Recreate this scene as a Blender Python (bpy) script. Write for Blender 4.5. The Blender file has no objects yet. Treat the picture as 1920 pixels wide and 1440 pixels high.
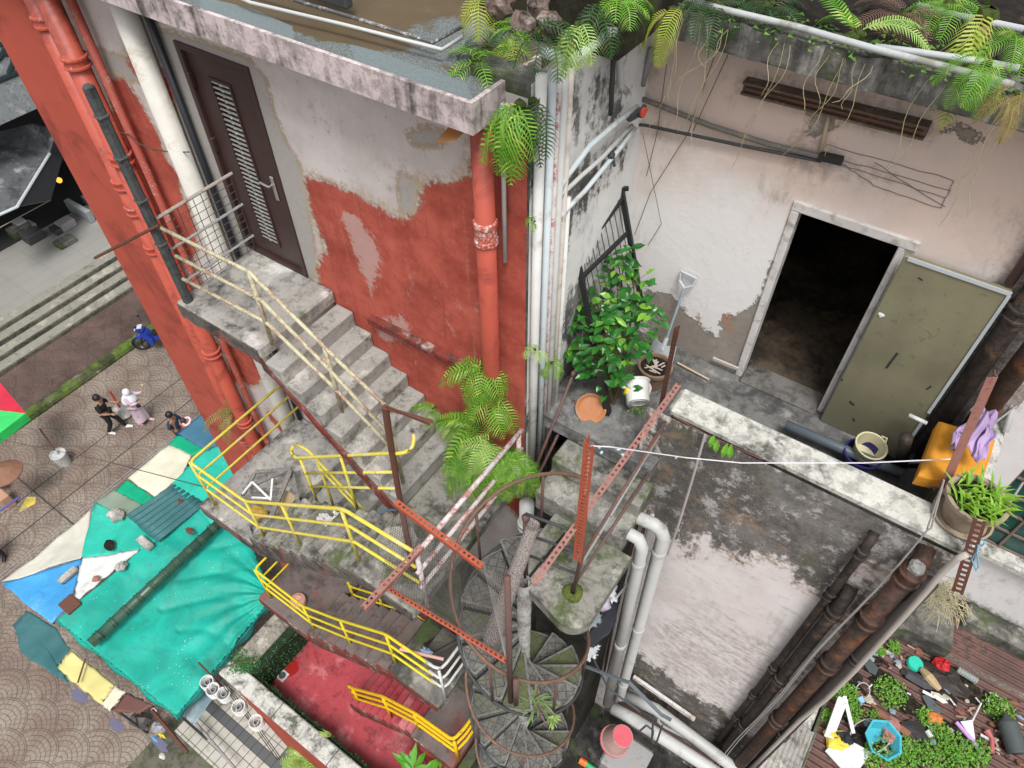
import bpy, math, random
import numpy as np
from mathutils import Vector, Matrix
random.seed(7)
RNG = np.random.default_rng(7)
R = math.radians
S = bpy.context.scene
COL = S.collection
# ---------------------------------------------------------------- camera
# world axes: +x runs along the red facade, +y into the block, +z up; street level z = 0 (OFF lifts eye-centred heights)
H = 17.5
OFF = Vector((0, 0, H))
FPX = 1342.0; PIT = R(48.95); ROLL = R(-0.57); YAW = R(55.1)

def eye(X, Y, F):
    X, Y = X*math.cos(ROLL) + Y*math.sin(ROLL), -X*math.sin(ROLL) + Y*math.cos(ROLL)
    c, s = math.cos(PIT), math.sin(PIT)
    a, b, z = X, F*c - Y*s, -F*s - Y*c
    sy, cy = math.sin(YAW), math.cos(YAW)
    return Vector((a*sy - b*cy, a*cy + b*sy, z))

def at(px, py, ax, val):
    """the point of the plane  axis = val  seen at this place of the photograph (eye-centred metres)"""
    r = eye(px-960, py-720, FPX); i = 'xyz'.index(ax)
    return r * (val / r[i])

cam = bpy.data.cameras.new('camera'); cam_o = bpy.data.objects.new('camera', cam); COL.objects.link(cam_o)
rx, ry, rz = eye(1, 0, 0), eye(0, -1, 0), eye(0, 0, -1)
m = Matrix((rx, ry, rz)).transposed().to_4x4(); m.translation = OFF
cam_o.matrix_world = m
cam.sensor_width = 36; cam.lens = 36*FPX/1920; cam.clip_start = .05; cam.clip_end = 400
S.camera = cam_o
# ---------------------------------------------------------------- light: bright overcast
SUN_EL, SUN_AZ = R(64), R(140)          # azimuth measured from +y towards +x
w = bpy.data.worlds.new('World'); S.world = w; w.use_nodes = True
nt = w.node_tree; bg = nt.nodes['Background']
sky = nt.nodes.new('ShaderNodeTexSky'); sky.sky_type = 'NISHITA'; sky.sun_disc = False
sky.sun_elevation = SUN_EL; sky.sun_rotation = SUN_AZ; sky.dust_density = 4; sky.air_density = 1.2; sky.ozone_density = 1
hs = nt.nodes.new('ShaderNodeHueSaturation'); hs.inputs['Saturation'].default_value = .22   # cloud cover: nearly grey light
nt.links.new(sky.outputs[0], hs.inputs['Color']); nt.links.new(hs.outputs[0], bg.inputs[0]); bg.inputs[1].default_value = .122
sl = bpy.data.lights.new('sun', 'SUN'); sl.energy = 1.75; sl.angle = R(17); sl.color = (1, .97, .93)
so = bpy.data.objects.new('sun', sl); COL.objects.link(so); so.location = (0, 0, 40)
d = Vector((math.sin(SUN_AZ)*math.cos(SUN_EL), math.cos(SUN_AZ)*math.cos(SUN_EL), math.sin(SUN_EL)))
so.rotation_euler = d.to_track_quat('Z', 'Y').to_euler()
S.view_settings.view_transform = 'Standard'; S.view_settings.look = 'None'; S.view_settings.gamma = 1
S.view_settings.exposure = .56
S.render.engine = 'CYCLES'
try:
    S.cycles.max_bounces = 5; S.cycles.diffuse_bounces = 2; S.cycles.glossy_bounces = 2; S.cycles.transparent_max_bounces = 8
    S.cycles.use_adaptive_sampling = True; S.cycles.use_denoising = True
except Exception: pass

# ---------------------------------------------------------------- mesh collector
def vec(p): return Vector((float(p[0]), float(p[1]), float(p[2])))

class MB:
    def __init__(s): s.v = []; s.f = []
    def add(s, vs, fs):
        n = len(s.v); s.v += [tuple(q) for q in vs]; s.f += [tuple(i+n for i in f) for f in fs]; return s
    def box(s, a, b):
        x0, y0, z0 = [min(p, q) for p, q in zip(a, b)]; x1, y1, z1 = [max(p, q) for p, q in zip(a, b)]
        return s.add([(x0,y0,z0),(x1,y0,z0),(x1,y1,z0),(x0,y1,z0),(x0,y0,z1),(x1,y0,z1),(x1,y1,z1),(x0,y1,z1)],
                     [(0,3,2,1),(4,5,6,7),(0,1,5,4),(1,2,6,5),(2,3,7,6),(3,0,4,7)])
    def bbox(s, a, b, c=.01):
        """box with chamfered edges"""
        x0, y0, z0 = [min(p, q) for p, q in zip(a, b)]; x1, y1, z1 = [max(p, q) for p, q in zip(a, b)]
        c = min(c, (x1-x0)*.45, (y1-y0)*.45, (z1-z0)*.45)
        ring = lambda i, z: [(x0+i,y0,z),(x1-i,y0,z),(x1,y0+i,z),(x1,y1-i,z),(x1-i,y1,z),(x0+i,y1,z),(x0,y1-i,z),(x0,y0+i,z)]
        inn = lambda z: [(x0+c,y0+c,z),(x1-c,y0+c,z),(x1-c,y1-c,z),(x0+c,y1-c,z)]
        V = inn(z0) + ring(c, z0+c) + ring(c, z1-c) + inn(z1)
        F = [(0,3,2,1),(20,21,22,23)]
        for i in range(8): F.append((4+i, 4+(i+1)%8, 12+(i+1)%8, 12+i))
        for k in range(4):
            F.append((k, (k+1)%4, 4+2*k+1, 4+2*k)) ; F.append(((k+1)%4, 4+(2*k+2)%8, 4+2*k+1))
            F.append((20+k, 12+2*k, 12+2*k+1, 20+(k+1)%4)); F.append((20+(k+1)%4, 12+2*k+1, 12+(2*k+2)%8))
        return s.add(V, F)
    def bar(s, p, q, w, t, up=(0,0,1)):
        """rectangular bar from p to q, w across, t thick along up"""
        p, q = vec(p), vec(q); d = (q-p).normalized(); u = vec(up); sd = d.cross(u)
        if sd.length < 1e-4: sd = d.cross(Vector((1,0,0)))
        sd.normalize(); u = sd.cross(d).normalized(); a, b = sd*w/2, u*t/2
        V = [p-a-b, p+a-b, p+a+b, p-a+b, q-a-b, q+a-b, q+a+b, q-a+b]
        return s.add(V, [(0,1,2,3),(7,6,5,4),(0,4,5,1),(1,5,6,2),(2,6,7,3),(3,7,4,0)])
    def tube(s, pts, r, n=8, cap=True, closed=False):
        P = [vec(p) for p in pts]; rs = r if hasattr(r, '__len__') else [r]*len(P)
        m = len(P); base = len(s.v); prev = None
        for i, p in enumerate(P):
            if closed: t = (P[(i+1) % m] - P[i-1])
            else: t = (P[min(i+1, m-1)] - P[max(i-1, 0)])
            t = t.normalized() if t.length > 1e-9 else Vector((0,0,1))
            if prev is None:
                a = Vector((0,0,1)) if abs(t.z) < .9 else Vector((1,0,0)); prev = t.cross(a).normalized()
            u = prev - t*prev.dot(t)
            u = u.normalized() if u.length > 1e-6 else t.orthogonal().normalized()
            prev = u; v = t.cross(u)
            for k in range(n):
                a = 2*math.pi*k/n; s.v.append(tuple(p + (u*math.cos(a) + v*math.sin(a))*rs[i]))
        L = m if closed else m-1
        for i in range(L):
            a, b = base+i*n, base+((i+1) % m)*n
            for k in range(n): s.f.append((a+k, a+(k+1)%n, b+(k+1)%n, b+k))
        if cap and not closed:
            s.f.append(tuple(base+k for k in range(n))[::-1]); s.f.append(tuple(base+(m-1)*n+k for k in range(n)))
        return s
    def lathe(s, c, prof, n=20, axis=(0,0,1), wob=0):
        """profile [(radius, height)...] turned round the axis through c"""
        c = vec(c); z = vec(axis).normalized(); x = z.orthogonal().normalized(); y = z.cross(x); b = len(s.v)
        for r, h in prof:
            for k in range(n):
                a = 2*math.pi*k/n; rr = r*(1+wob*math.sin(3*a+h*9)); s.v.append(tuple(c + z*h + (x*math.cos(a)+y*math.sin(a))*rr))
        for i in range(len(prof)-1):
            for k in range(n): s.f.append((b+i*n+k, b+i*n+(k+1)%n, b+(i+1)*n+(k+1)%n, b+(i+1)*n+k))
        return s
    def prism(s, poly, a, b, plane='xy'):
        """polygon (2-D) swept between a and b along the third axis"""
        def mk(p, h): return {'xy': (p[0], p[1], h), 'xz': (p[0], h, p[1]), 'yz': (h, p[0], p[1])}[plane]
        n = len(poly); V = [mk(p, a) for p in poly] + [mk(p, b) for p in poly]
        return s.add(V, [tuple(range(n))[::-1], tuple(range(n, 2*n))] + [(i, (i+1)%n, n+(i+1)%n, n+i) for i in range(n)])
    def blob(s, c, r, n=10, jit=.2, seed=0, flat=1):
        rg = random.Random(seed); V = []; F = []; m = max(4, n//2)
        c = vec(c); r = (r, r, r) if not hasattr(r, '__len__') else r
        for i in range(m+1):
            ph = math.pi*i/m
            for k in range(n):
                a = 2*math.pi*k/n; j = 1+rg.uniform(-jit, jit)
                V.append((c.x+r[0]*math.sin(ph)*math.cos(a)*j, c.y+r[1]*math.sin(ph)*math.sin(a)*j, c.z+r[2]*math.cos(ph)*j*flat))
        for i in range(m):
            for k in range(n): F.append((i*n+k, (i+1)*n+k, (i+1)*n+(k+1)%n, i*n+(k+1)%n))
        return s.add(V, F)
    def sheet(s, fn, nu, nv):
        b = len(s.v)
        for j in range(nv+1):
            for i in range(nu+1): s.v.append(tuple(fn(i/nu, j/nv)))
        for j in range(nv):
            for i in range(nu):
                a = b+j*(nu+1)+i; s.f.append((a, a+1, a+nu+2, a+nu+1))
        return s

BASE = {}
def _name(n): return n
def link(name, mesh): o = bpy.data.objects.new(name, mesh); COL.objects.link(o); return o

def obj(name, B, mat, parent=None, smooth=False, base=None, attr=None, thick=0):
    V = np.array(B.v, dtype=float)
    if parent is not None: base = BASE[parent.name]
    elif base is None: base = Vector((V[:,0].mean(), V[:,1].mean(), V[:,2].min()))
    base = vec(base)
    me = bpy.data.meshes.new(name); me.from_pydata((V-np.array(base)).tolist(), [], B.f); me.update()
    if smooth: me.polygons.foreach_set('use_smooth', [True]*len(me.polygons))
    mats = mat if isinstance(mat, (list, tuple)) else [mat]
    for mm in mats: me.materials.append(mm)
    if attr is not None:
        ca = me.color_attributes.new('m', 'FLOAT_COLOR', 'POINT')
        A = np.ones((len(V), 4)); A[:, :attr.shape[1]] = attr; ca.data.foreach_set('color', A.ravel())
    o = link(name, me); BASE[o.name] = base
    if parent is not None: o.parent = parent
    else: o.location = base + OFF
    if thick:
        md = o.modifiers.new('thick', 'SOLIDIFY'); md.thickness = thick; md.offset = 0
    return o

def tag(o, label, cat=None, group=None):
    o['label'] = label
    if cat: o['category'] = cat; o['kind'] = 'thing'
    if group: o['group'] = group
    return o
def thing(name, label, cat, base, group=None):
    o = link(name, None); o.empty_display_size = .1; BASE[o.name] = vec(base); o.location = vec(base)+OFF
    return tag(o, label, cat, group)
def structure(name, B, mat, **k):
    o = obj(name, B, mat, **k); o['kind'] = 'structure'; return o
def stuff(o): o['kind'] = 'stuff'; return o
def copy_tree(o, loc, rz=0, label=None, scale=1, parent=None):
    c = o.copy(); COL.objects.link(c)
    if parent is None:
        c.location = vec(loc)+OFF; c.rotation_euler = (0, 0, rz); c.scale = (scale,)*3
        if label: c['label'] = label
        BASE[c.name] = vec(loc)
    else: c.parent = parent
    for ch in [q for q in S.objects if q.parent == o]: copy_tree(ch, None, parent=c)
    return c
# ---------------------------------------------------------------- node helpers
class X:
    """a shader value that can be added, multiplied ... ; makes the math nodes"""
    def __init__(s, t, sock): s.t, s.s = t, sock
    def _m(s, op, *a):
        n = s.t.nodes.new('ShaderNodeMath'); n.operation = op
        for i, q in enumerate((s,)+a):
            if isinstance(q, X): s.t.links.new(q.s, n.inputs[i])
            else: n.inputs[i].default_value = q
        return X(s.t, n.outputs[0])
    def __add__(s, o): return s._m('ADD', o)
    __radd__ = __add__
    def __sub__(s, o): return s._m('SUBTRACT', o)
    def __rsub__(s, o): return (s*-1)+o
    def __mul__(s, o): return s._m('MULTIPLY', o)
    __rmul__ = __mul__
    def __truediv__(s, o): return s._m('DIVIDE', o)
    def f(s, op, *a): return s._m(op, *a)
    def clamp(s): return s.f('MAXIMUM', 0.).f('MINIMUM', 1.)
    def step(s, a, b):
        n = s.t.nodes.new('ShaderNodeMapRange'); n.interpolation_type = 'SMOOTHSTEP'
        s.t.links.new(s.s, n.inputs[0]); n.inputs[1].default_value = a; n.inputs[2].default_value = b
        return X(s.t, n.outputs[0])

class Mat:
    def __init__(s, name, rough=.85, spec=.3, metal=0):
        s.m = bpy.data.materials.new(name); s.m.use_nodes = True; s.t = s.m.node_tree
        s.b = s.t.nodes['Principled BSDF']; s.b.inputs['Roughness'].default_value = rough
        s.b.inputs['Specular IOR Level'].default_value = spec; s.b.inputs['Metallic'].default_value = metal
        s.tc = s.t.nodes.new('ShaderNodeTexCoord'); s.o = s.tc.outputs['Object']; s.hs = []
    def map(s, sc=(1,1,1), rot=(0,0,0), loc=(0,0,0), src=None):
        n = s.t.nodes.new('ShaderNodeMapping'); s.t.links.new(src or s.o, n.inputs[0])
        n.inputs['Scale'].default_value = sc; n.inputs['Rotation'].default_value = rot; n.inputs['Location'].default_value = loc
        return n.outputs[0]
    def noise(s, scale, detail=5, rough=.6, v=None, dist=0):
        n = s.t.nodes.new('ShaderNodeTexNoise'); n.inputs['Scale'].default_value = scale; n.inputs['Detail'].default_value = detail
        n.inputs['Roughness'].default_value = rough; n.inputs['Distortion'].default_value = dist
        s.t.links.new(v or s.o, n.inputs['Vector']); return X(s.t, n.outputs['Fac'])
    def vor(s, scale, feat='F1', v=None, out='Distance'):
        n = s.t.nodes.new('ShaderNodeTexVoronoi'); n.inputs['Scale'].default_value = scale; n.feature = feat
        s.t.links.new(v or s.o, n.inputs['Vector']); return X(s.t, n.outputs[out])
    def xyz(s, v=None):
        n = s.t.nodes.new('ShaderNodeSeparateXYZ'); s.t.links.new(v or s.o, n.inputs[0]); return [X(s.t, q) for q in n.outputs]
    def attr(s):
        n = s.t.nodes.new('ShaderNodeAttribute'); n.attribute_name = 'm'
        q = s.t.nodes.new('ShaderNodeSeparateColor'); s.t.links.new(n.outputs['Color'], q.inputs[0]); return [X(s.t, o) for o in q.outputs]
    def mix(s, fac, a, b):
        n = s.t.nodes.new('ShaderNodeMix'); n.data_type = 'RGBA'
        for q, i in ((fac, 0), (a, 6), (b, 7)):
            if isinstance(q, X): s.t.links.new(q.s, n.inputs[i])
            elif isinstance(q, bpy.types.NodeSocket): s.t.links.new(q, n.inputs[i])
            else: n.inputs[i].default_value = (*q, 1) if hasattr(q, '__len__') else q
        return n.outputs[2]
    def col(s, c):
        if isinstance(c, bpy.types.NodeSocket): s.t.links.new(c, s.b.inputs['Base Color'])
        else: s.b.inputs['Base Color'].default_value = (*c, 1)
        return s
    def bump(s, h, st=.3, dist=.02):
        n = s.t.nodes.new('ShaderNodeBump'); n.inputs['Strength'].default_value = st; n.inputs['Distance'].default_value = dist
        s.t.links.new(h.s, n.inputs['Height']); s.t.links.new(n.outputs[0], s.b.inputs['Normal']); return s
    def rough(s, x): s.t.links.new(x.s, s.b.inputs['Roughness']); return s
    def rnd(s):
        n = s.t.nodes.new('ShaderNodeObjectInfo'); return X(s.t, n.outputs['Random'])
    def isl(s):
        n = s.t.nodes.new('ShaderNodeNewGeometry'); return X(s.t, n.outputs['Random Per Island'])

def plain(name, c, rough=.5, spec=.4, metal=0, var=.15, scale=6, dirt=None, damt=.5):
    M = Mat(name, rough, spec, metal)
    n = M.noise(scale, 4)
    k = [max(0, q*(1-var)) for q in c]; l = [min(1, q*(1+var)) for q in c]
    out = M.mix(n, k, l)
    if dirt:
        g = M.noise(scale*.6, 8, .7, dist=.5).step(.62-damt*.3, .75-damt*.2)
        out = M.mix(g*.85, out, dirt)
    M.col(out); M.bump(n, .12, .01); return M.m

def weather(name, base, dark=(.045,.042,.038), amt=.5, scale=1.6, streak=0., moss=0., mosscol=(.055,.085,.02), light=None, rough=.88, bump=.35, spots=.3):
    """rough mineral surface with mould, run-off streaks, moss and pale worn patches"""
    if max(base) < .5: base = [q*.86 for q in base]; light = [q*.95 for q in light] if light else None
    M = Mat(name, rough, .2)
    n1 = M.noise(scale, 9, .65, dist=.4); n2 = M.noise(scale*7, 6, .7); n3 = M.noise(40, 3, .7)
    g = n1*.62 + n2*.3 + n3*.08
    if streak:
        sx = M.noise(1, 5, .65, v=M.map((9, 9, .7)))
        g = g*(1-streak) + sx*streak
    c = M.mix((n2*.6+n3*.4).step(.3, .7), [q*.82 for q in base], [min(1, q*1.12) for q in base])
    if light: c = M.mix(M.noise(scale*1.3, 7, .7, v=M.map(loc=(3.3, 1.7, 8))).step(.52, .66), c, light)
    th = .64 - amt*.28
    c = M.mix(g.step(th-.03, th+.10)*.95, c, dark)
    c = M.mix((M.noise(scale*3.1, 9, .78, v=M.map(loc=(1, 5, 2)), dist=.3)).step(th-.02, th+.08)*.55, c, [q*.3 for q in base])
    c = M.mix(M.noise(scale*14, 4, .7).step(.6, .72)*spots, c, [q*.35 for q in base])
    if moss:
        gm = M.noise(scale*.9, 8, .7, v=M.map(loc=(7, 3, 1)), dist=.6) * .8 + n2*.2
        c = M.mix(gm.step(.62-moss*.25, .74-moss*.22)*.85, c, mosscol)
    M.col(c); M.bump(n2*.5+n3*.3+n1*.4, bump, .03); return M.m

def rusty(name, paint, rust=(.16,.06,.03), amt=.5, rough=.6, holes=False):
    M = Mat(name, rough, .3)
    n = M.noise(7, 9, .78); n2 = M.noise(45, 4, .7)
    g = n*.65+n2*.35
    c = M.mix(n2, [q*.8 for q in paint], [min(1, q*1.15) for q in paint])
    c = M.mix(g.step(.66-amt*.3, .72-amt*.24), c, M.mix(n2, [q*.6 for q in rust], [min(1, q*1.3) for q in rust]))
    c = M.mix((M.noise(19, 5, .75, v=M.map(loc=(3, 3, 3)))).step(.60, .66)*.8, c, [q*.45 for q in rust])
    M.col(c); M.bump(g, .3, .01); return M.m

def leafy(name, c1, c2, c3=None, trans=.25, rough=.45):
    M = Mat(name, rough, .4)
    i = M.isl(); n = M.noise(2.5, 3)
    c = M.mix((i*.6+n*.5-.1).clamp(), c1, c2)
    if c3: c = M.mix(i.step(.8, .95), c, c3)
    M.col(c)
    t = M.t; tr = t.nodes.new('ShaderNodeBsdfTranslucent'); mx = t.nodes.new('ShaderNodeMixShader'); mx.inputs[0].default_value = trans
    t.links.new(c, tr.inputs[0]); t.links.new(M.b.outputs[0], mx.inputs[1]); t.links.new(tr.outputs[0], mx.inputs[2])
    t.links.new(mx.outputs[0], t.nodes['Material Output'].inputs[0]); return M.m

# ---------------------------------------------------------------- wear masks: signed distance to outlines on a wall
def sdist(P, poly):
    P = np.asarray(P, float); V = np.asarray(poly, float); n = len(V)
    d = np.full(len(P), 1e9); ins = np.zeros(len(P), bool)
    for i in range(n):
        a, b = V[i], V[(i+1) % n]; e = b-a; w_ = P-a
        t = np.clip((w_@e)/max(e@e, 1e-12), 0, 1); q = w_-t[:, None]*e; d = np.minimum(d, (q*q).sum(1))
        c = ((a[1] > P[:,1]) != (b[1] > P[:,1]))
        xi = a[0] + (P[:,1]-a[1])*(b[0]-a[0])/((b[1]-a[1]) if b[1] != a[1] else 1e-12)
        ins ^= c & (P[:,0] < xi)
    d = np.sqrt(d); return np.where(ins, d, -d)
def smask(P, polys, lim=.6):
    if not polys: return np.full(len(P), -lim)
    return np.clip(np.max([sdist(P, q) for q in polys], axis=0), -lim, lim)

def wall_grid(axis, val, u0, u1, z0, z1, res, holes=(), polys=([], [], []), flip=False, skew=None):
    """gridded wall in plane axis=val over (u,z); outlines become three signed-distance channels"""
    us = set(np.linspace(u0, u1, max(2, int(round((u1-u0)/res))+1)).round(4)); zs = set(np.linspace(z0, z1, max(2, int(round((z1-z0)/res))+1)).round(4))
    for h in holes:
        us |= {round(h[0], 4), round(h[1], 4)}; zs |= {round(h[2], 4), round(h[3], 4)}
    us = np.array(sorted(us)); zs = np.array(sorted(zs)); nu, nz = len(us), len(zs)
    U, Z = np.meshgrid(us, zs); P = np.stack([U.ravel(), Z.ravel()], 1)
    A = np.stack([smask(P, q)+.5 for q in polys], 1)
    B = MB()
    o = np.full(len(P), val)
    V = np.stack([P[:,0], o, P[:,1]], 1) if axis == 'y' else np.stack([o, P[:,0], P[:,1]], 1) if axis == 'x' else np.stack([P[:,0], P[:,1], o], 1)
    B.v = [tuple(q) for q in V]
    for j in range(nz-1):
        for i in range(nu-1):
            uc, zc = (us[i]+us[i+1])/2, (zs[j]+zs[j+1])/2
            if any(h[0] < uc < h[1] and h[2] < zc < h[3] for h in holes): continue
            a = j*nu+i; q = (a, a+1, a+nu+1, a+nu); B.f.append(q[::-1] if flip else q)
    return B, A
def px(axis, val, pts):
    """outline traced from the photograph onto a plane, as 2-D wall coordinates"""
    out = []
    for p in pts:
        q = at(p[0], p[1], axis, val); out.append({'y': (q.x, q.z), 'x': (q.y, q.z), 'z': (q.x, q.y)}[axis])
    return out
G = -17.5
# ---------------------------------------------------------------- materials of the place
def mat_redwall():
    M = Mat('peeling_red_paint', .8, .25)
    r, g, b = M.attr()
    n = M.noise(5, 8, .7, dist=.6); n2 = M.noise(22, 6, .7); st = M.noise(1, 5, .6, v=M.map((16, 16, .9))); n3 = M.noise(70, 3, .7)
    d = (r-.5) + (n-.5)*.22 + (n2-.5)*.20 + (st-.5)*.06
    k = (g-.5) + (n-.5)*.12 + (n2-.5)*.03
    blot = M.noise(1.1, 6, .7)
    plaster = M.mix(blot.step(.35, .65), (.50, .44, .42), (.62, .585, .57))
    plaster = M.mix((M.noise(2.3, 8, .75, v=M.map(loc=(4, 4, 1)))).step(.56, .68)*.8, plaster, (.31, .27, .235))
    plaster = M.mix((st*.6+n2*.4).step(.56, .68)*.5, plaster, (.30, .24, .22))
    cement = M.mix(n2, (.30, .28, .26), (.43, .41, .385))
    plaster = M.mix((M.noise(7, 8, .8, v=M.map(loc=(1, 2, 9)))).step(.58, .64)*.5, plaster, (.24, .20, .17))
    base = M.mix(k.step(-.01, .015), plaster, cement)
    base = M.mix((k.f('ABSOLUTE')).step(.035, .012)*.75*(n2.step(.4, .5)), base, (.34, .26, .17))
    red = M.mix(M.noise(2.2, 9, .75).step(.35, .65), (.29, .052, .036), (.48, .11, .075))
    red = M.mix((st*.55+n3*.45).step(.57, .66)*.5, red, (.52, .30, .25)); red = M.mix((M.noise(1, 4, .8, v=M.map((45, 45, 1.6), loc=(2, 2, 2)))).step(.66, .70)*(n.step(.42, .55))*.8, red, (.60, .45, .40)); red = M.mix((M.noise(6, 9, .8, v=M.map(loc=(2, 6, 2)))).step(.58, .66)*.5, red, (.16, .04, .03))
    red = M.mix(st.step(.42, .30)*.35, red, (.16, .03, .02))
    red = M.mix((b-.5+(n-.5)*.35+(n2-.5)*.3).step(-.01, .06)*.7, red, (.50, .36, .33))
    c = M.mix(d.step(-.006, .006), base, red)
    c = M.mix((d+.03).f('ABSOLUTE').step(.07, .0)*.75*(n2.step(.38, .52)), c, (.44, .34, .24)); c = M.mix((d+.012).f('ABSOLUTE').step(.008, .0)*.6, c, (.13, .08, .06))
    c = M.mix((n3*.6+n2*.4).step(.64, .67)*.75, c, (.55, .50, .47))
    c = M.mix((M.noise(3.3, 9, .8, v=M.map((1, 1, .45), loc=(6, 1, 4)))).step(.60, .68)*.45, c, (.52, .36, .32))
    M.col(c); M.bump(n*.5+n2*.3+d.step(-.01, .02)*.5, .5, .02); return M.m

def mat_stained(name, top=(.68,.61,.59), low=(.76,.73,.71), dark=(.045,.042,.038), warm=(.30,.2,.12), spread=.32, scrape=False, fade=None):
    """plaster with black mould inside the outline of channel r, exposed render in g, brick in b"""
    M = Mat(name, .88, .2)
    r, g, b = M.attr(); n = M.noise(2.2, 9, .72, dist=.5); n2 = M.noise(13, 7, .72); n3 = M.noise(60, 3, .7)
    st = M.noise(1, 5, .65, v=M.map((8, 8, .8)))
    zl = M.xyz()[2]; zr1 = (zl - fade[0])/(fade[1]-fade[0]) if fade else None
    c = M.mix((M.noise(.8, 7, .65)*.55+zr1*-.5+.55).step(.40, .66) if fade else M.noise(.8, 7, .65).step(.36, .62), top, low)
    c = M.mix(M.noise(1.7, 9, .75, v=M.map((1.4, 1.4, .7), loc=(5, 2, 2))).step(.55, .70)*.6, c, [q*.5 for q in top])
    c = M.mix((st*.7+n2*.3).step(.57, .72)*.42, c, [q*.48 for q in low])
    kk = (g-.5)+(n-.5)*.34+(n2-.5)*.24
    if scrape:
        sc = M.noise(1, 8, .75, v=M.map((2.5, 2.5, 11), rot=(0, R(28), 0)), dist=1.4)
        c = M.mix((M.noise(1.5, 9, .75, v=M.map(loc=(8, 8, 2)))*.7+st*.3).step(.50, .66)*.5, c, (.30, .275, .255))
        c = M.mix((kk+.05).step(-.1, .2)*(sc*.5+n2*.5).step(.44, .60)*.55, c, M.mix(n, (.17, .13, .11), (.38, .31, .27)))
        c = M.mix((M.noise(1, 8, .75, v=M.map((3, 3, 14), rot=(0, R(35), 0), loc=(4, 4, 4)), dist=.9)).step(.55, .64)*.4, c, (.24, .20, .18)); kk = kk*0-1
    else:
        c = M.mix(kk.step(-.015, .015), c, M.mix(n2, (.17, .15, .13), (.40, .35, .30)))
        c = M.mix(kk.f('ABSOLUTE').step(.02, .0)*.8*n3.step(.4, .6), c, (.07, .06, .05))
    c = M.mix(((b-.5)+(n-.5)*.2+(n2-.5)*.25).step(0, .02)*.85, c, M.mix(n2, (.36, .16, .10), (.45, .28, .2)))
    d = (r-.5) + (n-.5)*spread*2.2 + (n2-.5)*spread*1.3 + (st-.5)*spread*2.0
    c = M.mix((d+.06).step(-.05, .05)*(n2.step(.40, .60))*.7, c, warm)
    c = M.mix(d.step(-.03, .10)*.93, c, M.mix((n2*.6+n3*.4).step(.42, .62), dark, [q*3.6 for q in dark]))
    c = M.mix(d.step(.08, .25)*((M.noise(4, 9, .78, v=M.map(loc=(9, 9, 9)))).step(.51, .60))*.7, c, [q*.72 for q in low]); c = M.mix(d.step(.0, .15)*((M.noise(2.4, 8, .7, v=M.map(loc=(1, 9, 9)))).step(.55, .66))*.6, c, warm)
    c = M.mix(d.step(.05, .2)*((M.noise(3, 6, .7, v=M.map(loc=(2, 9, 5)))).step(.55, .66))*.6, c, (.11, .12, .05))
    c = M.mix((M.noise(1.1, 9, .75, v=M.map(loc=(3, 8, 1)))).step(.50, .66)*.28, c, [q*.6 for q in low])
    c = M.mix((n2*.5+n3*.5).step(.63, .69)*.5, c, [q*.3 for q in low])
    M.col(c); M.bump(n*.5+n2*.35+kk.step(-.01, .02)*-.6, .5, .03); return M.m

red_wall = mat_redwall()
stained = mat_stained('mouldy_plaster')
stained_low = mat_stained('mouldy_scraped_plaster', scrape=True)
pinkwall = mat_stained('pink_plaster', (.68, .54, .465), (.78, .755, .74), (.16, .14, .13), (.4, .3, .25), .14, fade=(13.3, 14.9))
sidewall = mat_stained('white_mouldy_plaster', (.66, .66, .65), (.80, .80, .79), (.03, .03, .03), (.3, .28, .24), .42)
conc = weather('grey_concrete', (.40, .385, .355), amt=.44, moss=.25, light=(.58, .56, .52))
conc_dark = weather('dark_mossy_concrete', (.20, .195, .175), amt=.6, moss=.55, light=(.34, .32, .29))
conc_tread = weather('worn_step_concrete', (.39, .38, .35), amt=.36, moss=.14, light=(.54, .52, .48), scale=2.4)
conc_moss = weather('mossy_step_concrete', (.30, .29, .26), amt=.46, moss=.55, light=(.42, .41, .375), scale=2.2)
floor_red = weather('worn_red_floor', (.185, .15, .14), dark=(.09, .075, .07), amt=.42, light=(.25, .085, .075), scale=1.1, spots=.1)
fascia = weather('mould_streaked_paint', (.62, .53, .525), dark=(.055, .05, .048), amt=.50, scale=2.6, streak=.35, spots=.2)
cap_white = weather('lichen_white_cap', (.56, .555, .51), dark=(.06, .06, .05), amt=.50, scale=2.6, moss=.18, spots=.6)
dark_cap = weather('black_mould_fascia', (.42, .41, .39), dark=(.05, .048, .045), amt=.72, scale=1.8, streak=.3, light=(.56, .54, .52))
red_edge = weather('flaking_red_edge', (.25, .055, .042), dark=(.09, .07, .06), amt=.5, light=(.40, .36, .33), scale=3.5)
soil = weather('dark_soil', (.026, .021, .016), dark=(.012, .01, .008), amt=.6, light=(.06, .045, .03), scale=5)
asphalt_dark = weather('dark_wet_floor', (.085, .08, .076), dark=(.018, .018, .018), amt=.6, moss=.4, light=(.17, .16, .15), scale=2.5)
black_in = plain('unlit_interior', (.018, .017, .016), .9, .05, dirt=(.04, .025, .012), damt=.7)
red_flat = plain('red_painted_render', (.43, .085, .056), .75, .25, var=.16, scale=2.2, dirt=(.25, .05, .035), damt=.45)

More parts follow.
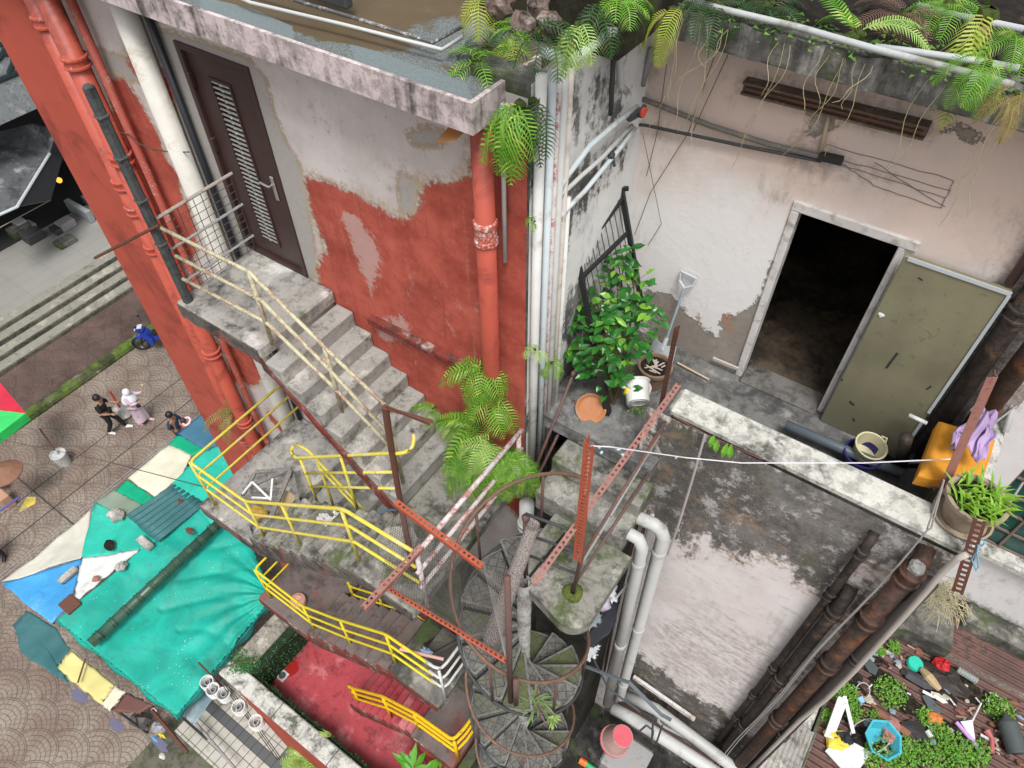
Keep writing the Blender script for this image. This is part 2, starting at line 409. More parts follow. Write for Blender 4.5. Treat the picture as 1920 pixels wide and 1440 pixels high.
# ---------------------------------------------------------------- red building
YA = 3.33
rb = thing('red_building', 'tall red painted building with peeling plaster, brown louvred door and flat felt roof', 'building', (-5.5, YA, G))
A = lambda pts: px('y', YA, pts)
door = (-5.64, -4.755, -4.62, -2.53)
reds = [A([(572,330),(600,338),(640,352),(700,382),(725,398),(752,412),(788,398),(792,338),(830,346),(880,326),(886,245),(1010,215),(1010,1005),(900,900),(820,790),(640,590),(606,545),(596,505),(612,470),(588,400)]),
        A([(195,140),(235,152),(262,190),(292,245),(312,300),(338,332),(336,352),(358,395),(368,440),(366,480),(330,500),(270,380),(225,260)]),
        A([(234,64),(250,100),(266,128),(262,150),(240,118)]), A([(300,85),(322,150),(330,210),(316,190)]),
        A([(420,635),(446,645),(476,668),(492,700),(486,722),(466,722),(450,706),(436,722)]), A([(500,768),(520,790),(542,812),(534,818),(506,786)]),
        A([(440,800),(490,812),(530,850),(480,930),(430,930)])]
reds.append([(-9, -2), (-7.25, -2), (-7.32, -5.2), (-7.30, -12), (-7.2, -18), (-9, -18)])
greys = [A([(292,55),(330,62),(470,112),(500,150),(512,200),(532,255),(560,300),(575,350),(580,400),(588,440),(596,520),(560,520),(440,480),(340,250)]),
         A([(175,85),(240,110),(262,155),(240,155),(196,140)]), A([(757,250),(800,236),(845,255),(820,275),(775,272)]), A([(745,322),(790,338),(780,400),(752,412)])]
scrub = [A([(640,395),(665,400),(700,440),(718,480),(700,560),(680,520),(655,450)]), A([(690,600),(760,590),(780,650),(720,640)])]
B, at_ = wall_grid('y', YA, -8.65, -2.19, G, -2.05, .045, [door], (reds, greys, scrub))
wallA = obj('front_wall', B, red_wall, rb, attr=at_)
# return wall towards the alley, white and mouldy
sx = -2.17
darkside = [px('x', sx, [(1120,150),(1150,130),(1170,200),(1150,270),(1120,260)]), px('x', sx, [(1050,360),(1075,330),(1150,250),(1190,240),(1170,290),(1090,400),(1060,470),(1045,470)]),
            [(3.35, -4.9), (5, -4.6), (5, -7), (3.35, -7)], [(3.6, -2.05), (3.9, -2.2), (3.75, -2.6), (1.42, -2.4)], px('x', sx, [(1060,560),(1110,500),(1090,640),(1050,640)])]
B, at_ = wall_grid('x', sx, YA+.002, 5.0, G, -1.96, .05, (), (darkside, [], []))
obj('return_wall', B, sidewall, rb, attr=at_)
B = MB().box((-2.6, YA+.002, -6.5), (sx-.003, YA+.2, -1.97)).box((-2.6, 4.8, -2.6), (sx-.003, 5.2, -1.97)); obj('wall_core', B, conc_dark, rb)
# red corner pier with flush raised face, left outer pier
B = MB().bbox((-8.72, YA-.10, G), (-7.62, YA-.002, -2.05), .02); obj('corner_pier', B, red_flat, rb)
B = MB().box((-7.02, YA-.05, G), (-6.98, YA-.002, -2.05)); obj('edge_strip', B, red_edge, rb)
# roof
zr = -1.985
felt = Mat('roofing_felt', .8, .3)
nf = felt.noise(90, 3, .8); nb = felt.noise(.8, 6, .6, dist=.4); nc = felt.noise(2.5, 8, .7)
x_, y_, z_ = felt.xyz()
fc = felt.mix(nf.step(.35, .7), (.075, .088, .088), (.23, .25, .25))
fc = felt.mix((nb*.5+nc*.5).step(.5, .66)*.6, fc, (.06, .065, .065))
pud = (nb*.55 + nc*.45 + y_.step(.08, .35)*.28 - x_.step(2.3, 3.0)*.12).step(.61, .67)
fc = felt.mix(pud*.9, fc, felt.mix(nc, (.05, .032, .014), (.15, .105, .055)))
fc = felt.mix(nc.step(.62, .72)*.35, fc, (.36, .38, .36))
felt.b.inputs['Specular IOR Level'].default_value = .12; felt.col(fc); felt.rough(.9 - pud*.2); felt.bump(nf*(1-pud), .3, .01)
rf = thing('flat_roof', 'flat felt roof slab with mould streaked pinkish white edge above the brown door', 'roof', (-6, 3, zr-.2))
B = MB().box((-16, 3.0, -2.18), (-2.35, 3.03, zr)).box((-2.38, 3.03, -2.18), (-2.35, 3.72, zr)); B.box((-16, 3.03, -2.178), (-2.38, 12, -2.1))
obj('edge_fascia', B, fascia, rf)
B = MB().box((-16, 3.03, -2.1), (-2.38, 14, zr-.035)); obj('roof_felt', B, felt.m, rf)
B = MB(); B.sheet(lambda u, v: (-16+13.62*u, 3.032+.2*v+.01*math.sin(u*90), zr-.03+.012*math.sin(u*60+v)), 120, 2); obj('felt_upstand', B, plain('granular_felt_strip', (.15, .18, .185), .9, .2, var=.35, scale=60), rf)
# door
brown = plain('dark_brown_steel', (.047, .024, .021), .38, .5, var=.1, scale=3)
steel = plain('dull_steel', (.42, .41, .38), .4, .6, metal=.6)
dr = thing('louvred_door', 'dark brown metal door with tall silver louvre grille above the concrete landing', 'door', (-5.2, YA, -4.62))
x0, x1, z0, z1 = door
B = MB().bbox((x0, YA-.02, z0), (x0+.06, YA+.09, z1), .006).bbox((x1-.06, YA-.02, z0), (x1, YA+.09, z1), .006).bbox((x0+.061, YA-.02, z1-.06), (x1-.061, YA+.09, z1), .006).box((x0+.061, YA-.015, z0), (x1-.061, YA+.09, z0+.03))
obj('door_frame', B, brown, dr)
lx0, lx1, lz0, lz1 = x0+.30, x0+.53, z0+.22, z1-.26
B = MB().box((x0+.063, YA+.02, z0+.032), (lx0, YA+.06, z1-.063)).box((lx1, YA+.02, z0+.032), (x1-.063, YA+.06, z1-.063)).box((lx0, YA+.02, z0+.032), (lx1, YA+.06, lz0)).box((lx0, YA+.02, lz1), (lx1, YA+.06, z1-.063))
B.box((lx0, YA+.055, lz0), (lx1, YA+.059, lz1))
leaf = obj('door_leaf', B, brown, dr)
B = MB(); B.box((lx0-.02, YA+.008, lz0-.02), (lx0, YA+.02, lz1+.02)).box((lx1, YA+.008, lz0-.02), (lx1+.02, YA+.02, lz1+.02)).box((lx0, YA+.008, lz0-.02), (lx1, YA+.02, lz0)).box((lx0, YA+.008, lz1), (lx1, YA+.02, lz1+.02)); obj('grille_frame', B, brown, dr)
B = MB(); n = 34
for i in range(n):
    z = lz0+.02+(lz1-lz0-.04)*i/(n-1); B.bar((lx0, YA+.03, z), (lx1, YA+.03, z), .004, .02, up=(0, -.6, .8)); B.tube([(lx0, YA+.02, z), (lx1, YA+.02, z)], .007, 6)
    xm = (lx0+lx1)/2+.0; B.blob((xm, YA+.018, z), (.018, .012, .016), 8, .1, i)
obj('louvre_grille', B, steel, dr)
hx = x1-.15
B = MB().bbox((hx-.022, YA+.006, -3.80), (hx+.022, YA+.02, -3.55), .01).tube([(hx, YA+.01, -3.63), (hx, YA-.035, -3.63), (hx-.02, YA-.04, -3.63), (hx-.12, YA-.038, -3.625)], .010, 8); obj('door_handle', B, steel, dr, smooth=False)
for z in (-2.85, -3.45, -4.3): obj('hinge', MB().bbox((x0+.04, YA-.03, z-.07), (x0+.075, YA+.02, z+.07), .008), brown, dr)
# threshold ledge below, plaster ledge pipe on wall
B = MB().bar((-3.93, YA-.03, -4.72), at(880, 690, 'y', YA-.03), .10, .07); L = obj('wall_ledge', B, red_edge, rb); L['label'] = 'thin sloping ledge with flaked paint on the red wall'

# ---------------------------------------------------------------- outside staircase (three storeys)
edge_grey = weather('grimy_slab_edge', (.17, .15, .135), dark=(.04, .038, .034), amt=.5, scale=3, light=(.30, .10, .075))
st = thing('outside_staircase', 'grey concrete outside staircase with flaking red edges zigzagging down the red wall', 'staircase', (-4, 2.4, G))
def flight(x_top, z_top, x_bot, z_bot, ya, yb, n, mat, edge=red_edge, th=.16):
    if -7 < z_top < -5: edge = edge_grey
    """n risers from the upper floor at x_top down to the lower floor at x_bot; one mesh of steps and one ragged outer face"""
    B = MB(); dx = (x_bot-x_top)/(n-1); dz = (z_bot-z_top)/n; rg = random.Random(int(abs(x_top*77)))
    for i in range(n-1):
        xa = x_top+dx*i; z = z_top+dz*(i+1); B.bbox((xa, ya+.012, z-.2), (xa+dx+math.copysign(.012, dx), yb, z), .012)
    sd = 1 if dx > 0 else -1
    lo = [(x_top-sd*.05, z_top-.2), (x_top+.3*sd-.05*sd, z_top+dz-.22)] + [(x_bot+.02*sd, z_bot-.22)]
    B.prism([(x_top, z_top+dz-.02), (x_bot, z_bot-.03), (x_bot, z_bot-.24), (x_top, z_top+dz-.20)], ya+.014, yb-.003, 'xz')
    f = obj('step_flight', B, mat, st)
    P = [(x_top-sd*.02, z_top)]
    for i in range(n):
        xa = x_top+dx*i; P += [(xa, z_top+dz*i-.004), (xa, z_top+dz*(i+1)-.004)]
    if z_top > -5: P = [(x_top-sd*.02, z_top-.10), (x_top+.02*sd, z_top+dz-.03)] + [(x_top+(x_bot-x_top)*i/14, z_top+dz+(z_bot-z_top-dz)*i/14-.035+rg.uniform(-.018, .012)) for i in range(1, 14)] + [(x_bot, z_bot-.03)]
    bt = [(x_bot+rg.uniform(-.01, .01), z_bot-.2)]
    k = 14
    for i in range(1, k): t = 1-i/k; bt.append((x_top+(x_bot-x_top)*t, z_top+(z_bot-z_top)*t-.24+rg.uniform(-.03, .02)))
    P += bt + [(x_top-sd*.02, z_top-.28)]
    obj('stringer_face', MB().prism(P, ya-.012, ya+.012, 'xz'), edge, st)
    return f
def landing(x0, x1, y0, y1, z, mat, th=.16, edge=red_edge):
    o = obj('landing', MB().bbox((x0, y0, z-th), (x1, y1, z), .02), mat, st)
    rg = random.Random(int(x0*31)); B = MB()
    P = [(x0+.02, z-.02), (x1-.02, z-.02)]; k = 16
    P += [(x1-.02-(x1-x0-.04)*i/k, z-th-.02+rg.uniform(-.03, .02)) for i in range(k+1)]
    B.prism(P[::-1], y0-.014, y0-.001, 'xz'); obj('landing_edge', B, edge if z < -8 else edge_grey, st)
    return o
Z1, ZM1, Z2, ZM2, Z3, ZM3, Z4 = -4.62, -6.03, -7.56, -8.65, -10.2, -11.3, -13.15
landing(-5.56, -4.42, 2.36, YA-.002, Z1, conc)
flight(-4.42, Z1, -3.0, ZM1, 2.36, YA-.002, 8, conc_tread)
landing(-2.99, -2.22, 1.63, YA-.002, ZM1, conc_moss)
flight(-2.95, ZM1, -4.85, Z2, 1.63, 2.34, 10, conc_moss)
landing(-5.84, -4.86, 1.63, YA-.002, Z2, conc)
flight(-4.85, Z2, -3.0, ZM2, 2.40, YA-.002, 7, conc)
landing(-3.0, -2.22, 1.63, YA-.002, ZM2, conc_dark)
flight(-2.98, ZM2, -4.75, Z3, 1.63, 2.38, 9, floor_red)
landing(-5.84, -4.76, 1.63, YA-.002, Z3, floor_red)
flight(-4.74, Z3, -3.0, ZM3, 2.42, YA-.002, 7, floor_red)
landing(-3.0, -2.22, 1.60, YA-.002, ZM3, floor_red)
redfloor = weather('red_terrace_paint', (.46, .075, .09), dark=(.26, .07, .075), amt=.36, light=(.54, .19, .20), scale=1.3, spots=.15, rough=.4)
flight(-2.98, ZM3, -4.62, Z4, 1.63, 2.4, 10, redfloor)
B = MB().bbox((-3.0, 1.75, ZM2-.9), (-2.75, 2.2, ZM2-.16), .02); obj('support_block', B, red_flat, st)
B = MB().box((-2.98, 1.66, ZM3-2.2), (-2.24, YA-.01, ZM3-.17)); obj('support_wall', B, red_flat, st)
B = MB().box((-2.9, 2.36, Z2-3), (-2.3, 2.48, ZM1-.17)); obj('core_wall', B, conc_dark, st)

# ---------------------------------------------------------------- right-hand building
YB = 4.95; TZ = -5.1
pb = thing('pink_building', 'pinkish white plastered building with an open dark doorway onto its roof terrace', 'building', (0, YB, G))
dW = (-.79, -.06, TZ, -3.235)
C = lambda pts: px('y', YB, pts)
B, at_ = wall_grid('y', YB, -2.17, 1.19, -11.5, -2.0, .05, [dW], ([C([(1490,262),(1560,300),(1560,315),(1500,300)]), C([(1520,200),(1555,205),(1545,280),(1525,275)]), C([(1400,140),(1500,165),(1740,225),(1745,262),(1640,225),(1400,165)]),
     C([(1200,560),(1235,570),(1245,660),(1215,650)]), C([(1560,290),(1680,335),(1660,345),(1560,310)]), [(.6, -2), (3.3, -2), (3.3, -6), (.62, -6)], C([(1180,60),(1240,80),(1215,160),(1185,170)])],
    [C([(1355,600),(1400,582),(1440,530),(1452,490),(1400,700),(1370,680),(1350,640)]), C([(1205,545),(1255,555),(1310,610),(1360,640),(1390,702),(1300,690),(1215,640)]), C([(1765,228),(1800,232),(1845,258),(1800,262),(1770,245)]), C([(1510,215),(1550,210),(1570,225),(1545,250),(1520,260)])],
    [C([(1355,590),(1368,580),(1375,620),(1362,625)]), C([(1300,580),(1312,590),(1308,610)])]))
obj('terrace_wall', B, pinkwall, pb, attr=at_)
fr = plain('grey_painted_timber', (.62, .59, .57), .75, .25, dirt=(.3, .26, .23), damt=.45, scale=9)
x0, x1, z0, z1 = dW
dw = thing('doorway', 'wide doorway with pale grey painted timber surround opening into a dark room', 'doorway', (-.4, YB, TZ))
B = MB().bbox((x0-.065, YB-.02, z0), (x0, YB+.12, z1), .008).bbox((x1, YB-.02, z0), (x1+.05, YB+.12, z1), .008).bbox((x0-.065, YB-.022, z1+.001), (x1+.12, YB+.12, z1+.085), .008)
obj('door_surround', B, fr, dw)
obj('door_sill', MB().bbox((x0, YB-.08, z0-.06), (x1, YB+.2, z0+.03), .015), weather('dark_sill', (.2, .19, .18), amt=.5), dw)
# room behind the doorway
B = MB(); rx0, rx1, ry1, rz1 = -2.0, 1.0, 8.5, -2.6
B.add([(rx0,YB+.12,TZ),(rx1,YB+.12,TZ),(rx1,ry1,TZ),(rx0,ry1,TZ)], [(0,1,2,3)])
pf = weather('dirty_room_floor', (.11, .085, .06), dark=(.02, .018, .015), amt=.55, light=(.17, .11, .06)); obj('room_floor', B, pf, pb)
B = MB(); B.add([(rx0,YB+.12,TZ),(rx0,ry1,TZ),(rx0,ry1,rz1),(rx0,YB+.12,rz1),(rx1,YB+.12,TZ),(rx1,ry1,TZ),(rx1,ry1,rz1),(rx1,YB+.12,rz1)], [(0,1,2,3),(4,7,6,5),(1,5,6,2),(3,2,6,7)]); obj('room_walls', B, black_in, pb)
# roof slab over the wall with soil and plants
B = MB().sheet(lambda u, v: (-1.98+3.4*u, 4.6+.012*math.sin(u*60), -2.09+.19*v+.012*math.sin(u*75+2)*v), 120, 5)
B.add([(-1.98,4.6,-2.09),(1.42,4.6,-2.09),(1.42,9,-2.09),(-1.98,9,-2.09)], [(0,3,2,1)]); B.add([(-1.98,4.6,-2.09),(-1.98,4.6,-1.9),(-1.98,9,-1.9),(-1.98,9,-2.09)], [(0,1,2,3)])
rs = thing('roof_edge', 'black mould stained concrete roof edge overgrown with ferns above the pink wall', 'roof', (0, 4.6, -2.1))
obj('slab_edge', B, dark_cap, rs)
B = MB().box((-1.98, 4.6, -2.085), (1.42, 4.82, -1.9)); obj('slab_kerb', B, conc_dark, rs)
rg = random.Random(3)
B = MB().sheet(lambda u, v: (-1.98+3.4*u, 4.80+4*v, -1.93+.03*rg.random()), 60, 40); obj('planting_soil', B, soil, rs)
# terrace floor, parapets, the wall below
B = MB(); B.box((-2.16, 3.5, TZ-.16), (-1.0, YB-.001, TZ)).box((-1.0, 3.92, TZ-.16), (1.0, YB-.001, TZ)); structure('terrace_floor', B, weather('grey_terrace', (.20, .20, .195), dark=(.055, .055, .055), amt=.5, moss=.15, light=(.33, .33, .32)))
pp = thing('terrace_parapet', 'low terrace parapet with lichen whitened cap and black stained outer face', 'parapet', (0, 3.7, TZ))
rg = random.Random(5)
B = MB().bbox((-1.03, 3.64, -4.50), (1.22, 3.915, -4.40), .03).bbox((.93, 3.916, -4.50), (1.22, 5.0, -4.402), .03); cp = obj('parapet_cap', B, cap_white, pp)
B = MB().box((-1.0, 3.67, TZ-.1), (1.19, 3.90, -4.502)).box((.96, 3.9, TZ-.1), (1.19, 4.94, -4.502)); obj('parapet_wall', B, conc_dark, pp)
YL = 3.65
D = lambda pts: px('y', YL, pts)
dk = [D([(1200,770),(1800,985),(1815,1040),(1780,1085),(1700,1070),(1650,1060),(1600,1080),(1545,1125),(1515,1115),(1480,1060),(1430,1050),(1380,1045),(1320,1010),(1290,1040),(1255,1010),(1220,960),(1190,900)]),
      D([(1700,1030),(1830,1040),(1560,1380),(1400,1500),(1380,1480),(1480,1320),(1600,1150)]), D([(1140,1290),(1200,1230),(1240,1260),(1350,1330),(1420,1390),(1380,1460),(1140,1400)])]
B, at_ = wall_grid('y', YL, -1.2, 1.19, G, -4.52, .045, (), (dk, [D([(1225,1170),(1300,1160),(1450,1200),(1470,1300),(1400,1400),(1330,1340),(1230,1260)])], []))
obj('lower_wall', B, stained_low, pb, attr=at_)
B, at_ = wall_grid('x', 1.19, YL+.001, 7.5, G, -4.52, .09, (), ([[(3.6, -4), (8, -4), (8, -6), (3.6, -5.5)]], [], []), flip=False); obj('end_wall', B, stained, pb, attr=at_)
B, at_ = wall_grid('x', -1.2, YL+.001, 4.6, G, TZ-.17, .1, (), ([[(3, -4), (8, -4), (8, -20), (3, -20)]], [], []), flip=True); obj('alley_side_wall', B, stained, pb, attr=at_)
B, at_ = wall_grid('y', 4.55, -2.16, -1.2, G, TZ-.17, .1, (), ([[(-3, -4), (1, -4), (1, -20), (-3, -20)]], [], [])); obj('alley_back_wall', B, stained, pb, attr=at_)
# the steps from the terrace
rsr = thing('concrete_steps', 'four mossy concrete steps going down from the terrace to a rounded landing', 'steps', (-1.4, 3, -5.65))
for i, (ya, yb, z) in enumerate(((3.24, 3.502, TZ-.18), (2.98, 3.242, TZ-.36))):
    obj('step', MB().bbox((-1.84, ya, z-.3), (-.95, yb+.02, z), .015), conc_moss, rsr)
def arc(cx, cy, r, a0, a1, n=8): return [(cx+r*math.cos(R(a0+(a1-a0)*i/n)), cy+r*math.sin(R(a0+(a1-a0)*i/n))) for i in range(n+1)]
P = [(-1.62, 2.983), (-1.62, 2.55), (-1.42, 2.24)] + arc(-1.02, 2.32, .18, -100, -10) + [(-.84, 2.983)]
obj('bottom_landing', MB().prism(P, -5.80, -5.66, 'xy'), conc_moss, rsr)
obj('step_shade_box', MB().box((-1.78, 3.0, -11.7), (-1.02, 3.6, -5.6)), weather('black_step_shade', (.05, .048, .042), dark=(.015, .015, .013), amt=.5, moss=.3), rsr)  # black box under the steps, its colour standing in for the shade there
# ---------------------------------------------------------------- railings
yel = rusty('chipped_yellow_paint', (.66, .56, .07), rust=(.62, .58, .46), amt=.5)
yel2 = rusty('bright_yellow_paint', (.70, .57, .025), rust=(.45, .28, .05), amt=.25)
gold = rusty('golden_yellow_paint', (.78, .48, .01), rust=(.3, .2, .05), amt=.12)
cream = rusty('flaking_cream_paint', (.52, .50, .33), rust=(.34, .22, .17), amt=.62)
whp = rusty('flaking_white_pink_paint', (.58, .55, .54), rust=(.38, .15, .13), amt=.6)
orange = rusty('orange_primer', (.42, .095, .05), rust=(.17, .07, .045), amt=.42)
pinkpr = rusty('faded_pink_primer', (.33, .15, .125), rust=(.19, .10, .085), amt=.45)
rustb = rusty('brown_rusty_iron', (.13, .055, .04), rust=(.08, .04, .03), amt=.5)
rustp = rusty('rusty_purple_brown_pipe', (.12, .075, .07), rust=(.19, .08, .04), amt=.5)
darkgrey = rusty('dark_grey_iron', (.055, .058, .06), rust=(.09, .07, .055), amt=.3)
greyp = rusty('dull_grey_pipe', (.30, .30, .30), rust=(.2, .16, .13), amt=.4)
pvc = plain('grey_white_plastic_pipe', (.48, .49, .475), .5, .4, dirt=(.24, .22, .19), damt=.35, scale=3)
pvcw = plain('white_plastic_pipe', (.62, .62, .60), .5, .4, dirt=(.3, .25, .2), damt=.4, scale=4)
bluepipe = plain('pale_blue_pipe', (.52, .58, .60), .5, .4, dirt=(.3, .25, .2), damt=.35, scale=4)
redp = plain('red_painted_iron', (.44, .085, .055), .5, .4, dirt=(.16, .035, .025), damt=.45, scale=3, var=.2)
wire = plain('dark_wire', (.06, .055, .05), .6, .3)
wireg = plain('grey_wire', (.30, .27, .25), .6, .3)

def railing(label, top, mat, drops=(.27, .55), posts=(), h=.92, r=.0172, endmat=None, group=None, extra=None, low=None):
    """top: corner points of the top rail; posts: (x, y, z_top[, z_foot])"""
    root = thing('railing', label, 'railing', (top[0][0], top[0][1], min(p[2] for p in top)-h), group)
    def soft(P, r0=.06):
        out = [vec(P[0])]
        for a, b, c in zip(P, P[1:], P[2:]):
            a, b, c = vec(a), vec(b), vec(c); u = (a-b).normalized()*r0; v = (c-b).normalized()*r0
            out += [b+u, b+u*.4+v*.4*.6, b+v*.4+u*.4*.6, b+v]
        return out+[vec(P[-1])]
    obj('top_rail', MB().tube(soft(top), r, 10), mat, root, smooth=True)
    for d in drops: obj('lower_rail', MB().tube(soft([(p[0], p[1], p[2]-d) for p in (low or top)], .03), r*.88, 8), mat, root, smooth=True)
    for p in posts: obj('post', MB().tube([(p[0], p[1], p[2]-.01), (p[0], p[1], p[3] if len(p) > 3 else p[2]-h)], r*.95, 8).lathe((p[0], p[1], p[3] if len(p) > 3 else p[2]-h), [(r*1.6, .015), (r*1.5, 0)], 10), mat, root, smooth=True)
    return root
y0 = 1.74
railing('chipped yellow railing round the upper outer landing, in front of the scrap wood', [(-5.66, 3.31, -6.64), (-5.66, y0, -6.64), (-4.74, y0, -6.64), (-2.92, y0, -5.10), (-2.17, y0, -5.02)], yel,
        posts=[(-5.66, y0, -6.64, Z2), (-4.74, y0, -6.64, Z2), (-3.95, y0, -5.97, -6.85), (-2.95, y0, -5.13, -6.05)])
railing('flaking pink and white railing standing at the open end of the mossy landing', [(-2.13, 1.70, -5.03), (-2.13, 3.2, -5.03)], whp, drops=(.27, .53), posts=[(-2.13, 1.74, -5.03, ZM1), (-2.13, 3.15, -5.03, ZM1)], r=.023)
railing('short yellow railing with looped end between two flights on the upper landing', [(-4.60, 2.42, -6.30), (-4.66, 2.40, -6.42), (-4.55, 2.37, -6.42), (-2.94, 2.37, -5.06), (-2.82, 2.42, -5.03), (-2.77, 2.50, -4.98), (-2.82, 2.56, -4.90)], yel, drops=(.29, .56), low=[(-4.50, 2.37, -6.38), (-2.94, 2.37, -5.06)], posts=[(-4.46, 2.37, -6.36, -7.4), (-3.7, 2.37, -5.72, -6.9), (-2.95, 2.37, -5.1, -6.05)])
railing('steep yellow handrail dropping from the looped railing under the top flight', [(-4.60, 2.46, -6.30), (-4.40, 2.46, -6.25), (-3.45, 2.46, -7.1), (-3.0, 2.46, -7.5)], yel, drops=(.22,), low=[(-4.3, 2.46, -6.3), (-3.45, 2.46, -7.05)], posts=[(-4.3, 2.46, -6.33, -7.56), (-3.7, 2.46, -6.9, -8.0)])
railing('bright yellow railing round the middle reddish landing with a round pink pot behind', [(-5.66, 3.1, -9.27), (-5.66, y0, -9.27), (-4.72, y0, -9.29), (-3.93, y0, -8.66), (-2.95, y0, -7.76), (-2.30, y0, -7.68)], yel2, drops=(.3, .58),
        posts=[(-5.66, y0, -9.27, Z3), (-4.72, y0, -9.29, Z3), (-3.85, y0, -8.58, -9.65), (-2.95, y0, -7.76, -8.75)])
railing('small white painted end railing of the middle stair landing', [(-2.36, y0, -7.66), (-2.2, y0, -7.66), (-2.17, y0+.06, -7.66), (-2.17, 2.45, -7.66)], pvcw, drops=(.27, .55), posts=[(-2.19, y0, -7.66, ZM2)])
railing('dark yellow railing half hidden under the mossy upper landing', [(-4.62, 2.42, -9.33), (-4.5, 2.40, -9.30), (-3.2, 2.40, -8.28), (-3.0, 2.40, -8.2)], yel2, drops=(.3, .58), posts=[(-4.55, 2.4, -9.35, Z3), (-3.9, 2.4, -8.85, -9.9), (-3.3, 2.4, -8.35, -9.4)])
railing('golden yellow railing beside the lowest red steps and landing', [(-4.62, y0, -12.30), (-4.50, y0, -12.22), (-3.62, y0, -11.05), (-2.94, y0, -10.52), (-2.24, y0, -10.38), (-2.2, 1.95, -10.38), (-2.2, 2.6, -10.38)], gold, drops=(.27, .55),
        posts=[(-4.5, y0, -12.2, Z4), (-3.62, y0, -11.06, -12.2), (-2.94, y0, -10.52, ZM3), (-2.22, y0, -10.4, ZM3)], r=.025)
# old cream railing down the top flight
yc = 2.42
q = [at(303, 428, 'y', yc), at(467, 510, 'y', yc), at(640, 682, 'y', yc), at(738, 775, 'y', yc)]
root = thing('railing', 'weathered cream and pale yellow railing of the top flight beside the red wall', 'railing', (q[1].x, yc, Z1))
for nm, P in (('top_rail', q), ('lower_rail', [at(330, 480, 'y', yc), at(490, 563, 'y', yc), at(615, 690, 'y', yc), at(730, 815, 'y', yc)]), ('lower_rail', [at(343, 523, 'y', yc), at(500, 605, 'y', yc), at(628, 728, 'y', yc), at(732, 838, 'y', yc)])):
    obj(nm, MB().tube(P, .0175, 8), cream, root, smooth=True)
for a, b in (((467, 510), (511, 645)), ((608, 650), (642, 772)), ((724, 768), (756, 905))): obj('post', MB().tube([at(*a, 'y', yc), at(*b, 'y', yc)], .019, 8), cream, root, smooth=True)
# rusty bent pole, dark square post
B = MB(); P = [at(722, 763, 'y', 2.36), at(735, 850, 'y', 2.36), at(752, 950, 'y', 2.3), at(768, 1040, 'z', -5.6)]; P[3] = Vector((P[3].x, 1.9, -5.9)); B.tube(P, [.03, .028, .026, .03], 8)
o = obj('rusty_post', B, rustb); tag(o, 'dark rusty peeling post at the foot of the cream railing, tied with wire', 'post')
B = MB(); a = at(724, 765, 'y', 2.36); b_ = a + vec(at(812, 790, 'z', a.z)-a); B.bar(a, at(812, 791, 'z', a.z-.05), .03, .012).bar(a+Vector((0, 0, .02)), at(806, 795, 'z', a.z-.05), .012, .03); o = obj('bent_rusty_strip', B, rustb); tag(o, 'thin bent rusty strip sticking out from the top of the rusty post', 'metal strip')
blk = weather('charred_grey_timber', (.09, .10, .10), dark=(.025, .025, .025), amt=.4, scale=4, spots=.2)
B = MB(); zt = at(163, 160, 'y', 2.42).z; B.bbox((-5.50, 2.39, Z1-.02), (-5.42, 2.47, zt), .02)
for z in (-2.75, -3.1, -3.5, -3.95): B.bbox((-5.507, 2.383, z), (-5.413, 2.477, z+.03), .01)
o = obj('dark_timber_post', B, blk); tag(o, 'tall dark grey square timber post at the corner of the top landing', 'post')

def wire_grid(B, c00, c10, c11, c01, nu, nv, r, sag=0):
    c = [vec(q) for q in (c00, c10, c11, c01)]
    def P(u, v):
        p = (c[0]*(1-u)+c[1]*u)*(1-v) + (c[3]*(1-u)+c[2]*u)*v; return p+Vector((0, 0, -sag*math.sin(math.pi*u)*math.sin(math.pi*v)))
    for i in range(nu+1): B.tube([P(i/nu, k/4) for k in range(5)], r, 3, cap=False)
    for j in range(nv+1): B.tube([P(k/4, j/nv) for k in range(5)], r, 3, cap=False)
    return B
root = thing('wire_fence_panel', 'small square wire grid panel closing the left end of the top landing', 'wire panel', (-5.48, 2.9, Z1))
a, b, c, d = (-5.47, 2.44, -3.72), (-5.47, 3.30, -3.72), (-5.47, 3.30, -4.55), (-5.47, 2.44, -4.55)
obj('wire_grid', wire_grid(MB(), a, b, c, d, 10, 10, .004), wire, root)
obj('top_rail', MB().tube([(-5.47, 2.4, -3.71), (-5.47, 3.33, -3.71)], .016, 6), rusty('old_grey_rust', (.38, .34, .3), amt=.5), root)
obj('lower_rail', MB().tube([(-5.47, 2.4, -4.05), (-5.47, 3.33, -4.05)], .014, 6).tube([(-5.47, 2.4, -4.42), (-5.47, 3.33, -4.42)], .014, 6), greyp, root)
B = MB(); a, b = at(298, 422, 'y', 2.42), at(177, 484, 'z', -4.2); B.tube([a, b], .012, 6)
for i in range(30): t = i/30; p = a.lerp(b, t); B.tube([p, p+(b-a)*.008], .016, 6)
o = obj('ribbed_steel_rod', B, rustb); tag(o, 'ribbed rusty steel rod jutting out left of the wire panel', 'steel rod')
P = [at(225, 248, 'y', 3.2), at(242, 252, 'y', 3.2), at(262, 270, 'y', 3.15), at(285, 280, 'y', 3.2), at(320, 285, 'y', 3.2), at(355, 285, 'y', 3.2)]
o = obj('barbed_wire_strand', MB().tube(P, .006, 5), wire); tag(o, 'short twisted dark wire tied across the red patch to the white pipe', 'wire')

